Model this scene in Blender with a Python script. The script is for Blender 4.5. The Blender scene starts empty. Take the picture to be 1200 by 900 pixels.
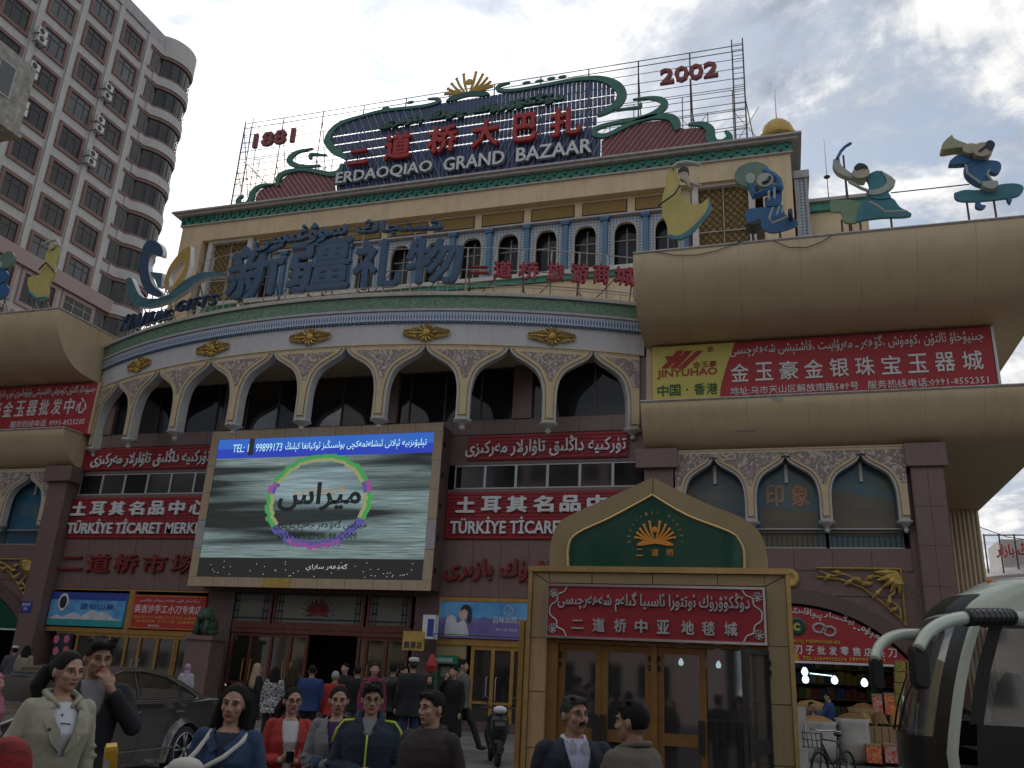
import bpy, bmesh, math, random, unicodedata
from mathutils import Vector, Matrix, noise as mnoise
random.seed(7)
PI = math.pi
sc = bpy.context.scene
C = sc.collection
# ------------------------------------------------------------------ camera
F_PX, PITCH, ROLL, YAW = 1001.8, 0.33289, 0.051805, 0.31103
CAM = Vector((0, 0, 1.8))
_cp, _sp, _cy, _sy = math.cos(PITCH), math.sin(PITCH), math.cos(YAW), math.sin(YAW)
FW = Vector((-_sy*_cp, _cy*_cp, _sp)); _r0 = Vector((_cy, _sy, 0)); _u0 = _r0.cross(FW)
RT = math.cos(ROLL)*_r0 + math.sin(ROLL)*_u0; UP = -math.sin(ROLL)*_r0 + math.cos(ROLL)*_u0
cd = bpy.data.cameras.new('camera'); cam = bpy.data.objects.new('camera', cd); C.objects.link(cam)
cd.sensor_fit = 'HORIZONTAL'; cd.sensor_width = 36; cd.lens = F_PX*36/1200; cd.clip_start = .05; cd.clip_end = 3000
cam.matrix_world = Matrix(((RT.x, UP.x, -FW.x, CAM.x), (RT.y, UP.y, -FW.y, CAM.y), (RT.z, UP.z, -FW.z, CAM.z), (0, 0, 0, 1)))
sc.camera = cam
# ------------------------------------------------------------------ sky, sun, exposure
SUN_AZ, SUN_EL = math.radians(-31.9), math.radians(33.6)      # azimuth from +Y towards +X
SUND = Vector((math.sin(SUN_AZ)*math.cos(SUN_EL), math.cos(SUN_AZ)*math.cos(SUN_EL), math.sin(SUN_EL)))
def build_world():
    w = bpy.data.worlds.new('World'); sc.world = w; w.use_nodes = True
    nt = w.node_tree; N = nt.nodes; L = nt.links; N.clear()
    def nd(t, **k):
        n = N.new(t)
        for a, b in k.items(): setattr(n, a, b)
        return n
    def mth(op, a, b=None, clamp=False):
        n = nd('ShaderNodeMath', operation=op, use_clamp=clamp)
        for i, v in enumerate((a, b)):
            if v is None: continue
            if isinstance(v, (int, float)): n.inputs[i].default_value = v
            else: L.new(v, n.inputs[i])
        return n.outputs[0]
    out = nd('ShaderNodeOutputWorld'); bg = nd('ShaderNodeBackground'); L.new(bg.outputs[0], out.inputs[0])
    sky = nd('ShaderNodeTexSky', sky_type='NISHITA'); sky.sun_disc = False
    sky.sun_elevation = SUN_EL; sky.sun_rotation = SUN_AZ; sky.air_density = 1.0; sky.dust_density = 1.5
    tc = nd('ShaderNodeTexCoord'); sp = nd('ShaderNodeSeparateXYZ'); L.new(tc.outputs['Generated'], sp.inputs[0])
    z = mth('MAXIMUM', sp.outputs[2], 0.0); zz = mth('ADD', z, .22)
    px = mth('DIVIDE', sp.outputs[0], zz); py = mth('DIVIDE', sp.outputs[1], zz)
    cb = nd('ShaderNodeCombineXYZ'); L.new(px, cb.inputs[0]); L.new(py, cb.inputs[1])
    def noi(sc_, det, rough, dist, off=0.0):
        mp = nd('ShaderNodeMapping'); L.new(cb.outputs[0], mp.inputs[0]); mp.inputs['Location'].default_value = (off, off*.7, off*1.3)
        n = nd('ShaderNodeTexNoise'); L.new(mp.outputs[0], n.inputs[0])
        n.inputs['Scale'].default_value = sc_; n.inputs['Detail'].default_value = det
        n.inputs['Roughness'].default_value = rough; n.inputs['Distortion'].default_value = dist
        return n.outputs[0]
    def ramp(v, p0, p1, c0=(0, 0, 0, 1), c1=(1, 1, 1, 1), mid=None):
        r = nd('ShaderNodeValToRGB'); r.color_ramp.elements[0].position = p0; r.color_ramp.elements[1].position = p1
        r.color_ramp.elements[0].color = c0; r.color_ramp.elements[1].color = c1
        if mid: e = r.color_ramp.elements.new(mid[0]); e.color = mid[1]
        L.new(v, r.inputs[0]); return r.outputs[0]
    # sun nearness
    dt = nd('ShaderNodeVectorMath', operation='DOT_PRODUCT'); L.new(tc.outputs['Generated'], dt.inputs[0]); dt.inputs[1].default_value = SUND
    d = mth('MAXIMUM', dt.outputs['Value'], 0.0)
    near = mth('POWER', d, 70.0); wide = mth('POWER', d, 6.0)
    n1 = noi(2.1, 12, .62, .5, 3.1); n2 = noi(4.6, 10, .62, .9, 9.4)
    mask = ramp(n1, .41, .50)                                        # cloud cover
    puff = mth('ADD', mth('MULTIPLY', n1, .55), mth('MULTIPLY', n2, .45))
    ccol = ramp(puff, .42, .565, (.30, .34, .42, 1), (1.0, .985, .96, 1), (.495, (.56, .59, .65, 1)))
    # clouds near the sun shine through: real forward scattering
    boost = mth('ADD', mth('MULTIPLY', wide, .24), mth('MULTIPLY', near, 1.3)); boost = mth('ADD', boost, .84)
    cm = nd('ShaderNodeVectorMath', operation='SCALE'); L.new(ccol, cm.inputs[0]); L.new(boost, cm.inputs['Scale'])
    sk = nd('ShaderNodeVectorMath', operation='SCALE'); L.new(sky.outputs[0], sk.inputs[0]); sk.inputs['Scale'].default_value = .085
    mx = nd('ShaderNodeMix', data_type='RGBA'); L.new(mask, mx.inputs['Factor'])
    veil = nd('ShaderNodeMix', data_type='RGBA'); veil.inputs['Factor'].default_value = .42
    L.new(sk.outputs[0], veil.inputs['A']); veil.inputs['B'].default_value = (.52, .61, .70, 1)
    L.new(veil.outputs['Result'], mx.inputs['A']); L.new(cm.outputs[0], mx.inputs['B'])
    # the dull band at and under the horizon
    low = ramp(sp.outputs[2], .46, .54)
    L.new(mx.outputs['Result'], bg.inputs[0]); bg.inputs[1].default_value = 1.0
build_world()
sd = bpy.data.lights.new('sun', 'SUN'); sun = bpy.data.objects.new('sun', sd); C.objects.link(sun)
sd.energy = 1.4; sd.angle = math.radians(10); sd.color = (1, .95, .87)
sun.rotation_euler = SUND.to_track_quat('Z', 'Y').to_euler()
sc.view_settings.view_transform = 'Standard'; sc.view_settings.look = 'None'; sc.view_settings.gamma = 1; sc.view_settings.exposure = 0.28
sc.cycles.max_bounces = 6; sc.cycles.diffuse_bounces = 3; sc.cycles.transparent_max_bounces = 8

# ------------------------------------------------------------------ geometry helpers
def ray(x, y): return (x-600)/F_PX*RT - (y-450)/F_PX*UP + FW
def PY(x, y, Y): d = ray(x, y); return CAM + d*(Y/d.y)            # the point of the plane y=Y seen at photo pixel x,y
def PX(x, y, X): d = ray(x, y); return CAM + d*(X/d.x)
ARC_X, ARC_Y, ARC_R = -15.726, 51.014, 26.014                       # plan circle of the bowed front
def PC(x, y, R=ARC_R):                                              # (arc length on the reference radius, z)
    d = ray(x, y); ox, oy = -ARC_X, -ARC_Y
    a = d.x**2+d.y**2; b = 2*(ox*d.x+oy*d.y); c = ox*ox+oy*oy-R*R
    t = (-b-math.sqrt(b*b-4*a*c))/2/a; P = CAM+d*t
    return math.atan2(P.x-ARC_X, ARC_Y-P.y)*ARC_R, P.z
def cylmap(s, d, z):                                                # d = depth behind the bowed front
    th = s/ARC_R; r = ARC_R-d
    return Vector((ARC_X+r*math.sin(th), ARC_Y-r*math.cos(th), z))

def wloc(o):
    v = Vector((0, 0, 0))
    while o is not None: v += o.location; o = o.parent
    return v
class MB:
    def __init__(s): s.v = []; s.f = []; s.m = []; s.uv = []; s.T = None
    def av(s, p):
        p = Vector(p)
        if s.T is not None: p = s.T @ p
        s.v.append(tuple(p)); return len(s.v)-1
    def face(s, idx, m=0, uv=None): s.f.append(tuple(idx)); s.m.append(m); s.uv.append(uv)
    def quad(s, a, b, c, d, m=0, uv=None): s.face([s.av(a), s.av(b), s.av(c), s.av(d)], m, uv)
    def box(s, x0, x1, y0, y1, z0, z1, m=0):
        i = [s.av((x, y, z)) for z in (z0, z1) for y in (y0, y1) for x in (x0, x1)]
        for q in ((0, 2, 3, 1), (4, 5, 7, 6), (0, 1, 5, 4), (2, 6, 7, 3), (0, 4, 6, 2), (1, 3, 7, 5)): s.face([i[k] for k in q], m)
    def cbox(s, c, sz, m=0): s.box(c[0]-sz[0]/2, c[0]+sz[0]/2, c[1]-sz[1]/2, c[1]+sz[1]/2, c[2]-sz[2]/2, c[2]+sz[2]/2, m)
    def prism(s, pts, y0, y1, m=0, ax='xz', ms=None):                # outline in the xz plane pushed from y0 to y1
        ar = sum(pts[i][0]*pts[(i+1) % len(pts)][1]-pts[(i+1) % len(pts)][0]*pts[i][1] for i in range(len(pts)))
        if ar < 0: pts = pts[::-1]
        g = {'xz': lambda p, t: (p[0], t, p[1]), 'xy': lambda p, t: (p[0], p[1], t), 'yz': lambda p, t: (t, p[0], p[1])}[ax]
        n = len(pts); A = [s.av(g(p, y0)) for p in pts]; B = [s.av(g(p, y1)) for p in pts]
        s.face(A, m); s.face(B[::-1], m)
        for i in range(n): j = (i+1) % n; s.face((A[i], B[i], B[j], A[j]), m if ms is None else ms)
    def tube(s, pts, r, n=6, m=0, cap=True):
        pts = [Vector(p) for p in pts]; k = len(pts); rr = r if isinstance(r, (list, tuple)) else [r]*k
        rings = []; prev = None
        for i, p in enumerate(pts):
            t = (pts[min(i+1, k-1)]-pts[max(i-1, 0)])
            t = t.normalized() if t.length > 1e-9 else Vector((0, 0, 1))
            a = Vector((0, 0, 1)) if abs(t.z) < .9 else Vector((1, 0, 0))
            if prev is None: u = t.cross(a).normalized()
            else: u = (prev-t*prev.dot(t)); u = u.normalized() if u.length > 1e-6 else t.cross(a).normalized()
            prev = u; w = t.cross(u)
            rings.append([s.av(p+(u*math.cos(2*PI*q/n)+w*math.sin(2*PI*q/n))*rr[i]) for q in range(n)])
        for i in range(k-1):
            for q in range(n): s.face((rings[i][q], rings[i][(q+1) % n], rings[i+1][(q+1) % n], rings[i+1][q]), m)
        if cap: s.face(rings[0][::-1], m); s.face(rings[-1], m)
    def bar(s, a, b, w=.04, m=0): s.tube([a, b], w*.62, 4, m)
    def lathe(s, prof, c=(0, 0, 0), n=12, m=0, a0=0, a1=2*PI):
        c = Vector(c); full = abs(a1-a0-2*PI) < 1e-6; nn = n if full else n+1; R = []
        for r, z in prof: R.append([s.av(c+Vector((r*math.cos(a0+(a1-a0)*q/n), r*math.sin(a0+(a1-a0)*q/n), z))) for q in range(nn)])
        for i in range(len(prof)-1):
            for q in range(n): j = (q+1) % nn; s.face((R[i][q], R[i][j], R[i+1][j], R[i+1][q]), m)
    def ell(s, c, r, n=10, k=6, m=0, R3=None):
        c = Vector(c); rows = []
        for i in range(k+1):
            th = PI*i/k; row = []
            for q in range(n):
                p = Vector((r[0]*math.sin(th)*math.cos(2*PI*q/n), r[1]*math.sin(th)*math.sin(2*PI*q/n), r[2]*math.cos(th)))
                if R3 is not None: p = R3 @ p
                row.append(s.av(c+p))
            rows.append(row)
        for i in range(k):
            for q in range(n): j = (q+1) % n; s.face((rows[i][q], rows[i+1][q], rows[i+1][j], rows[i][j]), m)
    def grid(s, fn, nu, nv, m=0, uvf=None, flip=False):
        I = [[s.av(fn(i/nu, j/nv)) for j in range(nv+1)] for i in range(nu+1)]
        for i in range(nu):
            for j in range(nv):
                q = [I[i][j], I[i+1][j], I[i+1][j+1], I[i][j+1]]
                uv = [uvf(a/nu, b/nv) for a, b in ((i, j), (i+1, j), (i+1, j+1), (i, j+1))] if uvf else None
                if flip: q = q[::-1]; uv = uv[::-1] if uv else None
                s.face(q, m, uv)
    def build(s, name, mats, parent=None, smooth=False, origin=None, autos=None):
        me = bpy.data.meshes.new(name)
        o0 = wloc(parent) if parent is not None else Vector(origin or (0, 0, 0))
        me.from_pydata([tuple(Vector(v)-o0) for v in s.v], [], s.f)
        for mt in (mats if isinstance(mats, (list, tuple)) else [mats]): me.materials.append(mt)
        me.polygons.foreach_set('material_index', s.m)
        ul = me.uv_layers.new(name='UVMap'); li = 0
        for fi, f in enumerate(s.f):
            uv = s.uv[fi]
            for k, vi in enumerate(f):
                ul.data[li].uv = uv[k] if uv else (s.v[vi][0], s.v[vi][2]); li += 1
        if smooth: me.polygons.foreach_set('use_smooth', [True]*len(s.f))
        me.update()
        if autos is not None and smooth: me.set_sharp_from_angle(angle=math.radians(autos))
        o = bpy.data.objects.new(name, me); C.objects.link(o)
        if parent is not None: o.parent = parent
        else: o.location = o0
        return o
def curvebox(mb, s0, s1, z0, z1, d0, d1, n=40, m=0, mt=None):        # a curved bar on the bowed front
    mt = m if mt is None else mt
    for i in range(n):
        a = s0+(s1-s0)*i/n; b = s0+(s1-s0)*(i+1)/n; P = cylmap
        mb.quad(P(a, d0, z0), P(b, d0, z0), P(b, d0, z1), P(a, d0, z1), m, [(a, z0), (b, z0), (b, z1), (a, z1)])
        mb.quad(P(a, d0, z1), P(b, d0, z1), P(b, d1, z1), P(a, d1, z1), mt)
        mb.quad(P(a, d1, z0), P(b, d1, z0), P(b, d0, z0), P(a, d0, z0), mt)
        mb.quad(P(b, d1, z0), P(a, d1, z0), P(a, d1, z1), P(b, d1, z1), mt)
    for a in (s0, s1): mb.quad(cylmap(a, d0, z0), cylmap(a, d1, z0), cylmap(a, d1, z1), cylmap(a, d0, z1), mt)

def tag(o, label=None, cat=None, group=None, kind=None):
    if label: o['label'] = label
    if cat: o['category'] = cat
    if group: o['group'] = group
    if kind: o['kind'] = kind
    return o
def thing(name, label, cat, loc=(0, 0, 0), group=None):
    o = bpy.data.objects.new(name, None); C.objects.link(o); o.location = loc; o.empty_display_size = .3
    return tag(o, label, cat, group)
def copy_tree(o, parent=None, loc=None, label=None):
    c = o.copy(); C.objects.link(c)
    if parent is not None: c.parent = parent
    if loc is not None: c.location = loc
    if label: c['label'] = label
    for ch in list(o.children): copy_tree(ch, c)
    return c
def cat_rom(pts, n=5):                                               # smooth open curve through points
    out = []; P = [pts[0]]+list(pts)+[pts[-1]]
    for i in range(1, len(P)-2):
        for k in range(n):
            t = k/n; r = []
            for d in range(len(pts[0])):
                a, b, c, e = P[i-1][d], P[i][d], P[i+1][d], P[i+2][d]
                r.append(.5*(2*b+(c-a)*t+(2*a-5*b+4*c-e)*t*t+(3*b-a-3*c+e)*t**3))
            out.append(tuple(r))
    out.append(tuple(pts[-1])); return out
def lerp(a, b, t): return a+(b-a)*t
def interp(x, xs, ys):
    if x <= xs[0]: return ys[0]
    for i in range(len(xs)-1):
        if x <= xs[i+1]: return lerp(ys[i], ys[i+1], (x-xs[i])/max(1e-9, xs[i+1]-xs[i]))
    return ys[-1]

# ------------------------------------------------------------------ materials (all procedural)
MT = {}
def mat(name, c1, c2=None, scale=4.0, rough=.7, bump=.0, metal=0.0, stretch=(1, 1, 1), spec=.5, emit=None, es=1.0, pat=None, dirt=0.0, trans=0.0, ior=1.45, alpha=1.0, coat=0.0, bscale=None):
    m = bpy.data.materials.new(name); m.use_nodes = True; MT[name] = m
    nt = m.node_tree; N = nt.nodes; L = nt.links; b = N['Principled BSDF']
    c1 = tuple(c1)+(1,); c2 = tuple(c2)+(1,) if c2 else tuple(x*.78 for x in c1[:3])+(1,)
    b.inputs['Roughness'].default_value = rough; b.inputs['Metallic'].default_value = metal
    b.inputs['Specular IOR Level'].default_value = spec; b.inputs['IOR'].default_value = ior
    b.inputs['Transmission Weight'].default_value = trans; b.inputs['Alpha'].default_value = alpha; b.inputs['Coat Weight'].default_value = coat
    tc = N.new('ShaderNodeTexCoord')
    def mapping(src, s, rot=(0, 0, 0)):
        mp = N.new('ShaderNodeMapping'); L.new(src, mp.inputs[0]); mp.inputs['Scale'].default_value = s; mp.inputs['Rotation'].default_value = rot; return mp.outputs[0]
    def noi(vec, s, det=6, r=.6, dist=0):
        n = N.new('ShaderNodeTexNoise'); L.new(vec, n.inputs[0]); n.inputs['Scale'].default_value = s; n.inputs['Detail'].default_value = det; n.inputs['Roughness'].default_value = r; n.inputs['Distortion'].default_value = dist; return n.outputs[0]
    def ramp(v, p0, p1, a=(0, 0, 0, 1), c=(1, 1, 1, 1), interp_=None):
        r = N.new('ShaderNodeValToRGB'); r.color_ramp.elements[0].position = p0; r.color_ramp.elements[1].position = p1; r.color_ramp.elements[0].color = a; r.color_ramp.elements[1].color = c
        if interp_: r.color_ramp.interpolation = interp_
        L.new(v, r.inputs[0]); return r.outputs[0]
    def mth(op, a, bb=None):
        n = N.new('ShaderNodeMath'); n.operation = op
        for i, v in enumerate((a, bb)):
            if v is None: continue
            if isinstance(v, (int, float)): n.inputs[i].default_value = v
            else: L.new(v, n.inputs[i])
        return n.outputs[0]
    def mix(f, a, c):
        n = N.new('ShaderNodeMix'); n.data_type = 'RGBA'
        if isinstance(f, (int, float)): n.inputs['Factor'].default_value = f
        else: L.new(f, n.inputs['Factor'])
        for k, v in (('A', a), ('B', c)):
            if isinstance(v, tuple): n.inputs[k].default_value = v
            else: L.new(v, n.inputs[k])
        return n.outputs['Result']
    obj = mapping(tc.outputs['Object'], stretch); h = None
    if pat is None:
        n1 = noi(obj, scale); col = mix(ramp(n1, .35, .65), c1, c2); h = n1
    elif pat == 'damask':                                            # carved plaster: curls of relief
        n1 = noi(mapping(tc.outputs['Object'], (1, 1, 1)), scale, 4, .6, 2.5); v = ramp(n1, .46, .54); col = mix(v, c1, c2); h = v
    elif pat == 'lattice':                                           # glazed lozenge tiles
        u = mapping(tc.outputs['UV'], (scale, scale, 1), (0, 0, PI/4)); ck = N.new('ShaderNodeTexChecker'); L.new(u, ck.inputs[0]); ck.inputs['Scale'].default_value = 1; col = mix(ck.outputs['Fac'], c1, c2); h = ck.outputs['Fac']
    elif pat == 'teeth':                                             # blue and white border of small arches
        sp = N.new('ShaderNodeSeparateXYZ'); L.new(mapping(tc.outputs['UV'], (1, 1, 1)), sp.inputs[0])
        a = mth('SINE', mth('MULTIPLY', sp.outputs[0], scale)); bb = mth('SINE', mth('MULTIPLY', sp.outputs[1], 19.0))
        v = ramp(mth('ADD', a, mth('MULTIPLY', bb, .8)), .2, .5); col = mix(v, c1, c2)
    elif pat == 'weave':                                             # gilded brick weave
        bt = N.new('ShaderNodeTexBrick'); L.new(mapping(tc.outputs['UV'], (scale, scale, 1)), bt.inputs[0]); bt.inputs['Color1'].default_value = c1; bt.inputs['Color2'].default_value = tuple(x*.8 for x in c1[:3])+(1,); bt.inputs['Mortar'].default_value = c2; bt.inputs['Scale'].default_value = 1; bt.inputs['Mortar Size'].default_value = .07; col = bt.outputs[0]; h = bt.outputs['Fac']
    elif pat == 'stripes':
        sp = N.new('ShaderNodeSeparateXYZ'); L.new(tc.outputs['Object'], sp.inputs[0]); a = mth('SINE', mth('MULTIPLY', sp.outputs[0], scale)); col = mix(ramp(a, .3, .7), c1, c2)
    elif pat == 'folds':
        wv = N.new('ShaderNodeTexNoise'); L.new(mapping(tc.outputs['Object'], (scale, scale, scale*.25)), wv.inputs[0]); wv.inputs['Scale'].default_value = 1; wv.inputs['Detail'].default_value = 3; col = mix(ramp(wv.outputs[0], .3, .7), c1, c2); h = wv.outputs[0]
    elif pat == 'print':                                             # bold black marks on cloth
        n1 = noi(mapping(tc.outputs['Object'], (1, 1, 1)), scale, 2, .5, 3.0); col = mix(ramp(n1, .49, .51), c1, c2)
    if dirt > 0:                                                     # rain streaks and soot
        st = noi(mapping(tc.outputs['Object'], (2.6, 2.6, .22)), 1.5, 7, .65); bl = noi(tc.outputs['Object'], .6, 4, .6)
        f = mth('MULTIPLY', ramp(mth('ADD', mth('MULTIPLY', st, .65), mth('MULTIPLY', bl, .35)), .47, .68), dirt)
        col = mix(f, col, tuple(x*.45 for x in c1[:3])+(1,))
    L.new(col, b.inputs['Base Color'])
    if rough > .15:
        rr = noi(tc.outputs['Object'], scale*1.7, 4); q = mth('ADD', mth('MULTIPLY', rr, .2), rough-.1); L.new(q, b.inputs['Roughness'])
    if bump > 0 and h is not None:
        fine = noi(obj, bscale or scale*8, 5); bp = N.new('ShaderNodeBump'); bp.inputs['Strength'].default_value = bump; bp.inputs['Distance'].default_value = .02
        L.new(mth('ADD', h, mth('MULTIPLY', fine, .5)), bp.inputs['Height']); L.new(bp.outputs[0], b.inputs['Normal'])
    if emit: b.inputs['Emission Color'].default_value = tuple(emit)+(1,); b.inputs['Emission Strength'].default_value = es
    return m
mat('cream_plaster', (.58, .46, .30), (.53, .42, .275), 1.2, .85, .1, dirt=.35)
mat('canopy_metal', (.56, .435, .27), (.52, .40, .245), .8, .55, .06, dirt=.28, stretch=(1, 1, .4))
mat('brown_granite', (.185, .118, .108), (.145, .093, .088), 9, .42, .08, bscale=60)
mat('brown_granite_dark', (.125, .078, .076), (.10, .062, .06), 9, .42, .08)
mat('white_plaster', (.50, .49, .50), (.46, .45, .46), 1.5, .85, .08, dirt=.3)
mat('white_trim', (.52, .50, .47), (.44, .42, .40), 3, .7, .1, dirt=.25)
mat('arch_cream', (.56, .44, .28), (.50, .39, .25), 3, .75, .1, dirt=.3)
mat('carved_plaster', (.46, .40, .34), (.24, .195, .19), 3.6, .8, .9, pat='damask')
mat('gilt', (.46, .30, .07), (.30, .18, .04), 6, .42, .3, metal=.55)
mat('gold_paint', (.50, .34, .09), (.38, .24, .06), 5, .5, .3, metal=.2)
mat('blue_border', (.40, .44, .52), (.08, .13, .25), 60, .4, pat='teeth')
mat('green_border', (.07, .17, .11), (.17, .25, .17), 6, .45, .4, pat='damask')
mat('lozenge_tile', (.40, .42, .44), (.13, .20, .29), 8.5, .35, pat='lattice')
mat('blue_tile', (.06, .15, .25), (.05, .12, .21), 3, .3)
mat('teal_tile', (.03, .22, .16), (.02, .15, .11), 4, .4, .1)
mat('coping', (.42, .40, .40), (.33, .31, .32), 3, .7, .1, dirt=.3)
mat('dark_glass', (.012, .013, .015), (.018, .02, .022), 1.0, .06, spec=.35)
mat('dim_glass', (.035, .034, .032), (.02, .02, .02), .8, .09, spec=.4)
mat('store_glass', (.02, .018, .016), (.03, .028, .026), 1.0, .05, spec=.5, ior=1.8)
mat('frosted_glass', (.16, .16, .145), (.11, .11, .10), 1.3, .35, spec=.5)
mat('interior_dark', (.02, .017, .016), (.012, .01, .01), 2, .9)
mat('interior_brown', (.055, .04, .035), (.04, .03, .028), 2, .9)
mat('aluminium', (.42, .42, .43), (.36, .36, .37), 5, .4, metal=.3)
mat('gold_alu', (.42, .24, .07), (.34, .19, .055), 4, .38, metal=.35)
mat('red_wood', (.13, .035, .028), (.10, .028, .022), 5, .45, .2, stretch=(1, 1, .2))
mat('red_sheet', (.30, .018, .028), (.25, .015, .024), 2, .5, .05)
mat('red_banner', (.36, .028, .035), (.32, .024, .03), 1.5, .55)
mat('red_paint', (.36, .025, .022), (.28, .02, .02), 5, .55, .1)
mat('dull_red', (.20, .018, .018), (.16, .015, .015), 5, .6, .1)
mat('sign_white', (.66, .66, .66), (.56, .56, .57), 5, .5)
mat('sign_silver', (.50, .50, .50), (.36, .36, .36), 9, .35, metal=.4)
mat('letter_blue', (.028, .075, .15), (.02, .058, .12), 4, .4, .05)
mat('letter_navy', (.02, .05, .10), (.015, .035, .08), 4, .45)
mat('steel_dark', (.07, .07, .075), (.11, .07, .05), 6, .6, metal=.3)
mat('steel_white', (.42, .40, .38), (.30, .26, .24), 6, .6)
mat('sign_navy', (.035, .06, .15), (.03, .05, .12), 4, .5)
mat('sign_maroon', (.22, .045, .05), (.17, .035, .04), 4, .5)
mat('sign_green', (.04, .15, .115), (.03, .12, .09), 3, .5, .05)
mat('board_green', (.0, .07, .04), (.0, .055, .033), 1.5, .3, coat=.3)
mat('khaki_panel', (.33, .26, .14), (.30, .235, .125), 1.5, .4, metal=.2, dirt=.12)
mat('marble_tan', (.42, .27, .14), (.33, .21, .11), 3, .35, .05, stretch=(1, 1, .5))
mat('bronze_door', (.27, .145, .045), (.21, .11, .035), 5, .35, metal=.35)
mat('orange_paint', (.72, .30, .04), (.62, .25, .03), 5, .5)
mat('tower_white', (.47, .45, .43), (.41, .39, .38), 3, .7, .15, dirt=.3)
mat('tower_pink', (.20, .12, .10), (.165, .098, .084), 3, .7, .1, dirt=.25)
mat('tower_pink_light', (.35, .26, .25), (.31, .23, .22), 3, .7, dirt=.2)
mat('old_concrete', (.40, .38, .34), (.20, .19, .17), 2.5, .9, .5, dirt=.6)
mat('ac_white', (.60, .60, .57), (.50, .50, .47), 6, .55)
mat('black_plastic', (.015, .015, .016), (.022, .022, .024), 8, .5)
mat('asphalt', (.055, .055, .057), (.042, .042, .044), 20, .9, .5)
mat('paving', (.19, .185, .18), (.15, .145, .142), 4, .75, .2, dirt=.3)
mat('paving_dark', (.14, .136, .133), (.12, .117, .114), 4, .75, .2, dirt=.3)
mat('joint', (.06, .058, .055), None, 8, .95)
mat('kerb_stone', (.30, .29, .28), (.24, .23, .22), 5, .85, .2)
mat('chrome', (.6, .6, .62), (.5, .5, .52), 5, .18, metal=1.0)
mat('rubber', (.02, .02, .02), (.03, .03, .03), 10, .85)
mat('lamp_glow', (.8, .9, .95), None, 3, .5, emit=(.62, .85, .95), es=2)
mat('lamp_warm', (.9, .6, .2), None, 3, .5, emit=(1.0, .50, .08), es=1.3)

# ------------------------------------------------------------------ lettering
FORMS = {}
for _cp0 in list(range(0xFB50, 0xFE00))+list(range(0xFE70, 0xFEFD)):
    _d = unicodedata.decomposition(chr(_cp0)).split()
    if len(_d) == 2 and _d[0] in ('<isolated>', '<initial>', '<medial>', '<final>'): FORMS.setdefault(int(_d[1], 16), {})[_d[0][1:4]] = _cp0
    if len(_d) == 3 and _d[1:] == ['0644', '0627']: FORMS[('la', _d[0][1:4])] = _cp0
FORMS[0x6D5] = {'iso': 0xFEE9, 'fin': 0xFEEA}
def uy(s):                                                           # joins Arabic-script letters and lays them right to left
    s = s.replace('لا', '\uE000'); out = []; n = len(s)
    def F(c): return {'iso': FORMS[('la', 'iso')], 'fin': FORMS[('la', 'fin')]} if c == '\uE000' else FORMS.get(ord(c))
    def jl(c): f = F(c); return bool(f) and 'ini' in f
    def jr(c): f = F(c); return bool(f) and 'fin' in f
    for i, c in enumerate(s):
        f = F(c)
        if not f: out.append(c); continue
        a = i > 0 and jl(s[i-1]) and jr(c); b = jl(c) and i+1 < n and jr(s[i+1])
        out.append(chr(f.get('med' if a and b else 'fin' if a else 'ini' if b else 'iso') or f.get('iso') or ord(c)))
    return ''.join(reversed(out))
_tcache = {}
def text_mesh(s, depth, bold, res=2, shear=0.0):
    key = (s, round(depth, 4), bold, res, shear)
    if key in _tcache: return _tcache[key]
    cjk = any(ord(c) > 0x2E80 and ord(c) < 0xF000 for c in s); fat = bold*.85 if cjk else max(0, bold-.014)*.9; bold = 0 if cjk else min(bold, .014)
    cu = bpy.data.curves.new('text', 'FONT'); cu.body = s; cu.size = 1; cu.resolution_u = res; cu.offset = bold; cu.extrude = .5; cu.shear = shear
    o = bpy.data.objects.new('text', cu); C.objects.link(o); dg = bpy.context.evaluated_depsgraph_get()
    me = bpy.data.meshes.new_from_object(o.evaluated_get(dg)); bpy.data.objects.remove(o); bpy.data.curves.remove(cu)
    vs = [v.co.copy() for v in me.vertices]; fs = [tuple(p.vertices) for p in me.polygons]; bpy.data.meshes.remove(me)
    if fat > 0:                                                      # heavier strokes: the glyph again, nudged four ways
        v0, f0 = list(vs), list(fs)
        for q, (dx, dy) in enumerate(((fat, fat*.3), (-fat, -fat*.3), (-fat*.3, fat), (fat*.3, -fat))):
            n0 = len(vs); vs += [Vector((v.x+dx, v.y+dy, v.z*(1-.03*(q+1)))) for v in v0]; fs += [tuple(i+n0 for i in f) for f in f0]
    if not vs: vs = [Vector((0, 0, 0))]
    x0 = min(v.x for v in vs); x1 = max(v.x for v in vs); y0 = min(v.y for v in vs); y1 = max(v.y for v in vs)
    vs = [((v.x-x0)/max(1e-6, x1-x0), (v.y-y0)/max(1e-6, y1-y0), v.z) for v in vs]
    _tcache[key] = (vs, fs, (x1-x0)/max(1e-6, y1-y0)); return _tcache[key]
def text(s, org, right, up, w, h, material, depth=.05, bold=0.0, parent=None, name='lettering', res=2, shear=0.0, slope=0.0):
    """lettering whose lower left corner is org, filling w by h; its front face stands depth in front of the plane"""
    vs, fs, asp = text_mesh(s, depth, bold, res, shear)
    if w is None: w = h*asp
    r = Vector(right).normalized(); u = Vector(up).normalized(); n = r.cross(u); org = Vector(org); mb = MB()
    mb.v = [tuple(org+r*(v[0]*w)+u*(v[1]*h+v[0]*w*slope)+n*((v[2]+.5)*depth)) for v in vs]
    mb.f = list(fs); mb.m = [0]*len(fs); mb.uv = [None]*len(fs)
    return mb.build(name, material, parent)
XV, ZV = (1, 0, 0), (0, 0, 1)
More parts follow.
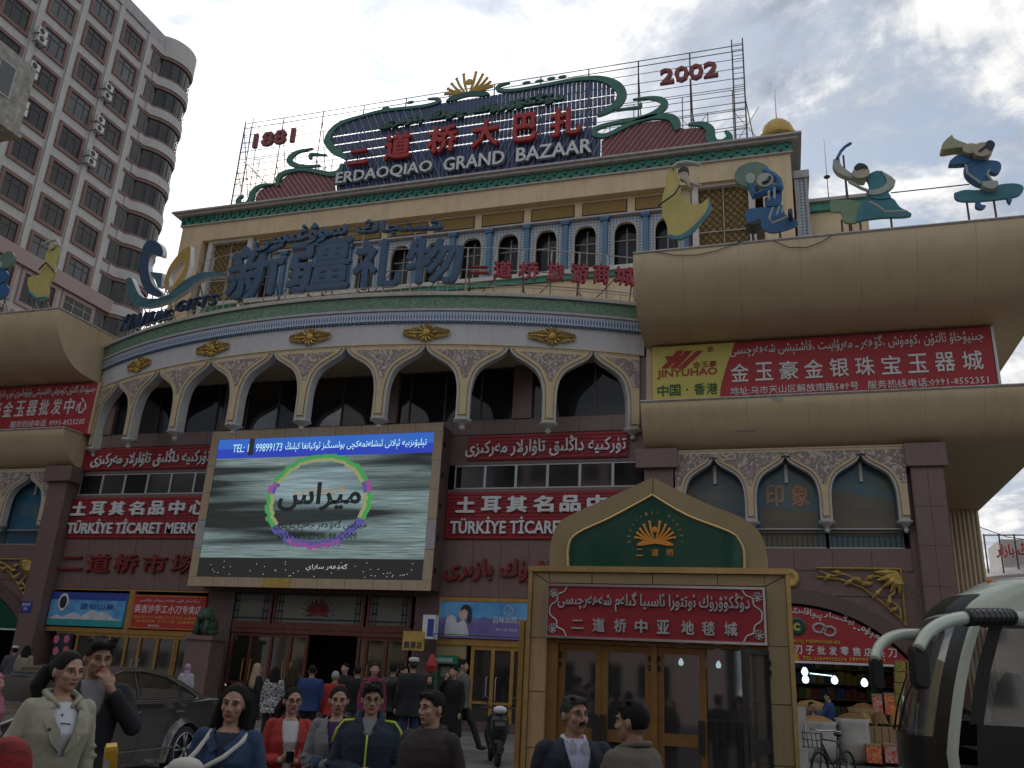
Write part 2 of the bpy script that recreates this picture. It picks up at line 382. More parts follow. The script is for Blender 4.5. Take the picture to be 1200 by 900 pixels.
def textY(s, x0, x1, z0, z1, Y, material, depth=.05, bold=0.0, parent=None, name='lettering', **k):
    return text(s, (x0, Y, z0), XV, ZV, x1-x0, z1-z0, material, depth, bold, parent, name, **k)
def chars(s, x0, x1, z0, z1, Y, material, depth=.06, bold=.0, parent=None, name='letter', fill=.82, **k):
    cs = [c for c in s]; n = len(cs); p = (x1-x0)/n
    for i, c in enumerate(cs):
        if c == ' ': continue
        hh = (z1-z0)
        if c == '·': textY('.', x0+p*(i+.42), x0+p*(i+.58), z0+hh*.4, z0+hh*.58, Y, material, depth, bold, parent, name); continue
        if c in '二一': a, b = z0+hh*.12, z1-hh*.14
        else: a, b = z0, z1
        textY(c, x0+p*(i+.5-fill/2), x0+p*(i+.5+fill/2), a, b, Y, material, depth, bold, parent, name, **k)
_ub = {}
def panel(x0, x1, y0, y1, z0, z1, material, parent, name='stone_panel'):   # one slab; slabs share one mesh per material
    key = (material.name, name)
    if key not in _ub:
        b = MB(); e = .012
        b.box(-.5, .5, -.5, .5, -.5, .5); me = b.build(name, material); _ub[key] = me.data; bpy.data.objects.remove(me)
    o = bpy.data.objects.new(name, _ub[key]); C.objects.link(o); o.parent = parent
    o.location = Vector(((x0+x1)/2, (y0+y1)/2, (z0+z1)/2))-wloc(parent); o.scale = (x1-x0, y1-y0, z1-z0); return o
def clad(x0, x1, z0, z1, Y, nx, nz, material, parent, th=.03, gap=.014, name='stone_panel', jit=.004):
    for i in range(nx):
        for j in range(nz):
            dy = random.uniform(-jit, jit)
            panel(lerp(x0, x1, i/nx)+gap/2, lerp(x0, x1, (i+1)/nx)-gap/2, Y-th+dy, Y-.002, lerp(z0, z1, j/nz)+gap/2, lerp(z0, z1, (j+1)/nz)-gap/2, material, parent, name)
# ================================================================== ground
g = MB(); g.quad((-400, -300, 0), (400, -300, 0), (400, 900, 0), (-400, 900, 0)); tag(g.build('ground', MT['asphalt']), kind='structure')
PZ = .25                                                             # the plaza stands two low steps above the road
plaza = MB(); plaza.box(-60, 30, 10.0, 60, .004, PZ-.02, 0); plaza = tag(plaza.build('plaza', MT['joint']), kind='structure')
stp = MB(); stp.box(-60, 30, 9.62, 9.998, .004, PZ*.5); tag(stp.build('plaza_step', MT['kerb_stone'], plaza))
for i in range(14):                                                  # paving stones, as far as they can be told apart
    for j in range(15):
        x0 = -16+i*1.2; y0 = 14.2+j*.95; off = .6 if j % 2 else 0
        panel(x0+off+.008, x0+off+1.192, y0+.008, y0+.942, PZ-.02, PZ+random.uniform(-.003, .003), MT['paving' if random.random() < .7 else 'paving_dark'], plaza, 'paving_stone')
b = MB(); b.box(-60, -17, 10.4, 30, PZ-.018, PZ); b.box(2.2, 30, 10.4, 30, PZ-.018, PZ); b.box(-17, 2.2, 10.0, 14.19, PZ-.018, PZ); b.box(-17, 2.2, 28.46, 30, PZ-.018, PZ)
tag(b.build('paving', MT['paving'], plaza), kind='stuff')
isl = MB(); isl.box(-14, -3.7, 1.2, 6.2, .004, .15); tag(isl.build('pavement', MT['paving']), kind='structure')
k = MB(); k.box(-3.7, -3.55, 1.2, 6.2, .004, .154); tag(k.build('kerb', MT['kerb_stone']), kind='structure')

# ================================================================== the bazaar building
BZ = thing('bazaar_building', 'wide cream and brown bazaar building with a bowed white arcade and roof sign', 'building', (ARC_X, 29, PZ))
GX0, GX1 = ARC_X-11.65, ARC_X+11.65                                  # inner sides of the two wings
def part(mb, name, mats, parent=None, **k): return mb.build(name, mats, parent or BZ, **k)
m = MB()
m.box(GX0-1.5, GX1+1.5, 27.800, 28.800, 4.34, 6.28); m.box(GX0-1.5, GX1+1.5, 27.800, 28.800, 10.01, 10.57)
m.box(GX0-1.5, GX1+1.5, 27.800, 28.800, 8.93, 9.05); m.box(GX0-1.5, GX1+1.5, 27.800, 28.800, 7.94, 8.05); m.box(GX0-1.5, GX1+1.5, 27.820, 28.800, 6.28, 7.94); m.box(GX0-1.5, GX1+1.5, 27.820, 28.800, 9.05, 10.01)
for x in (-26.6, -20.6, -13.7, -8.5, -4.4): m.box(x-.35, x+.35, 27.720, 28.400, 10.57, 12.6)
part(m, 'wall', MT['brown_granite'])
# storey slab and curved roof deck
m = MB()
def deck(u, v, z):
    s = lerp(-12.15, 12.15, u); p = cylmap(s, .1, z); return Vector((p.x, lerp(p.y, 38, v), z))
m.grid(lambda u, v: deck(u, v, 14.45), 30, 1); m.grid(lambda u, v: deck(u, v, 12.585), 30, 1, flip=True)
part(m, 'roof_deck', MT['cream_plaster'])
# dark rooms behind the glass
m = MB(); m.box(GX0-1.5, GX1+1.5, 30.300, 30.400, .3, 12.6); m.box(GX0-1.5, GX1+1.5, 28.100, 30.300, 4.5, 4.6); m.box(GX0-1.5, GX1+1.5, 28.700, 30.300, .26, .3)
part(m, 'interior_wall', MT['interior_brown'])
# upper glazing behind the arches
def window_row(x0, x1, z0, z1, Y, n, fm='aluminium', glass='dark_glass', fw=.05, name='window', mull=None):
    for i in range(n):
        a, c = lerp(x0, x1, i/n), lerp(x0, x1, (i+1)/n)
        w = MB(); w.box(a, c, Y-.03, Y+.04, z0, z0+fw); w.box(a, c, Y-.03, Y+.04, z1-fw, z1); w.box(a, a+fw, Y-.028, Y+.04, z0+fw, z1-fw); w.box(c-fw, c, Y-.028, Y+.04, z0+fw, z1-fw)
        if mull and i % mull == 1: w.box(lerp(a, c, .36)-fw/2, lerp(a, c, .36)+fw/2, Y-.027, Y+.03, z0+fw, z1-fw)
        fr = part(w, name, MT[fm])
        p = MB(); p.box(a+fw, c-fw, Y+.008, Y+.02, z0+fw, z1-fw); part(p, 'pane', MT[random.choice((glass, glass, 'dim_glass', 'store_glass'))], fr)
window_row(GX0-1.0, GX1+1.0, 10.57, 12.55, 27.900, 18, fm='steel_dark', fw=.035)
window_row(-27.36, -20.7, 8.06, 8.92, 27.850, 6, fw=.045); window_row(-10.9, -4.09, 8.06, 8.92, 27.850, 6, fw=.045)
# stone course over the shops, slab by slab
clad(-27.36, -20.5, 4.36, 6.26, 27.800, 6, 1, MT['brown_granite'], BZ); clad(-11.0, -4.09, 4.36, 6.26, 27.800, 7, 1, MT['brown_granite'], BZ)
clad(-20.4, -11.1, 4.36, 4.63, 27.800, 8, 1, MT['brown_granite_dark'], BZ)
clad(-27.36, -4.09, 10.02, 10.54, 27.800, 20, 1, MT['brown_granite'], BZ)

# ---- arcade piers with ogee arches
OG = [(0, 0), (.045, .07), (.10, .17), (.24, .30), (.44, .42), (.66, .55), (.88, .70), (1.02, .86), (1.11, 1.04), (1.17, 1.25), (1.21, 1.5), (1.225, 1.8), (1.225, 2.59)]
def ogee_pier(f, c, S, zap, H, parent, half=0, dep=.36, soft='white_trim', up=.05):
    """f maps (s, depth, z); c centre, S spacing of the arches, apex height zap, total height H"""
    k = S/2.914; kz = H/2.59; crv = cat_rom([(S/2-u*k, zap-d*kz) for u, d in OG], 3)        # outer outline, right half
    def off(e):
        o = []
        for i, (x, z) in enumerate(crv):
            a = crv[max(0, i-1)]; b = crv[min(len(crv)-1, i+1)]; t = Vector((b[0]-a[0], b[1]-a[1])); t.normalize()
            o.append((x+t.y*e if t.y < 0 else x-e, z-t.x*e*-1 if False else z+(-t.x)*e*-1))
        return o
    def hw(z, e):                                                    # half width of the pier inset by e (measured square to the curve)
        pts = []
        for i, (x, z_) in enumerate(crv):
            a = crv[max(0, i-1)]; b = crv[min(len(crv)-1, i+1)]; tx, tz = b[0]-a[0], b[1]-a[1]; l = math.hypot(tx, tz) or 1
            nx, nz = tz/l, -tx/l                                     # points into the pier (down-left)
            pts.append((x+nx*e, z_+nz*e))
        pts = pts[::-1]; return interp(z, [p[1] for p in pts], [p[0] for p in pts])
    z0, z1 = zap-H, zap+up
    lo, hi = (-1 if half >= 0 else 0), (1 if half <= 0 else 0)       # half: -1 keeps the right side, +1 the left
    def layer(mb, e, d0, d1, za, zb, m=0, n=34):
        rows = []
        for i in range(n+1):
            z = lerp(za, zb, i/n); w = max(.012, hw(z, e)) if z < zap-.001 else S/2-e*.0
            if z >= zap-.001: w = S/2
            xs = [lerp(lo*w if lo else -.16*k, hi*w if hi else .16*k, q/6) for q in range(7)]
            rows.append(([mb.av(f(c+x, d0, z)) for x in xs], [mb.av(f(c+x, d1, z)) for x in xs]))
        for i in range(n):
            for q in range(6): mb.face((rows[i][0][q], rows[i][0][q+1], rows[i+1][0][q+1], rows[i+1][0][q]), m)
            for q in (0, 6): a, b = rows[i][0][q], rows[i][1][q]; c2, d2 = rows[i+1][0][q], rows[i+1][1][q]; mb.face((a, b, d2, c2) if q == 0 else (b, a, c2, d2), m)
        for q in range(6):
            mb.face((rows[0][0][q+1], rows[0][0][q], rows[0][1][q], rows[0][1][q+1]), m); mb.face((rows[-1][0][q], rows[-1][0][q+1], rows[-1][1][q+1], rows[-1][1][q]), m)
    b = MB(); layer(b, 0, 0, dep, z0, z1); p = b.build('arch_pier', MT[soft], parent)
    b = MB(); layer(b, .055, -.02, .01, z0+.09, z1-.001); b.build('pier_face', MT['arch_cream'], p)
    b = MB(); layer(b, .085*k+.01, -.034, -.015, z0+.12, z1-.06, n=30)
    for sg in (lo, hi):
        pass
    b.build('dark_moulding', MT['interior_brown'], p)
    b = MB(); layer(b, .10*k+.01, -.045, -.03, z0+.135, z1-.075, n=30); b.build('pier_inlay', MT['arch_cream'], p)
    b = MB(); zt = zap-1.15*kz; layer(b, .23*k, -.062, -.04, zt, z1-.19*kz, n=18); b.build('carved_panel', MT['carved_plaster'], p)
    b = MB()                                                         # turned drop under the pier
    w = .26*k; base = f(c if not half else c-half*0, .02+dep/2, z0)
    b.lathe([(w*1.25, .0), (w*1.3, -.05), (w*.8, -.10), (w*.55, -.17), (w*.25, -.20), (w*.42, -.26), (w*.34, -.32), (.0, -.37)], base, 8); b.build('pier_finial', MT[soft], p, smooth=True)
    return p
S0 = 2.9136; s_of = lambda k: (-.336+.112*k)*ARC_R
for k in range(-1, 8): ogee_pier(cylmap, s_of(k), S0, 12.58, 2.59, BZ, half=(-1 if k == -1 else (1 if k == 7 else 0)))
# ---- bands over the arches
sa, sb = s_of(-1)-.35, s_of(7)+.35
def band(name, z0, z1, d0, material, d1=.4, n=60):
    b = MB(); curvebox(b, sa, sb, z0, z1, d0, d1, n); return part(b, name, MT[material])
band('white_frieze', 12.66, 13.5, -.0, 'white_plaster'); band('cream_moulding', 12.632, 12.659, -.05, 'arch_cream')
band('blue_frieze', 13.503, 13.86, -.10, 'blue_border'); band('grey_moulding', 13.863, 13.95, -.16, 'coping')
band('green_frieze', 13.953, 14.42, -.13, 'green_border'); band('coping', 14.423, 14.52, -.22, 'coping'); band('parapet', 14.522, 14.60, -.14, 'arch_cream')
b = MB()
for i in range(160):                                                 # little hanging teeth under the blue frieze
    s = lerp(sa, sb, (i+.5)/160); curvebox(b, s-.05, s+.05, 13.44, 13.502, -.08, -.004, 1)
part(b, 'frieze_teeth', MT['blue_tile']); BZ.children[-1]['kind'] = 'stuff'
# gilt medallions of scrollwork
def medallion(s, z, w, h):
    b = MB(); rnd = random.Random(int(s*10))
    def P(x, zz, d=-.05): return cylmap(s+x, d, z+zz)
    b.ell(P(0, 0), (.16, .08, .16), 12, 6)
    for q in range(12):
        a = 2*PI*q/12; b.tube([P(math.cos(a)*.14, math.sin(a)*.14), P(math.cos(a)*.27, math.sin(a)*.29, -.09), P(math.cos(a+.25)*.36, math.sin(a+.25)*.36)], [.04, .05, .015], 5)
    for sg in (-1, 1):
        for j in range(4):
            x = sg*(.34+.135*j); r = .135-.022*j
            for up in (-1, 1):
                pts = [P(x+sg*r*math.cos(t)*.9, up*(r*.2+r*math.sin(t)*1.3), -.05-.03*math.sin(t)) for t in [PI*.0, .5, 1.1, 1.7, 2.3, 3.0]]
                b.tube(pts, [.02, .035, .04, .035, .03, .015], 5)
        b.tube([P(sg*.3, 0), P(sg*.6, .02), P(sg*(w/2), 0)], [.05, .035, .008], 5)
    return part(b, 'gilt_medallion', MT['gilt'])
for k in (0, 1.5, 3, 4.5, 6): medallion(s_of(k), 13.06, 1.75, .74)

# ================================================================== upper block set back on the roof
YU = 37.0; UX0, UX1 = -32.9, 1.45
m = MB(); m.box(UX0, UX1, YU, 52, 25.15, 26.2); m.box(UX0, -31.35, YU, 52, 8, 25.15); m.box(.1, UX1, YU, 52, 8, 25.15)
m.box(-28.0, -3.3, YU+.45, YU+.75, 24.1, 25.15); m.box(-31.35, -28.0, YU+.75, YU+1.9, 25.0, 25.15); m.box(-3.3, .1, YU+.75, YU+1.9, 25.0, 25.15); m.box(-31.35, .1, YU+.45, 52, 8, 20.7); m.box(-31.35, .1, YU+1.9, 52, 20.7, 24.1)
part(m, 'upper_wall', MT['cream_plaster'])
m = MB(); m.box(UX0-.12, UX1+.12, YU-.12, 52.1, 26.2, 26.28); m.box(UX0-.38, UX1+.38, YU-.38, 52.4, 26.78, 26.92); m.box(UX0-.55, UX1+.55, YU-.55, 52.6, 26.922, 27.02); part(m, 'cornice', MT['coping'])
m = MB(); m.box(UX0-.1, UX1+.1, YU-.1, 52.1, 26.282, 26.778); fr = part(m, 'teal_frieze', MT['teal_tile'])
m = MB()
for i in range(120): x = lerp(UX0, UX1, (i+.5)/120); m.box(x-.07, x+.07, YU-.2, YU-.101, 26.33+(i % 2)*.18, 26.52+(i % 2)*.18)
q = m.build('frieze_block', MT['board_green'], fr); q['kind'] = 'stuff'
m = MB(); m.box(-31.35, .1, YU+.2, YU+.46, 21.0, 21.22); part(m, 'white_ledge', MT['white_trim'])
m = MB(); m.box(-31.35, .1, YU+.32, YU+.46, 20.72, 20.998); part(m, 'green_ledge', MT['teal_tile'])
# gilded brick panels
for i in range(9):
    c = ARC_X+(i-4)*2.71; b = MB(); b.box(c-1.15, c+1.15, YU+.40, YU+.449, 24.25, 24.98); p = part(b, 'brick_panel', MT['interior_brown'])
    b = MB(); b.quad((c-1.1, YU+.39, 24.3), (c+1.1, YU+.39, 24.3), (c+1.1, YU+.39, 24.93), (c-1.1, YU+.39, 24.93)); bb = b.build('gilt_brickwork', MT.get('gilt_weave') or mat('gilt_weave', (.42, .28, .08), (.16, .09, .02), 5.0, .6, .8, pat='weave'), p); bb['kind'] = 'stuff'
# arched gallery of blue lozenge tiles
def pointed(cx, w, z0, zs, zt, n=8):                                 # outline of a pointed arch opening, from lower left round to lower right
    pts = [(cx-w/2, z0)]
    for i in range(n+1): t = i/n; pts.append((cx-w/2*(math.cos(t*PI/2)**.75 if t < 1 else 0), zs+(zt-zs)*(math.sin(t*PI/2)**.92)))
    pts += [(2*cx-x, z) for x, z in pts[::-1][1:]]; return pts
for i in range(12):
    c = ARC_X+(i-5.5)*2.04; w = 1.2; o = pointed(c, w, 21.25, 23.0, 23.78)
    b = MB(); L_, R_ = c-.88, c+.88; top = 24.08; Y0, Y1 = YU+.55, YU+.8
    ox = [(L_, 21.25)]+[(L_, z) for x, z in o[1:9]]+[(L_, top)]
    for a in range(len(o)-1):                                         # tile wall round the opening
        (xa, za), (xb, zb) = o[a], o[a+1]; e = L_ if (xa+xb)/2 < c else R_
        q = [(xa, za), (xb, zb), (e, zb), (e, za)]
        b.face([b.av((x, Y0, z)) for x, z in q], 0); b.quad((xa, Y0, za), (xa, Y1, za), (xb, Y1, zb), (xb, Y0, zb), 1)
    b.quad((L_, Y0, o[9][1]-.0), (R_, Y0, o[9][1]), (R_, Y0, top), (L_, Y0, top))
    p = part(b, 'gallery_arch', [MT['lozenge_tile'], MT['white_trim']])
    b = MB(); b.tube([(x, Y0-.02, z) for x, z in o], .05, 4); b.build('arch_frame', MT['white_trim'], p)
    b = MB(); b.box(c-.62, c+.62, YU+1.1, YU+1.12, 21.25, 23.9); b.build('pane', MT['dark_glass'], p)
    b = MB(); b.box(c-.025, c+.025, YU+1.05, YU+1.09, 21.25, 23.7); b.box(c-.6, c+.6, YU+1.05, YU+1.09, 22.95, 23.0); b.build('window_frame', MT['steel_white'], p)
for i in range(13):
    c = ARC_X+(i-6)*2.04; b = MB(); b.box(c-.13, c+.13, YU+.36, YU+.6, 21.23, 23.85); b.box(c-.2, c+.2, YU+.3, YU+.6, 23.852, 23.93); b.box(c-.24, c+.24, YU+.27, YU+.6, 23.932, 24.05); b.box(c-.18, c+.18, YU+.32, YU+.6, 21.224, 21.34); part(b, 'blue_column', MT['blue_tile'])
m = MB(); m.box(-28.1, -3.35, YU+.3, YU+.6, 24.085, 24.17); part(m, 'gallery_cornice', MT['coping'])
# two big latticed bays
for cx in (-29.55, -1.75):
    z0, z1, hw_ = 19.5, 25.0, 1.18
    b = MB(); Y0 = YU+.2
    b.box(cx-hw_-.3, cx-hw_, Y0, Y0+.4, z0, z1+.3); b.box(cx+hw_, cx+hw_+.3, Y0, Y0+.4, z0, z1+.3); b.box(cx-hw_, cx+hw_, Y0, Y0+.4, z1, z1+.3); p = part(b, 'lattice_bay', MT['white_trim'])
    b = MB(); b.box(cx-hw_, cx+hw_, Y0+.33, Y0+.37, z0, z1); b.build('gilt_backing', mat('gilt_back%d' % (cx > -5), (.40, .27, .09), (.22, .13, .04), 9, .6, .8, pat='damask'), p)
    b = MB(); n = 7; d = 2*hw_/n
    for sg in (-1, 1):
        for i in range(-14, 8):
            pts = []
            for t in (0, 1): pass
            x_a = cx-hw_+i*d*1.0; L = z1-z0
            # line going up by d*1.15 for each d
            ta = max(0, (cx-hw_-x_a)/(L/1.15)) ; tb = min(1, (cx+hw_-x_a)/(L/1.15))
            if tb <= ta: continue
            P0 = (x_a+ta*L/1.15, z0+ta*L); P1 = (x_a+tb*L/1.15, z0+tb*L)
            if sg < 0: P0 = (2*cx-P0[0], P0[1]); P1 = (2*cx-P1[0], P1[1])
            b.bar((P0[0], Y0+.28-.02*(sg > 0), P0[1]), (P1[0], Y0+.28-.02*(sg > 0), P1[1]), .035)
    b.build('lattice', MT['steel_dark'], p)
    b = MB(); b.box(cx-.02, cx+.02, Y0+.2, Y0+.24, z0, z1); b.box(cx-hw_, cx+hw_, Y0+.2, Y0+.24, 22.6, 22.65); b.build('glazing_bar', MT['steel_white'], p)
# lower blocks to the right and the gilded dome
m = MB(); m.box(1.6, 2.15, 38.0, 44, 10, 25.35); part(m, 'stair_block', MT['lozenge_tile'])
m = MB(); m.box(1.58, 1.74, 37.9, 38.05, 10, 25.3); m.box(2.06, 2.18, 37.9, 38.05, 10, 25.3); m.box(1.55, 2.28, 37.85, 44, 25.352, 25.75); part(m, 'stair_block_trim', MT['coping'])
m = MB(); LZ = PY(975, 231, 38.3).z; m.box(2.2, 4.8, 38.6, 46, 10, LZ-.6); part(m, 'low_wing', MT['cream_plaster'])
m = MB(); m.box(2.2, 4.9, 38.4, 46, LZ-.595, LZ-.17); part(m, 'low_wing_frieze', MT['teal_tile'])
m = MB(); m.box(2.19, 5.05, 38.25, 46, LZ-.165, LZ); part(m, 'low_wing_coping', MT['coping'])
DC = PY(911, 158, 40.5); DC.z += .28
m = MB(); m.lathe([(.62, 24), (.62, DC.z-.75), (1.0, DC.z-.62), (1.0, DC.z-.46), (.92, DC.z-.44), (.85, DC.z-.1), (.72, DC.z+.18), (.5, DC.z+.42), (.24, DC.z+.56), (0, DC.z+.62)], (DC.x, 40.5, 0), 12); dome = part(m, 'gilt_dome', MT['gold_paint'], smooth=True, autos=40)
m = MB(); m.tube([(DC.x, 40.5, DC.z+.55), (DC.x, 40.5, DC.z+.85), (DC.x, 40.5, DC.z+2.6)], [.09, .03, .012], 6); m.build('spire', MT['gold_paint'], dome)
m = MB(); m.lathe([(.8, DC.z-.74), (.8, DC.z-.64)], (DC.x, 40.5, 0), 12); m.build('dome_opening', MT['interior_dark'], dome)
a = PY(971, 231, 39.5); m = MB(); m.tube([(a.x, 39.5, 22.0), (a.x-.0, 39.5, a.z), (a.x, 39.5, a.z+3.4)], [.03, .025, .01], 5); m.ell((a.x, 39.5, a.z+1.15), (.17, .17, .08), 8, 4); tag(m.build('antenna', MT['steel_dark']), 'thin lightning rod with a small disc beside the gilded dome', 'antenna')

# ================================================================== the two wings
mat('canopy_joint', (.45, .35, .22), None, 3, .7); mat('repair_patch', (.36, .34, .30), (.30, .28, .25), 6, .8)
def wing(side):
    mx = (lambda x: x) if side > 0 else (lambda x: 2*ARC_X-x)
    def bx(mb, x0, x1, *r, m=0): a, c = mx(x0), mx(x1); mb.box(min(a, c), max(a, c), *r, m)
    XE = 7.75; XI = GX1
    W = BZ
    def canopy(name, prof, XEnd, topY, z_top, back):
        b = MB(); pr = cat_rom(prof, 4); x0, x1 = sorted((mx(XI), mx(XEnd)))
        n = 14; pts = pr+[(back, pr[-1][1]), (back, z_top)]
        I = [[b.av((lerp(x0, x1, i/n), p[0], p[1])) for p in pts] for i in range(n+1)]
        for i in range(n):
            for j in range(len(pts)): k2 = (j+1) % len(pts); b.face((I[i][j], I[i][k2], I[i+1][k2], I[i+1][j]))
        b.face(I[0][::-1]); b.face(I[-1]); c = part(b, name, MT['canopy_metal'], smooth=True, autos=35)
        s = MB(); s.tube([(x0, pr[0][0]-.0, z_top+.03), (x1, pr[0][0], z_top+.03)], .045, 5); s.tube([(x0 if side < 0 else x1, pr[0][0], z_top+.03), (x0 if side < 0 else x1, back, z_top+.03)], .045, 5)
        if side < 0: s.tube([(x1, pr[0][0], z_top+.03), (x1, back, z_top+.03)], .045, 5)
        s.build('canopy_edge', MT['steel_white'], c)
        for i in range(1, 7):                                        # sheet joints
            xx = lerp(x0, x1, i/7+.01*math.sin(i*5)); j = MB(); j.tube([(xx, p[0]-.001, p[1]) for p in pr], .007, 4); j.build('sheet_joint', MT['canopy_joint'], c)
        return c
    up = canopy('upper_canopy', [(24.85, 15.1), (24.87, 14.75), (25.0, 14.3), (25.35, 13.75), (25.95, 13.2), (26.7, 12.95), (27.6, 12.88)], XE, 0, 15.1, 40)
    lowc = canopy('lower_canopy', [(26.42, 10.52), (26.45, 10.3), (26.6, 9.98), (26.85, 9.6), (27.2, 9.3), (27.62, 9.15)], XE, 0, 10.52, 40)
    b = MB(); bx(b, XI+.02, 6.6, 27.6, 39, 10.53, 12.87); part(b, 'middle_wall', MT['cream_plaster'])
    # body under the lower canopy
    b = MB(); bx(b, XI+.05, 4.72, 27.72, 39, 6.0+2.7, 9.14); bx(b, XI+.05, -3.15, 27.6, 39, 6.02, 8.7); bx(b, 3.72, 4.72, 27.6, 39, PZ, 8.7); bx(b, XI+.05, 3.72, 27.62, 39, 4.6, 6.02); bx(b, XI+.05, -2.95, 27.62, 39, PZ, 4.6)
    bx(b, -3.15, 3.72, 28.6, 39, 6.02, 8.7)
    part(b, 'wing_wall', MT['brown_granite'])
    b = MB(); bx(b, 3.86, 4.75, 27.25, 27.6, PZ, 8.4); bx(b, 3.74, 4.87, 27.12, 27.6, 8.402, 9.1); part(b, 'pilaster', MT['brown_granite'])
    for zz in range(7): bx_ = sorted((mx(3.88), mx(4.73))); clad(bx_[0], bx_[1], .3+zz*1.15, .3+(zz+1)*1.15, 27.25, 2, 1, MT['brown_granite'], W, .02, .012)
    b = MB(); bx(b, XI-.0, -3.15, 27.2, 27.62, PZ, 8.5); bx(b, XI-.25, -3.0, 27.0, 27.62, 8.502, 9.12); part(b, 'pilaster', MT['brown_granite'])
    a0, a1 = sorted((mx(XI+.1), mx(3.7))); clad(a0, a1, 5.35, 5.98, 27.62, 7, 1, MT['brown_granite'], W); 
    # segmental arch band and shop front
    R = 4.2; cz = 4.37-R; cx = .2
    arc = [(cx+R*math.sin(t), cz+R*math.cos(t)) for t in [lerp(-.86, .86, i/24) for i in range(25)]]
    b = MB()
    for sx in (0,):
        pts_o = [(cx+(R+.42)*math.sin(t), cz+(R+.42)*math.cos(t)) for t in [lerp(-.80, .80, i/24) for i in range(25)]]
        pts_i = [(cx+R*math.sin(t), cz+R*math.cos(t)) for t in [lerp(-.86, .86, i/24) for i in range(25)]]
        for i in range(24):
            q = [pts_i[i], pts_i[i+1], pts_o[i+1], pts_o[i]]; q = [(mx(x), z) for x, z in q]
            F_ = [b.av((x, 27.46, z)) for x, z in q]; B_ = [b.av((x, 27.66, z)) for x, z in q]; b.face(F_); b.face((F_[0], B_[0], B_[1], F_[1])); b.face((F_[3], F_[2], B_[2], B_[3]))
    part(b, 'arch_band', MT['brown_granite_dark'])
    b = MB()                                                         # wall over the arch
    for i in range(24):
        (xa, za), (xb, zb) = arc[i], arc[i+1]
        if xb < -2.95 or xa > 3.72: continue
        q = [(mx(xa), za), (mx(xb), zb), (mx(xb), 4.62), (mx(xa), 4.62)]; b.face([b.av((x, 27.62, z)) for x, z in q])
    bx(b, 3.35, 3.72, 27.63, 28.0, PZ, 4.61); part(b, 'spandrel_wall', MT['brown_granite'])
    # arched windows with ogee piers
    fl = (lambda s, d, z: Vector((s, 27.35+d, z)))
    for i in range(4):
        c = lerp(-3.0, 3.62, i/3) if False else (-.78-2.2+i*2.2); hf = 0
        if i == 0: hf = -1
        if i == 3: hf = 1
        if side < 0: hf = -hf
        ogee_pier(fl, mx(c), 2.2, 8.84, 2.02, W, half=hf, dep=.3, up=.28)
    for i in range(3):
        c = -1.93+2.2*i+.05; x0, x1 = sorted((mx(c-1.05), mx(c+1.05)))
        b = MB(); b.box(x0, x1, 27.9, 27.95, 6.03, 8.9); p = part(b, 'arched_window', MT['poster%d' % ((i if side > 0 else i+1) % 3)])
        b = MB(); b.box((x0+x1)/2-.05, (x0+x1)/2+.05, 27.8, 27.88, 8.1, 8.9); b.box(x0, x1, 27.8, 27.86, 6.62, 6.66); b.box(x0, x1, 27.8, 27.86, 6.03, 6.08); b.build('window_frame', MT['aluminium'], p)
        b = MB()
        for q in range(14): xx = lerp(x0, x1, (q+.5)/14); b.bar((xx, 27.8, 6.08), (xx, 27.8, 6.5), .018)
        b.bar((x0, 27.8, 6.5), (x1, 27.8, 6.5), .03); b.build('window_railing', MT['steel_dark'], p)
    # gilt carved corner
    for sx in (1, -1):
        b = MB(); rnd = random.Random(5)
        def Q(u, v, d=0): X_ = (3.36-u) if sx > 0 else (-2.96+u); return Vector((mx(X_), 27.55-d, 5.42-v))
        fr = [(0, 0), (2.35, 0), (2.35, .25), (1.7, .32), (1.1, .55), (.6, .95), (.2, 1.35), (0, 1.6)]
        b.tube([Q(u, v) for u, v in fr+[fr[0]]], .03, 4)
        for q in range(5):                                           # corner blossom
            a = PI/2*q/4; b.tube([Q(.12, .1, .03), Q(.12+.3*math.cos(a+.2), .1+.35*math.sin(a+.1), .10), Q(.1+.62*math.cos(a), .1+.62*math.sin(a), .02)], [.05, .11, .02], 6)
        stem = cat_rom([(.3, .3), (.7, .22), (1.1, .42), (1.5, .18), (1.9, .22), (2.25, .08)], 5); b.tube([Q(u, v, .03) for u, v in stem], .028, 5)
        stem = cat_rom([(.3, .3), (.22, .65), (.4, .85), (.15, 1.1), (.12, 1.4)], 5); b.tube([Q(u, v, .03) for u, v in stem], .03, 5)
        for (u, v, a, l) in [(.75, .2, .5, .3), (1.05, .4, -.5, .3), (1.3, .3, .6, .36), (1.6, .16, -.2, .3), (1.95, .2, .7, .25), (.35, .8, 1.2, .34), (.2, 1.1, .6, .25), (.55, .55, .8, .42), (.8, .42, .2, .3)]:
            b.tube([Q(u, v, .03), Q(u+l*.5*math.cos(a), v+l*.5*math.sin(a), .08), Q(u+l*math.cos(a), v+l*math.sin(a), .03)], [.02, .07, .012], 6)
        part(b, 'gilt_carving', MT['gold_paint'])
    # far side: wall of the flank and the fluted back wall
    b = MB(); n = 18; x0, x1 = 4.74, 7.7
    for i in range(n): xx = lerp(x0, x1, (i+.5)/n); b.tube([(mx(xx), 37.95, PZ), (mx(xx), 37.95, 9.14)], .085, 6, cap=False)
    bx(b, x0, x1, 37.98, 38.5, PZ, 9.14); part(b, 'fluted_wall', MT['cream_plaster'])
for i, (c1, c2) in enumerate([((.03, .09, .14), (.14, .14, .12)), ((.02, .11, .22), (.09, .13, .12)), ((.03, .13, .20), (.10, .13, .11))]): mat('poster%d' % i, c1, c2, .7, .22, stretch=(1, 1, 2.2))
wing(1); wing(-1)
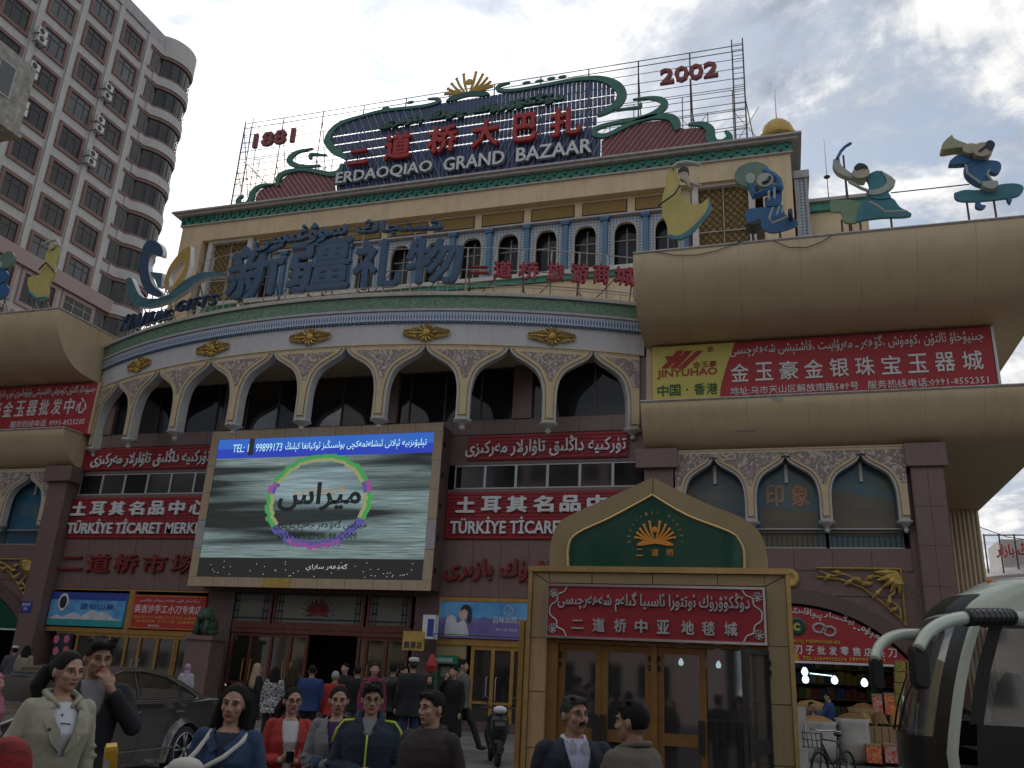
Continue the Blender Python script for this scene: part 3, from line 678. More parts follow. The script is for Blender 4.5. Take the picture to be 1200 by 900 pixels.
for ch, px in (('印', 909), ('象', 939)): p = PY(px, 590, 27.88); textY(ch, p.x-.30, p.x+.26, p.z-.1, p.z+.62, 27.885, MT['print_peach'] if 'print_peach' in MT else mat('print_peach', (.42, .22, .12), None, 3, .6), .01, .03, BZ, 'poster_letter')
def dune(px0, px1, yy, hh, mt):
    p, q = PY(px0, yy, 27.89), PY(px1, yy, 27.89); b = MB(); b.prism([(p.x, p.z-1.2), (q.x, p.z-1.2), (q.x, p.z-.05), (lerp(p.x, q.x, .7), p.z-.02), (lerp(p.x, q.x, .45), p.z+hh*.6), (lerp(p.x, q.x, .2), p.z+hh), (p.x, p.z+hh*.7)], 27.88, 27.893); part(b, 'poster_dune', mt)
mat('dune_print', (.14, .12, .08), (.10, .09, .07), .8, .3, stretch=(1, 1, 3)); dune(973, 1047, 583, .18, MT['dune_print']); dune(890, 957, 598, .1, MT['dune_print'])
# round lamp boss on the right wing
b = MB(); b.lathe([(0, 0), (.12, 0), (.14, .03), (.26, .05), (.28, -.02), (.3, -.06)], (0, 0, 0), 16)
b.v = [(x+PY(925, 677, 27.4).x, 27.5-z, y+PY(925, 677, 27.4).z) for x, y, z in b.v]; part(b, 'gilt_boss', MT['gold_paint'], smooth=True)

# worn patches and loose cables on the right canopies
def on_canopy(px, py, prof):                                          # first point of the ray on the canopy skin
    best = None
    for i in range(len(prof)-1):
        (ya, za), (yb, zb) = prof[i], prof[i+1]
        for k in range(12):
            Y = lerp(ya, yb, k/11); z = lerp(za, zb, k/11); p = PY(px, py, Y)
            if best is None or abs(p.z-z) < best[0]: best = (abs(p.z-z), Vector((p.x, Y-.012, z)))
    return best[1]
UPP = [(24.85, 15.1), (24.87, 14.75), (25.0, 14.3), (25.35, 13.75), (25.95, 13.2), (26.7, 12.95), (27.6, 12.88)]
b = MB(); b.face([b.av(on_canopy(x, y, UPP)) for x, y in [(1045, 320), (1052, 321), (1051, 333), (1048, 345), (1047, 356), (1040, 357), (1041, 340), (1044, 332)]][::-1]); part(b, 'repair_patch', MT['repair_patch'])
b = MB(); b.face([b.av(on_canopy(x, y, UPP)+Vector((0, -.006, 0))) for x, y in [(1046.5, 347), (1048.5, 347), (1048, 356), (1046.5, 357)]][::-1]); part(b, 'hole', MT['interior_dark'])
LOWP = [(26.42, 10.52), (26.45, 10.3), (26.6, 9.98), (26.85, 9.6), (27.2, 9.3)]
for pts in ([(860, 505), (886, 503), (887, 508), (876, 511), (862, 508)], [(903, 466), (917, 464), (917, 470), (905, 471)], [(928, 510), (933, 508), (934, 517), (929, 517)]): b = MB(); b.face([b.av(on_canopy(x, y, LOWP)) for x, y in pts][::-1]); part(b, 'repair_patch', MT['repair_patch'])
for k, pts in enumerate(([(768, 295), (790, 299), (815, 299), (840, 294), (860, 286), (872, 282)], [(908, 283), (925, 290), (945, 290), (962, 284), (975, 276)])):
    b = MB(); b.tube([PY(x, y, 24.80) for x, y in pts], .014, 5); tag(b.build('loose_cable', MT['black_plastic']), ['loose dark cable drooping under the yellow dancer', 'loose dark cable drooping under the blue drummer'][k], 'cable')
b = MB(); b.bar(PY(1044, 226, 25.3), PY(1136, 216, 25.3), .035); tag(b.build('tie_rod', MT['steel_dark']), 'thin rod running between the fiddler and the horn player', 'rod')
# ================================================================== LED screen
def sgn(name, label, cat='sign', loc=(0, 0, 0), group=None): return thing(name, label, cat, loc, group)
a, c_ = PY(248, 506, 26.800), PY(519.3, 495, 26.800); d_, e_ = PY(220.7, 686.7, 26.800), PY(505.3, 692, 26.800)
LX0, LX1, LZ0, LZ1 = (a.x+d_.x)/2, (c_.x+e_.x)/2, (d_.z+e_.z)/2, (a.z+c_.z)/2
led = sgn('video_screen', 'large lit video screen in a tan panelled frame over the bazaar entrance', 'screen', (LX0, 26.800, LZ0))
fw = .33
b = MB(); b.box(LX0+.05, LX1-.05, 26.850, 27.780, LZ0+.05, LZ1-.05); b.build('casing', MT['brown_granite_dark'], led)
b = MB()
for i in range(5): z = lerp(LZ0+.7, LZ1-.7, i/4); b = MB(); b.box(LX1-.06, LX1-.035, 27.100, 27.250, z-.1, z+.1); b.build('vent', MT['interior_dark'], led)
n = 9
for i in range(n):
    x0, x1 = lerp(LX0, LX1, i/n), lerp(LX0, LX1, (i+1)/n)
    panel(x0+.008, x1-.008, 26.800, 26.849, LZ1-fw, LZ1, MT['khaki_frame'] if 'khaki_frame' in MT else mat('khaki_frame', (.44, .335, .225), (.40, .305, .205), 2, .5, dirt=.2), led, 'frame_panel')
    panel(x0+.008, x1-.008, 26.800, 26.849, LZ0, LZ0+fw, MT['gold_paint'] if i == 3 else MT['khaki_frame'], led, 'frame_panel')
for i in range(5):
    z0, z1 = lerp(LZ0+fw, LZ1-fw, i/5), lerp(LZ0+fw, LZ1-fw, (i+1)/5)
    for x in (LX0, LX1-fw): panel(x, x+fw, 26.800, 26.849, z0+.008, z1-.008, MT['coping'] if i == 1 else MT['khaki_frame'], led, 'frame_panel')
SX0, SX1, SZ0, SZ1 = LX0+fw, LX1-fw, LZ0+fw, LZ1-fw
def led_mat(name, c, s=.9, c2=None, streak=False, grad=None):
    m = bpy.data.materials.new(name); m.use_nodes = True; MT[name] = m; nt = m.node_tree; N = nt.nodes; L = nt.links; b = N['Principled BSDF']
    b.inputs['Base Color'].default_value = (.01, .01, .01, 1); b.inputs['Roughness'].default_value = .4; b.inputs['Emission Strength'].default_value = s
    c = tuple(c)+(1,)
    if streak:
        tc = N.new('ShaderNodeTexCoord'); mp = N.new('ShaderNodeMapping'); L.new(tc.outputs['Object'], mp.inputs[0]); mp.inputs['Scale'].default_value = (.6, 1, 22)
        n1 = N.new('ShaderNodeTexNoise'); L.new(mp.outputs[0], n1.inputs[0]); n1.inputs['Scale'].default_value = 1.3; n1.inputs['Detail'].default_value = 5; n1.inputs['Distortion'].default_value = .6
        r = N.new('ShaderNodeValToRGB'); L.new(n1.outputs[0], r.inputs[0]); e = r.color_ramp.elements; e[0].position = .32; e[1].position = .72; e[0].color = c; e[1].color = tuple(c2)+(1,)
        mp2 = N.new('ShaderNodeMapping'); L.new(tc.outputs['Object'], mp2.inputs[0]); mp2.inputs['Scale'].default_value = (.05, 1, 1.0); mp2.inputs['Location'].default_value = (.3, 0, .35)
        n2 = N.new('ShaderNodeTexNoise'); L.new(mp2.outputs[0], n2.inputs[0]); n2.inputs['Scale'].default_value = 1.6; n2.inputs['Detail'].default_value = 1
        r2 = N.new('ShaderNodeValToRGB'); L.new(n2.outputs[0], r2.inputs[0]); r2.color_ramp.elements[0].position = .42; r2.color_ramp.elements[1].position = .53; r2.color_ramp.elements[0].color = (.07, .07, .065, 1)
        mx = N.new('ShaderNodeMix'); mx.data_type = 'RGBA'; mx.blend_type = 'MULTIPLY'; mx.inputs['Factor'].default_value = 1; L.new(r.outputs[0], mx.inputs['A']); L.new(r2.outputs[0], mx.inputs['B']); L.new(mx.outputs['Result'], b.inputs['Emission Color'])
    else: b.inputs['Emission Color'].default_value = c
    return m
led_mat('led_grey', (.08, .13, .13), .62, (.32, .42, .42), True); led_mat('led_disc', (.14, .22, .24), .66, (.36, .50, .53), True)
led_mat('led_blue', (.02, .05, .50), .7); led_mat('led_blue2', (.03, .14, .58), .7); led_mat('led_cyan', (.45, .75, .85), .9); led_mat('led_black', (.004, .006, .006), .6); led_mat('led_dark', (.008, .009, .008), 1)
led_mat('led_green', (.06, .36, .09), .6); led_mat('led_yellow', (.34, .37, .16), .6); led_mat('led_magenta', (.36, .09, .33), .55); led_mat('led_violet', (.10, .09, .34), .6); led_mat('led_white', (.6, .62, .6), .8); led_mat('led_orange', (.45, .22, .06), .7)
Yd = 26.835
def lpl(x0, x1, z0, z1, y, m_, name): b = MB(); b.quad((x0, y, z0), (x1, y, z0), (x1, y, z1), (x0, y, z1)); return b.build(name, MT[m_], led)
H_ = SZ1-SZ0; W_ = SX1-SX0; zb = SZ1-.145*H_; zk = SZ0+.135*H_
lpl(SX0, SX1, zk, zb, Yd, 'led_grey', 'picture'); lpl(SX0, SX1, zb, zb+.07*H_, Yd-.004, 'led_blue', 'banner'); lpl(SX0, SX1, zb+.07*H_, SZ1, Yd-.004, 'led_blue2', 'banner')
lpl(SX0, SX1, SZ0, zk, Yd-.004, 'led_dark', 'ticker'); lpl(SX0+.153*W_, SX0+.178*W_, zb+.02*H_, SZ1, Yd-.008, 'led_dark', 'dead_module')
cxp, czp = lerp(SX0, SX1, .515), lerp(SZ0, SZ1, .535); rx, rz = .235*W_, .325*H_
b = MB(); b.face([b.av((cxp+rx*math.cos(t), Yd-.008, czp+rz*math.sin(t))) for t in [-2*PI*i/48 for i in range(48)]][::-1]); b.build('disc', MT['led_disc'], led)
ringm = ['led_green', 'led_magenta', 'led_violet', 'led_yellow']; b = MB()
for i in range(72):
    t0, t1 = 2*PI*i/72, 2*PI*(i+1)/72; dg = math.degrees((t0+t1)/2) % 360
    col = 0 if (25 < dg < 155 or 170 < dg < 205+10 or dg > 335 or dg < 8) else 1
    if 215 <= dg < 240 or 300 < dg < 335: col = 2
    jr = random.uniform(-.018, .018)
    for r0, r1, mm in ((.87+jr, .94+jr, 3 if col == 0 else 2), (.94+jr, 1.03+jr*1.6, col)):
        b.quad(*[(cxp+rx*r*math.cos(t), Yd-.012, czp+rz*r*math.sin(t)) for r, t in ((r0, t1), (r0, t0), (r1, t0), (r1, t1))], mm)
b.build('ring', [MT[x] for x in ringm], led)
textY('TEL: 1   99899173', SX0+.075*W_, SX0+.315*W_, zb+.045*H_, zb+.105*H_, Yd-.006, MT['led_cyan'], .004, .0, led)
textY(uy('تېلېۋىزىيە ئېلانى ئىشلەتمەكچى بولسىڭىز ئوكيانغا كېلىڭ'), SX0+.33*W_, SX1-.03*W_, zb+.035*H_, zb+.115*H_, Yd-.006, MT['led_cyan'], .004, .005, led, res=1)
textY(uy('ميراس'), cxp-rx*.78, cxp+rx*.82, czp-.075*H_, czp+.13*H_, Yd-.014, MT['led_black'], .004, .03, led)
textY(uy('ميراس'), cxp-rx*.5, cxp+rx*.5, czp+.04*H_, czp+.11*H_, Yd-.012, MT['led_orange'], .002, .0, led)
textY(uy('ميراس گەۋھەر جەمـلـلـرى'), cxp-rx*.78, cxp+rx*.98, czp-.215*H_, czp-.14*H_, Yd-.014, MT['led_black'], .004, .01, led, res=1)
textY('WWW.UZMIR-88.COM', cxp-rx*.7, cxp+rx*.8, czp-.27*H_, czp-.225*H_, Yd-.014, MT['led_black'], .004, .0, led, res=1)
textY('0991-8550777', cxp-rx*.5, cxp+rx*.55, czp-.325*H_, czp-.285*H_, Yd-.014, MT['led_violet'], .004, .0, led, res=1)
textY(uy('گەۋھەر ساراي'), SX0+.50*W_, SX0+.68*W_, SZ0+.05*H_, SZ0+.10*H_, Yd-.006, MT['led_white'], .004, -.012, led, res=1)
b = MB()
for i in range(46): x = SX0+W_*random.choice([random.uniform(.72, .98), random.uniform(.05, .98)]); z = SZ0+H_*random.uniform(.01, .11); b.quad((x, Yd-.006, z), (x+.03, Yd-.006, z), (x+.03, Yd-.006, z+.02), (x, Yd-.006, z+.02))
q = b.build('stuck_pixel', MT['led_white'], led); q['kind'] = 'stuff'

# ================================================================== boards on the main wall
def ribbed(name, label, x0, x1, z0, z1, Y=27.790, n=None):
    t = sgn(name, label, 'sign', (x0, Y, z0)); b = MB(); b.box(x0, x1, Y-.06, Y, z0, z1); b.build('board', MT['red_sheet'], t)
    n = n or int((z1-z0)/.12); b = MB()
    for i in range(n): z = lerp(z0, z1, (i+.5)/n); b.box(x0+.01, x1-.01, Y-.085, Y-.061, z-.03, z+.03)
    q = b.build('rib', MT['red_sheet'], t); q['kind'] = 'stuff'; return t
TU = uy('تۈركىيە داڭلىق تاۋارلار مەركىزى')
t = ribbed('shop_sign', 'ribbed red board with white Arabic-script lettering right of the video screen', PY(548, 540, 27.800).x, -4.7, 9.07, 9.97)
a, b_ = PY(546, 531, 27.700), PY(734, 515, 27.700); textY(TU, a.x, b_.x, 9.14, 9.87, 27.705, MT['sign_white'], .07, .016, t)
t = ribbed('shop_sign', 'ribbed red board with white Arabic-script lettering left of the video screen', -27.36, -20.4, 9.07, 9.97)
a = PY(109, 535, 27.700); textY(TU, a.x, a.x+(b_.x-PY(546, 531, 27.700).x), 9.14, 9.87, 27.705, MT['sign_white'], .07, .016, t)
for side, lab in ((1, 'ribbed red Turkish goods board with white bilingual lettering, right of the screen'), (-1, 'ribbed red Turkish goods board with white bilingual lettering, left of the screen')):
    if side > 0: x0, x1 = PY(524, 600, 27.800).x, -4.09; tx0, tx1 = PY(531, 600, 27.700).x, PY(750, 600, 27.700).x; lx0, lx1 = PY(528, 620, 27.700).x, PY(742, 620, 27.700).x
    else: x0, x1 = -27.36, -20.3; tx0, tx1 = PY(82, 600, 27.700).x, PY(244, 600, 27.700).x; lx0, lx1 = PY(80, 620, 27.700).x, PY(251, 620, 27.700).x
    t = ribbed('shop_sign', lab, x0, x1, 6.29, 7.92)
    chars('土耳其名品中心', tx0, tx1, 7.19, 7.76, 27.705, MT['sign_white'], .09, .045, t, fill=.78)
    textY('TÜRKİYE TİCARET MERKEZİ', lx0, lx1, 6.46, 7.05, 27.705, MT['sign_white'], .09, .022, t)
t = sgn('market_name_letters', 'dark red Chinese characters of the market name on brown stone', 'sign', (-28, 27.800, 4.8))
chars('二道桥市场', PY(68, 665, 27.730).x, PY(232, 665, 27.730).x, 4.96, 5.68, 27.765, MT['dull_red'], .12, .02, t, fill=.84)
t = sgn('market_name_letters', 'dark red Arabic-script letters of the market name on brown stone', 'sign', (-11, 27.800, 4.8))
textY(uy('دۆڭكۆۋرۈك بازىرى'), PY(521, 670, 27.730).x, PY(700, 670, 27.730).x, 4.87, 5.78, 27.765, MT['dull_red'], .12, .03, t)

# ================================================================== letters on the coping of the bowed front
RO = ARC_R-.45
def arc_frame(s, z): th = s/ARC_R; return cylmap(s, .45, z), Vector((math.cos(th), math.sin(th), 0))
def arc_char(ch, xa, xb, ya, yb, mtl, depth, bold, parent, shear=0.0):
    """letter drawn where the photo shows it: left/right and bottom/top edges"""
    s0, z0 = PC(xa, yb, RO); s1, _ = PC(xb, yb, RO); _, z1 = PC((xa+xb)/2, ya, RO); _, zb_ = PC((xa+xb)/2, yb, RO)
    o, r = arc_frame((s0+s1)/2, zb_); w = (s1-s0)*RO/ARC_R
    return text(ch, o-r*w/2, r, ZV, w, z1-zb_, mtl, depth, bold, parent, 'letter', 2, shear)
gift = sgn('rooftop_lettering', 'blue Chinese gift shop letters on a light frame above the white arcade', 'sign', (ARC_X, 25.4, 14.6))
for ch, xa, xb, ya, yb in (('新', 266, 330, 289, 350), ('疆', 336, 410, 284, 343), ('礼', 412, 470, 282, 340), ('物', 474, 541, 281, 334)): arc_char(ch, xa, xb, ya, yb, MT['letter_blue'], .16, .028, gift)
t2 = sgn('rooftop_lettering', 'thin blue Arabic-script letters above the blue Chinese letters', 'sign', (ARC_X-2, 25.4, 17))
wd = ['شىنجاڭ', 'سوۋغىسى']; arc_char(uy(wd[1]), 302, 408, 266, 290, MT['letter_blue'], .2, .03, t2); arc_char(uy(wd[0]), 419, 520, 258, 276, MT['letter_blue'], .2, .03, t2)
t3 = sgn('rooftop_lettering', 'row of red Chinese travel mall characters above the green frieze', 'sign', (-8, 25.6, 15))
for ch, xa, xb, ya, yb in (('二', 552, 573, 314, 322), ('道', 578, 600, 308, 327), ('桥', 607, 631, 309, 330), ('旅', 640, 661, 310, 331), ('游', 668, 689, 311, 333), ('商', 694, 713, 311, 334), ('城', 719, 744, 315, 336)): arc_char(ch, xa, xb, ya, yb, MT['red_pink'] if 'red_pink' in MT else mat('red_pink', (.33, .035, .06), (.27, .03, .05), 4, .5), .2, .03, t3)
t4 = sgn('rooftop_lettering', 'small navy Latin letters under the teal swan emblem', 'sign', (-24, 27, 14.7))
xs = [143, 151, 158, 165, 173, 181, 189, 196, 203]
for i, ch in enumerate('XINJIANG'): yy = lerp(376, 366, i/8); arc_char(ch, xs[i], xs[i+1]-.8, yy-3, yy+12-3*i/8, MT['letter_navy'], .15, .03, t4, shear=.2)
xs = [208, 219, 226, 236, 246, 257]
for i, ch in enumerate('GIFTS'): yy = lerp(357, 350, i/4); arc_char(ch, xs[i], xs[i+1]-1, yy-3, yy+9, MT['letter_navy'], .15, .03, t4, shear=.2)
swan = sgn('swan_emblem', 'blue, gold and teal swan shaped emblem on the coping at the left', 'sign', (-24.5, 27, 14.7))
def arc_poly(pts, mtl, name, d0=.35, d1=.55, parent=swan):
    b = MB(); q = [PC(x/3.75+130, y/3.75+230, RO) for x, y in pts]
    ar = sum(q[i][0]*q[(i+1) % len(q)][1]-q[(i+1) % len(q)][0]*q[i][1] for i in range(len(q)))
    if ar < 0: q = q[::-1]
    A = [b.av(cylmap(s, d0, z)) for s, z in q]; B = [b.av(cylmap(s, d1, z)) for s, z in q]; b.face(A); b.face(B[::-1])
    for i in range(len(q)): j = (i+1) % len(q); b.face((A[i], B[i], B[j], A[j]), 1)
    return b.build(name, [MT[mtl], MT['sign_white']], parent)
arc_poly(cat_rom([(148, 230), (165, 203), (195, 197), (225, 215), (238, 245), (232, 270), (205, 262), (185, 265), (175, 300), (178, 350), (195, 395), (235, 430), (225, 445), (180, 435), (150, 400), (135, 350), (135, 290), (148, 232)], 3), 'letter_blue', 'swan_neck')
arc_poly([(180, 335), (235, 342), (230, 400), (215, 405), (203, 372)], 'sign_teal' if 'sign_teal' in MT else mat('sign_teal', (.05, .15, .19), (.04, .12, .155), 3, .45).name, 'swan_beak')
arc_poly(cat_rom([(355, 222), (320, 240), (270, 300), (245, 360), (244, 412), (262, 395), (262, 360), (285, 320), (322, 286), (327, 318), (300, 370), (257, 418), (262, 425), (320, 385), (345, 330), (355, 280), (356, 224)], 3), 'gold_paint', 'gold_wing', .38, .58)
arc_poly(cat_rom([(80, 370), (105, 365), (140, 440), (200, 455), (260, 440), (330, 380), (400, 345), (470, 340), (530, 358), (440, 362), (390, 385), (330, 430), (270, 465), (200, 490), (130, 490), (95, 450), (81, 372)], 3), 'sign_teal', 'teal_wave', .30, .50)
# scaffold of light pipes behind all of these
sf = sgn('letter_frame', 'light pipe scaffold holding the letters on the bowed coping', 'frame', (ARC_X, 26, 14.6))
b = MB(); k_ = MB(); s0, s1 = s_of(-1)+.2, s_of(7)+.2; nn = 22
for i in range(nn+1):
    s = lerp(s0, s1, i/nn); top = 17.6 if 3.5 < i < 15 else (16.8 if i >= 15 else 15.9)
    if i < 4: top = 17.2
    b.bar(cylmap(s, .75, 14.6), cylmap(s, .75, top), .05)
    if i % 2 == 0: k_.bar(cylmap(s, .75, top-.3), cylmap(s+.1, 2.1, 14.5), .045); k_.bar(cylmap(s, .75, 15.2), cylmap(s+.9, 1.6, 14.5), .04)
    else: k_.bar(cylmap(s-.4, .7, 15.0), cylmap(s+.35, .72, 15.9), .03)
    if i < nn:
        s2 = lerp(s0, s1, (i+1)/nn)
        for z in ((15.05, 15.9, 16.8, 17.6) if 3.5 < i < 14.5 else ((15.0, 15.35, 15.9, 16.8) if i >= 14 else (15.0, 15.9))): b.bar(cylmap(s, .76, z), cylmap(s2, .76, z), .035)
b.build('pipe', MT['steel_white'], sf); k_.build('brace', MT['steel_dark'], sf)
b = MB(); n = 70
for i in range(n): s = lerp(sa, sb, (i+.5)/n); b.bar(cylmap(s, .05, 14.6), cylmap(s, .05, 14.9), .02)
for i in range(n): b.bar(cylmap(lerp(sa, sb, i/n), .05, 14.9), cylmap(lerp(sa, sb, (i+1)/n), .05, 14.9), .025)
b.build('railing', MT['steel_white'], sf)

# ================================================================== the big roof sign
YR = 37.4
def XZ(x, y, Y=YR): p = PY(x, y, Y); return (p.x, p.z)
roof = sgn('roof_sign', 'big blue slatted roof sign with green scrolls reading Grand Bazaar', 'sign', (ARC_X, YR, 27.02))
def clip_line(poly, p, d):
    """parameter intervals of the line p+t*d inside poly"""
    ts = []; n = len(poly)
    for i in range(n):
        a, c = poly[i], poly[(i+1) % n]; ex, ez = c[0]-a[0], c[1]-a[1]; den = d[0]*ez-d[1]*ex
        if abs(den) < 1e-9: continue
        t = ((a[0]-p[0])*ez-(a[1]-p[1])*ex)/den; u = ((a[0]-p[0])*d[1]-(a[1]-p[1])*d[0])/den
        if 0 <= u < 1: ts.append(t)
    ts.sort(); return [(ts[i], ts[i+1]) for i in range(0, len(ts)-1, 2)]
blue = [XZ(*p) for p in [(395, 229.5), (393, 208), (401, 199), (407, 186), (393, 178), (384, 168), (393, 150), (405, 144), (423, 139), (451, 132), (521, 121), (580, 112), (639, 100), (678, 95.5), (695, 95), (713, 100), (723, 109), (720, 118), (709, 130), (700, 137), (697, 151), (697, 160), (703, 165)]]
blue.append((XZ(703, 188)[0], 27.1)); blue[0] = (blue[0][0], 27.1)
mr = [XZ(*p) for p in [(705, 165), (720, 155), (737, 148), (760, 142.5), (781, 141), (793, 148), (802, 151), (821, 149.5), (828, 153)]]; mr.append((mr[-1][0], 27.1)); mr.append((mr[0][0], 27.1))
ml = [XZ(*p) for p in [(300, 231), (304, 223), (319, 215), (328, 212), (339, 204), (354, 201), (368, 202.5), (379, 206), (392, 208)]]; ml.append((ml[-1][0]+.3, 27.1)); ml.append((ml[0][0], 27.1))
gaps = [31.45, 30.85, 30.25, 29.65]
zz = [27.12, 29.6, 30.2, 30.8, 31.4, 33]
b = MB(); b2 = MB(); xa = min(p[0] for p in blue)-.5; xb = max(p[0] for p in blue)+.5; x = xa
while x < xb:
    for i in range(5):
        za, zb2 = zz[i]+(.06 if i else 0), zz[i+1]-.06
        for t0, t1 in clip_line(blue, (x, 0), (0, 1)):
            z0, z1 = max(t0, za), min(t1, zb2)
            if z1-z0 > .08: (b if i else b2).box(x-.098, x+.098, YR-.05, YR+.05, z0, z1)
    x += .235
q = b.build('slat', MT['sign_navy'], roof); q['kind'] = 'stuff'; q = b2.build('lower_slat', MT['sign_navy'], roof); q['kind'] = 'stuff'
b = MB(); b.prism([(p[0], min(p[1], 29.56)) for p in blue if p[1] < 29.9], YR+.06, YR+.1)
b.build('backing', MT['interior_dark'], roof)
b = MB()
for i, x0 in enumerate([xa+.12+j*.47 for j in range(int((xb-xa)/.47))]):   # neon tubes laid aslant over the blue field
    sgnx = .45 if x0 > ARC_X else -.45
    for t0, t1 in clip_line(blue, (x0, 27.1), (sgnx, 1)):
        z0, z1 = max(27.1+t0, 27.12), min(27.1+t1, 33)
        if z1-z0 > .3: b.bar((x0+sgnx*(z0-27.1), YR-.09, z0), (x0+sgnx*(z1-27.1), YR-.09, z1), .03)
q = b.build('neon_tube', MT['coping'], roof); q['kind'] = 'stuff'
for poly, dx in ((mr, .75), (ml, -.75)):
    b = MB(); b.prism(poly, YR+.0, YR+.06); f_ = b.build('maroon_field', MT['sign_maroon'], roof); b = MB(); x0 = min(p[0] for p in poly)-6
    while x0 < max(p[0] for p in poly)+6:
        for t0, t1 in clip_line(poly, (x0, 27.1), (dx, 1)):
            if t1-t0 > .15: b.bar((x0+dx*t0, YR-.03, 27.1+t0), (x0+dx*t1, YR-.03, 27.1+t1), .035)
        x0 += .31
    q = b.build('neon_tube', MT['coping'], f_); q['kind'] = 'stuff'
def ribbon(px, wpx, mtl='sign_green', name='green_scroll', parent=roof, Y=YR-.15, th=.18, n=5):
    pts = cat_rom([XZ(*p)+(w,) for p, w in zip(px, wpx)], n); sc_ = 37.4/1000*1.3; L_, R_ = [], []
    for i, (x, z, w) in enumerate(pts):
        a, c = pts[max(0, i-1)], pts[min(len(pts)-1, i+1)]; t = Vector((c[0]-a[0], c[1]-a[1])); t = t.normalized() if t.length > 0 else Vector((1, 0))
        L_.append((x-t.y*w*sc_/2, z+t.x*w*sc_/2)); R_.append((x+t.y*w*sc_/2, z-t.x*w*sc_/2))
    b = MB(); m_ = len(pts)
    A = [(b.av((p[0], Y, p[1])), b.av((q[0], Y, q[1])), b.av((p[0], Y+th, p[1])), b.av((q[0], Y+th, q[1]))) for p, q in zip(L_, R_)]
    for i in range(m_-1):
        a, c = A[i], A[i+1]; b.face((a[0], a[1], c[1], c[0])); b.face((a[2], c[2], c[3], a[3])); b.face((a[0], c[0], c[2], a[2])); b.face((a[1], a[3], c[3], c[1]))
    b.face((A[0][0], A[0][2], A[0][3], A[0][1])); b.face((A[-1][0], A[-1][1], A[-1][3], A[-1][2])); return b.build(name, MT[mtl], parent)
ribbon([(598, 98), (585, 102), (585, 107), (605, 107), (640, 101), (680, 94), (705, 94), (722, 101), (729, 112), (723, 124), (708, 133), (700, 137)], [1, 3, 4, 4, 4, 5, 7, 10, 11, 9, 6, 2])
ribbon([(502, 117), (514, 117), (514, 121), (495, 126), (451, 131), (423, 138), (400, 146), (389, 156), (385, 167), (392, 177), (402, 183), (407, 188)], [1, 3, 4, 4, 4, 4, 6, 8, 9, 9, 6, 3])
ribbon([(742, 118), (760, 116), (774, 118), (779, 124), (770, 133), (751, 140), (713, 147), (698, 153), (698, 159), (711, 160), (732, 150), (751, 142), (769, 138), (786, 139), (793, 146), (793, 154)], [1, 3, 6, 8, 7, 5, 4, 5, 6, 5, 5, 5, 6, 8, 9, 4])
ribbon([(807, 147), (823, 147), (832, 153), (833, 163), (838, 169), (848, 168), (855, 162), (850, 155)], [2, 6, 9, 10, 9, 7, 7, 3])
ribbon([(286, 230), (281, 234), (281, 240), (289, 241), (295, 235), (297, 227), (302, 221), (310, 218), (321, 217)], [2, 5, 7, 8, 8, 7, 5, 4, 2])
ribbon([(327, 219), (327, 210), (336, 203), (354, 200), (372, 202), (387, 205), (398, 203), (402, 193)], [3, 7, 6, 4, 5, 6, 8, 3])
ribbon([(368, 175), (350, 179), (341, 186), (342, 192), (355, 196), (376, 195)], [1, 4, 7, 7, 4, 2])
ribbon([(365, 187), (366, 182), (384, 183)], [4, 4, 1]); ribbon([(719, 130), (748, 127), (750, 123)], [1, 3, 5])
for x, y in ((617, 97), (632, 95), (646, 92), (659, 90), (481, 120), (452, 127)): pc = XZ(x, y); b = MB(); b.ell((pc[0], YR, pc[1]), (.28, .08, .10), 8, 4); b.build('green_dot', MT['sign_green'], roof)
def word(s, xa, xb, ya, yb, mtl, depth, bold, parent, Y=YR-.12, name='lettering', **k):
    p, q = PY(xa, yb, Y), PY(xb, yb, Y); zt = PY(xa, ya, Y).z; return textY(s, p.x, q.x, p.z, zt, Y, mtl, depth, bold, parent, name, **k)
zb_ = XZ(398, 221)[1]; zt_ = XZ(398, 206)[1]
for s, xa_, xb_ in (('ERDAOQIAO', 398, 509.5), ('GRAND', 521.5, 593), ('BAZAAR', 606, 695)):
    textY(s, XZ(xa_, 205)[0], XZ(xb_, 195)[0], zb_, zt_, YR-.14, MT['sign_silver'], .22, .022, roof)
zc0, zc1 = XZ(486, 188)[1], XZ(486, 157)[1]
for ch, xa_, xb_ in (('二', 415, 438), ('道', 455, 486), ('桥', 505, 539), ('大', 555, 587), ('巴', 603, 631), ('扎', 646, 683)):
    lo, hi = (zc0, zc0+(zc1-zc0)*.55) if ch == '二' else (zc0, zc1)
    textY(ch, XZ(xa_, 165)[0], XZ(xb_, 160)[0], lo, hi, YR-.18, MT['red_paint'], .25, .035, roof, 'letter')
z0 = XZ(443, 156)[1]; textY(uy('دۆڭكۆۋرۈك چوڭ بازىرى'), XZ(446, 150)[0], XZ(663, 113)[0], z0-.05, z0+.8, YR-.14, MT['board_green'], .2, .06, roof)
textY('1881', XZ(300, 165)[0], XZ(348, 160)[0], XZ(300, 176)[1], XZ(300, 160)[1], YR-.1, MT['sign_maroon'], .2, .035, roof); textY('2002', XZ(774, 95)[0], XZ(842, 85)[0], XZ(774, 103)[1], XZ(774, 85)[1], YR-.1, MT['sign_maroon'], .2, .035, roof)
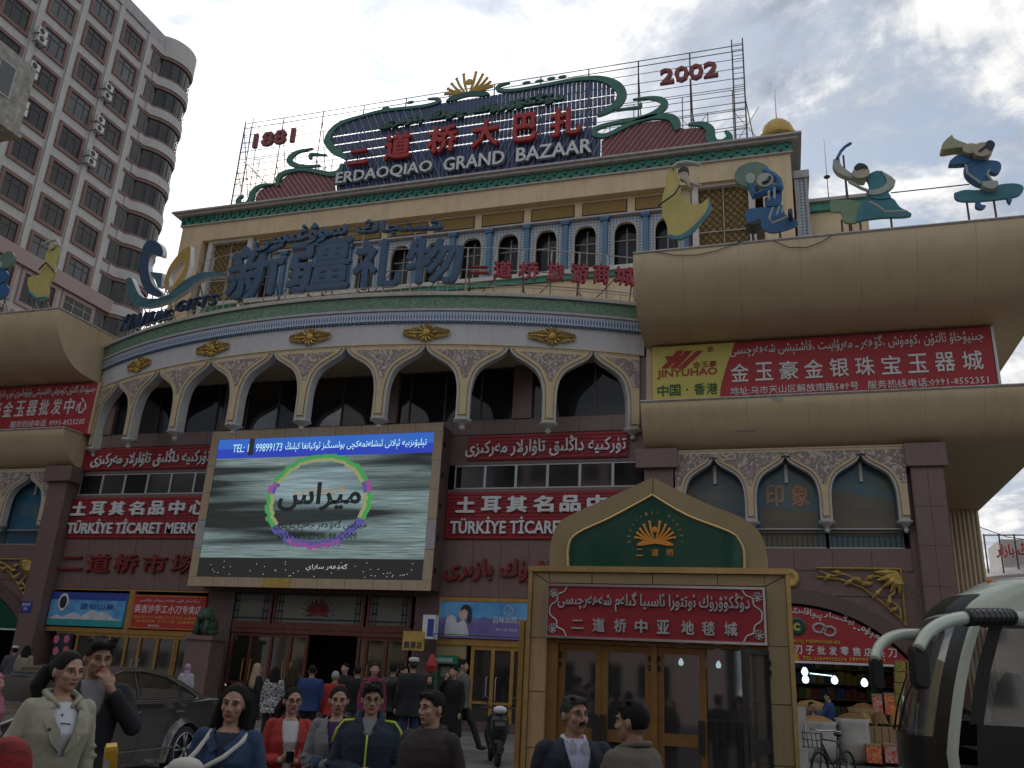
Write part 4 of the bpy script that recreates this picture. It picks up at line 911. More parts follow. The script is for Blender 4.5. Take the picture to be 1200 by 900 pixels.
def lotus(cx, z, s, Y, petal, base, parent, th=.12):
    """gilt lotus: pointed petals either side of a ball on a crescent; s = half width"""
    for sg in (-1, 1):
        for i in range(5):
            a = [13, 30, 46, 62, 80][i]; l = [1.05, .98, .90, .84, .80][i]; x0 = sg*(.05+.06*i); tip = (sg*(x0*sg+l*math.sin(math.radians(a))), .30+l*math.cos(math.radians(a))*1.0)
            mid = (sg*(.10+.11*i+l*.38*math.sin(math.radians(a))), .34+l*.42*math.cos(math.radians(a)))
            pts = cat_rom([(x0, .30-.02*i), mid, tip], 5); b = MB(); k = len(pts)
            b.tube([(cx+p[0]*s, Y, z+p[1]*s) for p in pts], [s*lerp(.03, .068, math.sin(j/(k-1)*PI*.85)**.8 if j else 0) for j in range(k)], 6); b.ell((cx+tip[0]*s*.98, Y, z+tip[1]*s*.98), (s*.085, th*.5, s*.085), 8, 4); b.build('petal', petal, parent)
    b = MB(); b.ell((cx, Y, z+.86*s), (s*.17, th*.6, s*.17), 12, 6); b.build('ball', petal, parent)
    o = [(math.cos(t)*1.0, .0+math.sin(t)*.34) for t in [PI*i/12 for i in range(13)]]+[(-.62, 0), (-.3, .07), (0, .10), (.3, .07), (.62, 0)]
    b = MB(); b.prism([(cx+x*s, z+y*s) for x, y in o], Y-th/2, Y+th/2); b.build('crescent', base, parent)
lx, lz = XZ(549, 117); lotus(lx, lz, 1.32, YR-.1, MT['gold_paint'], MT['board_green'], roof)
# lattice frame of the roof sign
lf = sgn('sign_scaffold', 'tall steel lattice scaffold standing on the upper roof behind the sign', 'frame', (ARC_X, 38, 27.02))
fx0, fx1 = -30.3, -.5; ztop = 33.55; b = MB(); k_ = MB(); nn = 11
for i in range(nn+1):
    x = lerp(fx0, fx1, i/nn); b.bar((x, YR+.25, 27.02), (x, YR+.25, ztop), .06)
    k_.bar((x, YR+.25, ztop-.6), (x+.0, YR+2.4, 27.02), .045); k_.bar((x, YR+.25, 30.2), (x+.5, YR+1.5, 27.02), .04); k_.bar((x, YR+1.35, 30.3), (x, YR+.25, 29.2), .035)
for i in range(23):
    x = lerp(fx0, fx1, (i+.5)/23); k_.bar((x, YR+1.3, 27.02), (x, YR+1.3, 30.4 if i % 2 else 31.6), .04)
    if i % 2 == 0: k_.bar((x, YR+1.3, 28.2), (x+1.3, YR+.3, 29.6), .03); k_.bar((x+1.3, YR+1.3, 28.2), (x, YR+.3, 29.6), .03)
for z in (28.2, 29.3, 30.4, 31.6): k_.bar((fx0, YR+1.3, z), (fx1, YR+1.3, z), .035)
for z in (27.7, 28.4, 29.1, 29.55, 30.0, 30.5, 30.95, 31.5, 32.1, 32.7, 33.2, ztop): b.bar((fx0, YR+.28, z), (fx1, YR+.28, z), .05 if z > 33 else .035)
for i in (0, nn):                                                    # end ladders
    x = lerp(fx0, fx1, i/nn)
    for dx in (0, .55 if i == 0 else -.55): b.bar((x+dx, YR+.2, 27.02), (x+dx, YR+.2, ztop+.35), .05); b.bar((x+dx, YR+1.1, 27.02), (x+dx, YR+.8, ztop+.2), .04)
    for j in range(18): z = 27.3+j*.37; b.bar((x, YR+.2, z), (x+(.55 if i == 0 else -.55), YR+.2, z), .028)
for i in range(4): k_.bar((fx0+.2+i*.9, YR+.4, 30.9-i*.9), (fx0+1.3+i*.9, YR+.4, 29.9-i*.9), .04)
b.build('lattice', MT['steel_dark'], lf); k_.build('brace', MT['steel_dark'], lf)

# ================================================================== boards between the canopies of the wings
YB = 27.38
w1 = sgn('jewellery_sign', 'long red jewellery board with a yellow logo end between the right canopies', 'sign', (-3.8, YB, 11))
X0, X1, Z0, Z1 = PY(765, 430, YB).x, PY(1165, 420, YB).x, 10.54, 12.8
b = MB(); b.box(X0, X1, YB, YB+.2, Z0, Z1); b.build('board', MT['red_banner'], w1)
b = MB(); b.box(X1+.02, X1+.1, YB-.02, 39, Z0, Z1); b.build('end_strip', MT['sign_white'], w1)
xe = PY(862, 425, YB).x
yl = [(X0, Z0), (PY(842, 462, YB).x, Z0), (PY(844, 440, YB).x, Z0+.7), (PY(850, 420, YB).x, Z0+1.35), (xe, Z1), (X0, Z1)]
b = MB(); b.prism(yl, YB-.012, YB-.002); b.build('yellow_field', mat('sign_yellow', (.52, .46, .10), (.47, .42, .09), 2, .5), w1)
def wd_(s, xa, xb, ya, yb, m_, bold=.01, d=.02, par=w1, Y=YB-.013, **k):
    p, q = PY(xa, yb, Y), PY(xb, yb, Y); zt = PY(xa, ya, Y).z; return textY(s, p.x, q.x, p.z, zt, Y, MT[m_], d, bold, par, **k)
wd_('JINYUHAO', 770, 841, 434, 445, 'red_paint', .02); mat('ink_green', (.02, .10, .03), None, 3, .6)
chars('中国·香港', PY(770, 465, YB).x, PY(842, 462, YB).x, PY(770, 465, YB).z, PY(770, 452, YB).z, YB-.013, MT['ink_green'], .02, .015, w1, fill=.9)
wd_('金玉豪', 812, 840, 424, 431, 'red_paint', .0); textY('®', PY(829, 410, YB).x, PY(836, 410, YB).x, PY(829, 413, YB).z, PY(829, 407, YB).z, YB-.013, MT['red_paint'], .02, 0, w1)
for j, (dx, l) in enumerate(((0, 22), (10, 22), (19, 26))):           # logo: slanting red bars
    pts = [PY(x, y, YB) for x, y in [(775+dx, 432), (783+dx, 432), (783+dx+l*.85, 411.5), (775+dx+l*.85, 411.5)]]; b = MB(); b.prism([(p.x, p.z) for p in pts], YB-.03, YB-.013); b.build('logo_bar', MT['red_paint'], w1)
b = MB(); b.prism([(PY(x, y, YB).x, PY(x, y, YB).z) for x, y in [(779, 418), (800, 417), (796, 425), (784, 426)]], YB-.026, YB-.013); b.build('logo_bar', MT['red_paint'], w1)
b = MB(); p = PY(798, 412, YB); b.ell((p.x, YB-.015, p.z), (.13, .012, .11), 10, 5); b.build('logo_ball', MT['gold_paint'], w1)
for s, xa_, xb_ in ((uy('جىنيۇخاۋ ئالتۇن ،كۈمۈش ،گۆھەر ـ مەرۋايىت ،قاشتېشى شەھەرچىسى'), 857, 1152),):
    p, q = PY(856, 421, YB), PY(1153, 400, YB); textY(s, p.x, q.x, 12.23, 12.75, YB-.002, MT['sign_white'], .02, .006, w1, res=1)
chars('金玉豪金银珠宝玉器城', PY(853, 440, YB).x, PY(1157, 430, YB).x, PY(857, 448, YB).z, PY(857, 427, YB).z, YB-.002, MT['sign_white'], .03, .012, w1, fill=.74)
textY('地址:乌市天山区解放南路589号   服务热线电话:0991-8552351', PY(856, 460, YB).x, PY(1159, 450, YB).x, PY(858, 464, YB).z+.02, PY(858, 455, YB).z+.03, YB-.002, MT['sign_white'], .02, .004, w1, res=1)
w2 = sgn('jewellery_sign', 'long red wholesale board with white lettering between the left canopies', 'sign', (-30, YB, 11))
XL0, XL1 = 2*ARC_X-X1, PY(111, 470, YB).x
b = MB(); b.box(XL0, XL1, YB, YB+.2, Z0, Z1); b.build('board', MT['red_banner'], w2)
b = MB(); b.box(XL1+.005, XL1+.09, YB-.02, YB+.3, Z0, Z1); b.build('end_strip', MT['arch_cream'], w2)
c1_, c7_ = PY(1, 488, YB).x, PY(103, 478, YB).x; pw = (c7_-c1_)/7
chars('金玉豪金玉器批发中心', c7_-pw*10, c7_, 11.45, 12.15, YB-.002, MT['sign_white'], .03, .012, w2, fill=.78)
textY(uy('جىنيۇخاۋ ئالتۇن كۈمۈش قاشتېشى بۇيۇملىرى توپ تارقىتىش مەركىزى'), c7_-pw*9.8, c7_+.2, 12.25, 12.72, YB-.002, MT['sign_white'], .02, .002, w2, res=1)
textY('服务热线电话: 0991-8525205', c7_-pw*6, c7_, 10.95, 11.25, YB-.002, MT['sign_white'], .02, .0, w2, res=1)

# ================================================================== cut-out musicians on the canopies
mat('fig_yellow', (.50, .42, .14), (.42, .34, .10), 2.2, .6, .2, pat='folds'); mat('fig_teal', (.04, .19, .24), (.03, .15, .19), 3, .5); mat('fig_blue', (.03, .13, .28), (.025, .10, .22), 3, .5)
mat('fig_pale', (.36, .38, .34), (.30, .33, .30), 3, .6); mat('fig_skin', (.42, .36, .27), (.36, .31, .24), 3, .6); mat('fig_green', (.18, .27, .16), (.15, .23, .14), 3, .5); mat('fig_dark', (.02, .03, .05), None, 4, .5); mat('fig_drum', (.13, .20, .16), (.11, .17, .14), 3, .5); mat('fig_horn', (.33, .34, .20), (.28, .29, .17), 3, .5)
YF = 25.15
def figure(name, label, ox, oy, k, shapes, poles):
    P = lambda x, y: (lambda p: (p.x, p.z))(PY(ox+x/k, oy+y/k, YF))
    zt = 15.14; pz = [P(*q) for q in poles]; t = thing(name, label, 'sculpture', (pz[0][0], YF, zt), 'cut-out musicians along the canopies')
    for i, (nm, kind, m_, data) in enumerate(shapes):
        y0 = YF-.05-.035*i; b = MB()
        if kind == 'poly': b.prism([P(*q) for q in (cat_rom(data+[data[0]], 3)[:-1])], y0, YF+.05+(.002*i))
        elif kind == 'line':
            w = data[0]; pts = [P(*q) for q in data[1]]; b.tube([(x, y0, z) for x, z in pts], w, 6)
            for x, z in (pts[0], pts[-1]): b.ell((x, y0, z), (w, w, w), 6, 4)
        elif kind == 'ell': x, z = P(*data[0]); rx_, rz_ = data[1]; b.prism([(x+rx_*math.cos(2*PI*q/20), z+rz_*math.sin(2*PI*q/20)) for q in range(20)], y0, YF+.05)
        b.build(nm, MT[m_], t)
    b = MB()
    for (x, z) in pz: b.bar((x, YF+.1, zt-.1), (x, YF+.1, z), .05); b.bar((x+.12, YF+.6, zt-.1), (x, YF+.12, z-.25), .035)
    b.build('support', MT['steel_dark'], t); return t
figure('dancer_figure', 'yellow robed dancer cut-out with a teal hem above the right canopy', 740, 150, 5.4545, [
 ('dress', 'poly', 'fig_yellow', [(245, 265), (280, 270), (290, 300), (310, 350), (315, 400), (330, 460), (370, 490), (440, 490), (490, 455), (505, 480), (500, 520), (450, 590), (440, 620), (360, 690), (290, 710), (240, 690), (225, 620), (200, 560), (195, 480), (205, 420), (220, 360), (215, 320)]),
 ('hem', 'poly', 'fig_teal', [(498, 452), (510, 490), (505, 535), (455, 600), (380, 682), (300, 718), (238, 700), (245, 688), (300, 695), (365, 660), (440, 590), (490, 520)]),
 ('arm', 'line', 'fig_pale', (.07, [(270, 262), (300, 240), (350, 232), (400, 238), (430, 245)])), ('face', 'poly', 'fig_skin', [(305, 295), (330, 275), (362, 285), (368, 330), (400, 380), (375, 395), (345, 350), (312, 335)]),
 ('hair', 'poly', 'fig_dark', [(300, 300), (308, 282), (335, 266), (366, 276), (368, 300), (345, 288), (318, 296)]), ('arm', 'line', 'fig_skin', (.05, [(385, 372), (415, 385), (442, 392)])), ('sash', 'line', 'fig_dark', (.03, [(180, 520), (280, 450), (315, 395)]))],
 [(270, 640), (370, 640)])
figure('drummer_figure', 'blue clad kneeling drummer cut-out raising a round green drum', 740, 150, 5.4545, [
 ('leg', 'poly', 'fig_blue', [(725, 540), (760, 520), (900, 505), (960, 495), (985, 560), (1030, 570), (1065, 617), (1000, 650), (900, 672), (840, 650), (800, 620), (745, 625)]),
 ('torso', 'poly', 'fig_blue', [(850, 460), (925, 400), (950, 375), (962, 420), (950, 495), (865, 505)]), ('arm', 'line', 'fig_blue', (.13, [(855, 295), (900, 315), (938, 350), (948, 400)])), ('arm', 'line', 'fig_blue', (.13, [(765, 390), (785, 450), (860, 425), (930, 395)])),
 ('drum', 'ell', 'fig_drum', ((772, 315), (.56, .46))), ('hand', 'ell', 'fig_pale', ((762, 345), (.15, .2))), ('face', 'ell', 'fig_pale', ((855, 358), (.26, .26))), ('beard', 'line', 'fig_dark', (.05, [(845, 380), (870, 372), (885, 345)])),
 ('stripe', 'line', 'fig_pale', (.035, [(905, 545), (882, 610), (900, 642), (1000, 600)])), ('stripe', 'line', 'fig_pale', (.03, [(945, 540), (930, 590)])), ('stripe', 'line', 'fig_pale', (.03, [(975, 532), (962, 578)])), ('stripe', 'line', 'fig_pale', (.04, [(880, 450), (880, 500)])), ('stripe', 'line', 'fig_pale', (.04, [(915, 435), (915, 498)])),
 ('shoe', 'poly', 'fig_dark', [(1000, 572), (1020, 566), (1030, 590), (1012, 600)]), ('shoe', 'poly', 'fig_dark', [(735, 662), (775, 650), (820, 632), (826, 655), (780, 672)])], [(770, 600), (945, 600)])
figure('fiddler_figure', 'teal and green fiddler cut-out lifting a curved bow against the sky', 960, 150, 5, [
 ('drum', 'poly', 'fig_green', [(65, 430), (135, 425), (240, 440), (240, 545), (150, 557), (125, 497), (70, 492)]), ('skirt', 'poly', 'fig_teal', [(300, 420), (420, 415), (470, 470), (540, 510), (500, 526), (370, 530), (250, 545), (215, 550), (240, 460)]),
 ('torso', 'poly', 'fig_teal', [(270, 295), (310, 270), (360, 265), (420, 330), (400, 380), (415, 420), (300, 420), (290, 340)]), ('sleeve', 'poly', 'fig_pale', [(358, 264), (445, 325), (390, 385), (330, 405), (278, 400), (285, 380), (345, 372), (395, 330)]),
 ('arm', 'poly', 'fig_pale', [(80, 205), (115, 195), (130, 240), (200, 290), (265, 315), (252, 332), (180, 310), (110, 280), (80, 240)]), ('bow', 'line', 'fig_blue', (.05, [(105, 198), (125, 160), (150, 133), (180, 115)])), ('bow', 'line', 'fig_pale', (.05, [(175, 342), (240, 378), (285, 395)])),
 ('face', 'ell', 'fig_skin', ((240, 290), (.26, .2))), ('hair', 'poly', 'fig_dark', [(200, 262), (225, 240), (262, 245), (282, 268), (250, 265), (215, 278)]), ('trim', 'line', 'fig_pale', (.035, [(290, 470), (340, 495), (380, 528), (500, 522)]))], [(132, 530), (240, 530), (420, 500), (142, 150)])
figure('horn_player_figure', 'blue robed horn player cut-out sitting cross-legged at the right', 960, 150, 5, [
 ('leg', 'poly', 'fig_teal', [(790, 385), (850, 367), (940, 367), (1060, 335), (1150, 330), (1195, 350), (1180, 390), (1120, 412), (940, 432), (830, 432), (795, 415)]), ('shoe', 'poly', 'fig_blue', [(915, 435), (940, 436), (945, 455), (975, 463), (950, 481), (915, 470)]), ('shoe', 'poly', 'fig_blue', [(1095, 415), (1125, 410), (1120, 448), (1105, 440)]),
 ('torso', 'poly', 'fig_blue', [(860, 195), (930, 205), (1000, 205), (1050, 215), (1060, 255), (1030, 280), (985, 272), (1000, 330), (940, 350), (870, 310), (845, 260)]), ('sleeve', 'poly', 'fig_blue', [(760, 212), (810, 175), (865, 185), (868, 222), (765, 230)]), ('coat_edge', 'line', 'fig_pale', (.035, [(850, 240), (860, 290), (935, 345)])), ('coat_edge', 'line', 'fig_pale', (.035, [(985, 275), (975, 300), (1000, 335)])),
 ('sash', 'poly', 'fig_pale', [(945, 345), (1025, 338), (1035, 365), (1000, 385), (950, 370)]), ('horn', 'poly', 'fig_horn', [(768, 74), (785, 100), (870, 135), (868, 150), (790, 150), (712, 160), (718, 120)]), ('hand', 'ell', 'fig_skin', ((875, 158), (.22, .17))), ('face', 'ell', 'fig_skin', ((942, 168), (.27, .24))), ('hair', 'poly', 'fig_dark', [(960, 130), (985, 119), (1010, 135), (1008, 160), (985, 178), (965, 160), (925, 185), (918, 178), (955, 150)])], [(862, 380), (1020, 370)])
figure('dancer_figure', 'yellow robed dancer cut-out on the left canopy before the tower', 0, 280, 5, [
 ('dress', 'poly', 'fig_yellow', [(345, 40), (350, 80), (325, 150), (330, 200), (290, 270), (280, 345), (220, 352), (180, 310), (168, 232), (235, 212), (262, 140), (280, 80), (310, 30)]), ('hem', 'line', 'fig_teal', (.06, [(180, 315), (220, 355), (280, 350)])), ('arm', 'line', 'fig_pale', (.06, [(265, 40), (300, 22), (345, 15), (362, 50)])), ('face', 'ell', 'fig_skin', ((318, 48), (.16, .18))), ('sash', 'line', 'fig_dark', (.035, [(250, 190), (290, 150), (340, 205)]))], [(200, 330), (270, 330)])
figure('drummer_figure', 'blue clad drummer cut-out at the left edge of the photograph', 0, 280, 5, [
 ('leg', 'poly', 'fig_blue', [(-70, 290), (-20, 260), (40, 270), (52, 300), (20, 350), (-60, 360)]), ('torso', 'poly', 'fig_blue', [(-40, 160), (20, 175), (50, 200), (40, 240), (0, 270), (-50, 270)]), ('drum', 'ell', 'fig_drum', ((48, 130), (.40, .42))), ('face', 'ell', 'fig_pale', ((5, 165), (.2, .2)))], [(-20, 320), (25, 320)])
# ================================================================== shop fronts under the screen
YS = 27.8; FZ = .5
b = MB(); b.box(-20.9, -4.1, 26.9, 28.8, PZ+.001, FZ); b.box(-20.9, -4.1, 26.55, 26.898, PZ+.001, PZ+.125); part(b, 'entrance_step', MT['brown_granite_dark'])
def sx(x, y=760, Y=YS): return PY(x, y, Y).x
def sz(x, y, Y=YS): return PY(x, y, Y).z
def shopfront(posts, zt, z0, frame, glass, Y=YS, doors=(), fw=.10, handles='aluminium'):
    for i in range(len(posts)-1):
        a, c = posts[i], posts[i+1]; w = MB()
        w.box(a, a+fw, Y-.06, Y+.06, z0, zt); w.box(a+fw, c, Y-.055, Y+.05, zt-.12, zt); w.box(a+fw, c, Y-.055, Y+.05, z0, z0+.14)
        if i == len(posts)-2: w.box(c, c+fw, Y-.06, Y+.06, z0, zt)
        nm = 'door' if i in doors else 'shop_window'; f = part(w, nm, MT[frame])
        p = MB(); p.box(a+fw, c, Y+.0, Y+.015, z0+.14, zt-.12); p.build('pane', MT[glass], f)
        if i in doors:
            h = MB(); xx = c-.10 if (i % 2 == 0) else a+fw+.10; h.tube([(xx, Y-.06, z0+.8), (xx, Y-.14, z0+.85), (xx, Y-.14, z0+1.5), (xx, Y-.06, z0+1.55)], .018, 6); h.build('handle', MT[handles], f)
            r = MB(); r.box(a+fw, c, Y-.04, Y+.04, z0+.72, z0+.80); r.build('rail', MT[frame], f)
zt = sz(150, 743); xl = GX0+.0
# left shop: gold frame, blue and red boards over the doors
b = MB(); b.box(xl, sx(245, 700), YS-.1, YS+.1, sz(100, 691)-.02, 4.34); b.box(xl, sx(245), YS-.1, YS+.1, zt, sz(110, 736)); b.box(sx(151, 715), sx(157, 715), YS-.12, YS+.1, sz(110, 736)+.002, sz(100, 691)-.022); part(b, 'sign_frame', MT['gold_alu'])
za, zb_ = sz(110, 735)+.02, sz(110, 694)-.03
def board(name, label, x0, x1, z0, z1, Y, mt, cat='sign', fr=None):
    t = sgn(name, label, cat, (x0, Y, z0)); b = MB(); b.box(x0, x1, Y-.05, Y+.05, z0, z1); b.build('board', MT[mt], t)
    if fr: b = MB(); b.box(x0-.04, x1+.04, Y-.06, Y+.04, z1, z1+.04); b.box(x0-.04, x1+.04, Y-.06, Y+.04, z0-.04, z0); b.build('edge', MT[fr], t)
    return t
mat('print_blue', (.05, .22, .50), (.15, .40, .66), 1.2, .4); mat('print_deep', (.03, .06, .30), (.03, .05, .25), 2, .4); mat('print_teal', (.03, .30, .33), None, 2, .4); mat('print_red', (.42, .03, .03), (.36, .025, .025), 2, .4); mat('print_yellow', (.6, .42, .05), None, 2, .5); mat('print_lilac', (.22, .22, .45), (.12, .10, .28), 1.0, .4); mat('print_pale', (.55, .58, .62), None, 3, .5)
t = board('shop_sign', 'blue shop board with pale mountains and a crest, left of the entrance', xl+.05, sx(149.5, 715), za, zb_, YS-.12, 'print_blue')
x0, x1 = xl+.05, sx(149.5, 715); Yq = YS-.171
b = MB(); b.box(x0, x1, Yq-.006, Yq, zb_-.28, zb_); b.build('dark_band', MT['print_deep'], t); b = MB(); b.box(x0, x1, Yq-.006, Yq, za, za+.24); b.build('teal_band', MT['print_teal'], t)
b = MB(); pk = [(0, .0), (.12, .25), (.2, .12), (.34, .42), (.45, .2), (.58, .62), (.66, .45), (.74, .5), (.88, .12), (1, .0)]
b.prism([(lerp(x0, x1, u), za+.241+v*.62) for u, v in pk], Yq-.010, Yq-.002); b.build('mountains', MT['print_pale'], t)
b = MB(); cxx, czz = x0+.62, zb_-.38; b.prism([(cxx+.24*math.sin(a)*(1 if math.cos(a) > -.5 else .8), czz+.34*math.cos(a)) for a in [2*PI*i/16 for i in range(16)]], Yq-.02, Yq-.007); b.build('crest', MT['sign_white'], t)
b = MB(); b.prism([(cxx+.17*math.sin(a), czz+.24*math.cos(a)) for a in [2*PI*i/16 for i in range(16)]], Yq-.026, Yq-.021); b.build('crest_face', MT['fig_dark'], t)
textY('昆仑山泉', lerp(x0, x1, .42), lerp(x0, x1, .86), za+.62, za+.84, Yq-.012, MT['print_deep'], .004, .01, t)
t = board('shop_sign', 'red knife shop board with white characters and yellow lines', sx(158, 715), sx(243, 718), za-.02, zb_-.03, YS-.12, 'print_red')
x0, x1 = sx(158, 715), sx(243, 718)
b = MB(); e = .05; zz0, zz1 = za+.02, zb_-.07; b.tube([(x0+e, Yq-.004, zz0), (x1-e, Yq-.004, zz0), (x1-e, Yq-.004, zz1), (x0+e, Yq-.004, zz1), (x0+e, Yq-.004, zz0)], .012, 4); b.build('gold_line', MT['print_yellow'], t)
textY('英吉沙手工小刀专卖店', x0+.12, x1-.12, za+.56, za+.86, Yq, MT['sign_white'], .006, .012, t); textY(uy('يېڭىسار قول ھۈنەر پىچاق دۇكىنى'), x0+.3, x1-.3, za+.95, za+1.1, Yq, MT['sign_white'], .004, 0, t, res=1)
textY('英吉沙小刀 木柄小刀 工艺品 批发零售', x0+.15, x1-.15, za+.36, za+.46, Yq, MT['print_yellow'], .004, 0, t, res=1); textY('民族乐器 工艺刀具 玉器首饰', x0+.3, x1-.3, za+.22, za+.31, Yq, MT['print_yellow'], .004, 0, t, res=1); textY('联系电话', x0+.85, x0+1.35, za+.07, za+.15, Yq, MT['sign_white'], .004, 0, t, res=1)
shopfront([sx(p) for p in (64, 88, 107, 126, 146, 162, 183, 204)], zt, FZ-.2, 'gold_alu', 'store_glass', doors=(2, 4, 5)); shopfront([sx(206), sx(232)], zt, FZ-.2, 'gold_alu', 'store_glass')
cu = sgn('curtain', 'pair of pale curtains hanging inside the gold shop doors', 'curtain', (sx(155), YS+.3, FZ)); mat('curtain_white', (.36, .35, .33), (.22, .21, .2), 3, .9, pat='folds')
for px in (147, 156):
    b = MB(); b.grid(lambda u, v: Vector((sx(px)+u*.36, YS+.3+.04*math.sin(u*18), lerp(FZ, zt-.2, v))), 14, 1); b.build('curtain_panel', MT['curtain_white'], cu)
# flower poster by the left wing
fp = board('poster', 'black poster with four pink flowers beside the left wing pillar', PY(62, 760, 27.6).x, PY(82, 760, 27.6).x, sz(70, 775), sz(70, 742), YS-.16, 'fig_dark', 'poster'); mat('print_pink', (.55, .16, .22), (.45, .10, .16), 12, .5)
for i, (px, py) in enumerate(((66, 749), (78, 749), (65, 763), (77, 762))):
    p = PY(px, py, YS-.22); b = MB()
    for q in range(5): a = q*2*PI/5; b.ell((p.x+.07*math.cos(a), p.y, p.z+.08*math.sin(a)), (.075, .01, .085), 8, 4)
    b.build('flower', MT['print_pink'], fp)
# columns either side of the main entrance
for xa_, xb_ in ((sx(236), sx(268)), (sx(484), sx(512))):
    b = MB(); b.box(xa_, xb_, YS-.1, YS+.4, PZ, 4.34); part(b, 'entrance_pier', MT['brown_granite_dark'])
# stone pedestals with bronze-green beasts
for px, lab in ((240, 'green stone lion on a pink stone pedestal left of the entrance'),):
    x = PY(px, 760, 26.6).x; t = thing('stone_lion', lab, 'statue', (x, 26.6, PZ)); zt_ = PY(px, 745, 26.6).z
    b = MB(); b.box(x-.62, x+.62, 26.1, 27.1, PZ, PZ+.25); b.box(x-.5, x+.5, 26.2, 27.0, PZ+.251, zt_-.15); b.box(x-.58, x+.58, 26.12, 27.08, zt_-.149, zt_); b.build('pedestal', MT['brown_granite'], t)
    b = MB(); b.ell((x, 26.6, zt_+.32), (.32, .42, .34), 12, 8); b.ell((x+.02, 26.3, zt_+.66), (.27, .26, .26), 12, 8); b.ell((x+.02, 26.06, zt_+.6), (.15, .14, .12), 8, 6)
    for s_ in (-1, 1): b.tube([(x+s_*.17, 26.22, zt_+.5), (x+s_*.18, 26.18, zt_+.02)], [.10, .09], 8); b.ell((x+s_*.24, 26.5, zt_+.1), (.16, .3, .12), 8, 6); b.ell((x+s_*.17, 26.34, zt_+.88), (.07, .05, .08), 6, 4)
    b.ell((x, 26.42, zt_+.62), (.34, .2, .33), 10, 6); b.build('lion', MT['lion_green'] if 'lion_green' in MT else mat('lion_green', (.03, .09, .05), (.05, .06, .04), 12, .6, .5), t, smooth=True)
# main entrance: transom lights, carved header, red wooden doors
ztr1, ztr0, zh, zd = sz(370, 691), sz(370, 733), sz(370, 744), sz(370, 746)
for (pa, pb) in ((270, 319), (321, 428), (431, 483)):
    a, c = sx(pa, 715), sx(pb, 715); b = MB(); b.box(a, c, YS-.05, YS+.05, ztr1-.07, ztr1); b.box(a, c, YS-.05, YS+.05, ztr0, ztr0+.07); b.box(a, a+.09, YS-.048, YS+.05, ztr0+.07, ztr1-.07); b.box(c-.09, c, YS-.048, YS+.05, ztr0+.07, ztr1-.07); f = part(b, 'transom_window', MT['red_wood'])
    b = MB(); b.box(a+.09, c-.09, YS, YS+.02, ztr0+.07, ztr1-.07); b.build('pane', MT['frosted_glass'], f); b = MB()
    for e1, e2 in ((.2, .14), (.34, .26)):                            # Chinese fretwork bars
        b.bar((a+e1, YS-.03, ztr0+.07), (a+e1, YS-.03, ztr1-.07), .025); b.bar((c-e1, YS-.03, ztr0+.07), (c-e1, YS-.03, ztr1-.07), .025)
    b.bar((a+.09, YS-.03, ztr0+.2), (c-.09, YS-.03, ztr0+.2), .025); b.bar((a+.09, YS-.03, ztr1-.2), (c-.09, YS-.03, ztr1-.2), .025)
    for s_ in (a+.27, c-.27): b.bar((s_-.12, YS-.035, ztr0+.45), (s_+.12, YS-.035, ztr0+.45), .03); b.bar((s_-.12, YS-.035, ztr1-.45), (s_+.12, YS-.035, ztr1-.45), .03)
    b.build('fretwork', MT['fig_dark'], f)
xm = sx(373, 712); lotus_t = sgn('lotus_decal', 'dull red lotus emblem on the frosted glass over the open doorway', 'emblem', (xm, YS-.05, 3.5)); lotus(xm, sz(373, 722), .42, YS-.03, MT['dull_red'], MT['dull_red'], lotus_t, .03)
for a_ in range(13): t_ = PI*a_/12; b = MB(); b.bar((xm+.55*math.cos(t_), YS-.03, sz(373, 720)+.62*math.sin(t_)), (xm+.64*math.cos(t_), YS-.03, sz(373, 720)+.72*math.sin(t_)), .02); b.build('emblem_ray', MT['dull_red'], lotus_t)
b = MB(); b.box(sx(270), sx(483), YS-.12, YS+.1, zh+.0, ztr0-.002); hd = part(b, 'carved_header', MT['red_wood']); textY(uy('دۆڭكۆۋرۈك بازىرىغا خۇش كەپسىز ئەردوچاۋ بازىرى'), sx(275), sx(478), zh+.12, ztr0-.12, YS-.121, MT['interior_dark'], .01, 0, hd, res=1)
shopfront([sx(p) for p in (270, 292, 316, 339, 358)], zh, FZ, 'red_wood', 'store_glass', doors=(0, 1, 2, 3), handles='gold_alu'); shopfront([sx(p) for p in (419, 428, 451, 476)], zh, FZ, 'red_wood', 'store_glass', doors=(1, 2), handles='gold_alu')
# right shop: poster over glazed gold doors, cash machine
t = board('poster', 'long blue and violet advertising board with a woman in white', sx(517, 725), sx(640, 728), sz(516, 747)-.0, sz(516, 705), YS-.12, 'print_lilac', 'poster'); x0, x1, z0, z1 = sx(517, 725), sx(640, 728), sz(516, 747), sz(516, 705)
b = MB(); b.box(x0, x1, Yq-.006, Yq, z0+.55*(z1-z0), z1); b.build('sky_print', MT['print_blue'], t)
b = MB(); b.prism([(lerp(x0, x1, u), z0+(z1-z0)*v) for u, v in ((0, .3), (.1, .5), (.3, .42), (.42, .6), (.55, .5), (.7, .58), (1, .48), (1, .0), (0, .0))], Yq-.012, Yq-.002); b.build('violet_hills', mat('print_violet', (.17, .14, .36), None, 2, .4), t)
uu = lambda u, v: (lerp(x0, x1, u), z0+(z1-z0)*v)
b = MB(); b.prism(cat_rom([uu(.06, .05), uu(.07, .5), uu(.11, .62), uu(.16, .56), uu(.18, .4), uu(.24, .5), uu(.28, .3), uu(.30, .05)], 3), Yq-.02, Yq-.013); b.build('white_dress', MT['print_pale'], t)
b = MB(); c = uu(.235, .66); b.prism([(c[0]+.17*math.cos(a), c[1]+.21*math.sin(a)) for a in [2*PI*i/14 for i in range(14)]], Yq-.024, Yq-.021); b.build('face_print', mat('print_skin', (.6, .45, .38), None, 3, .5), t)
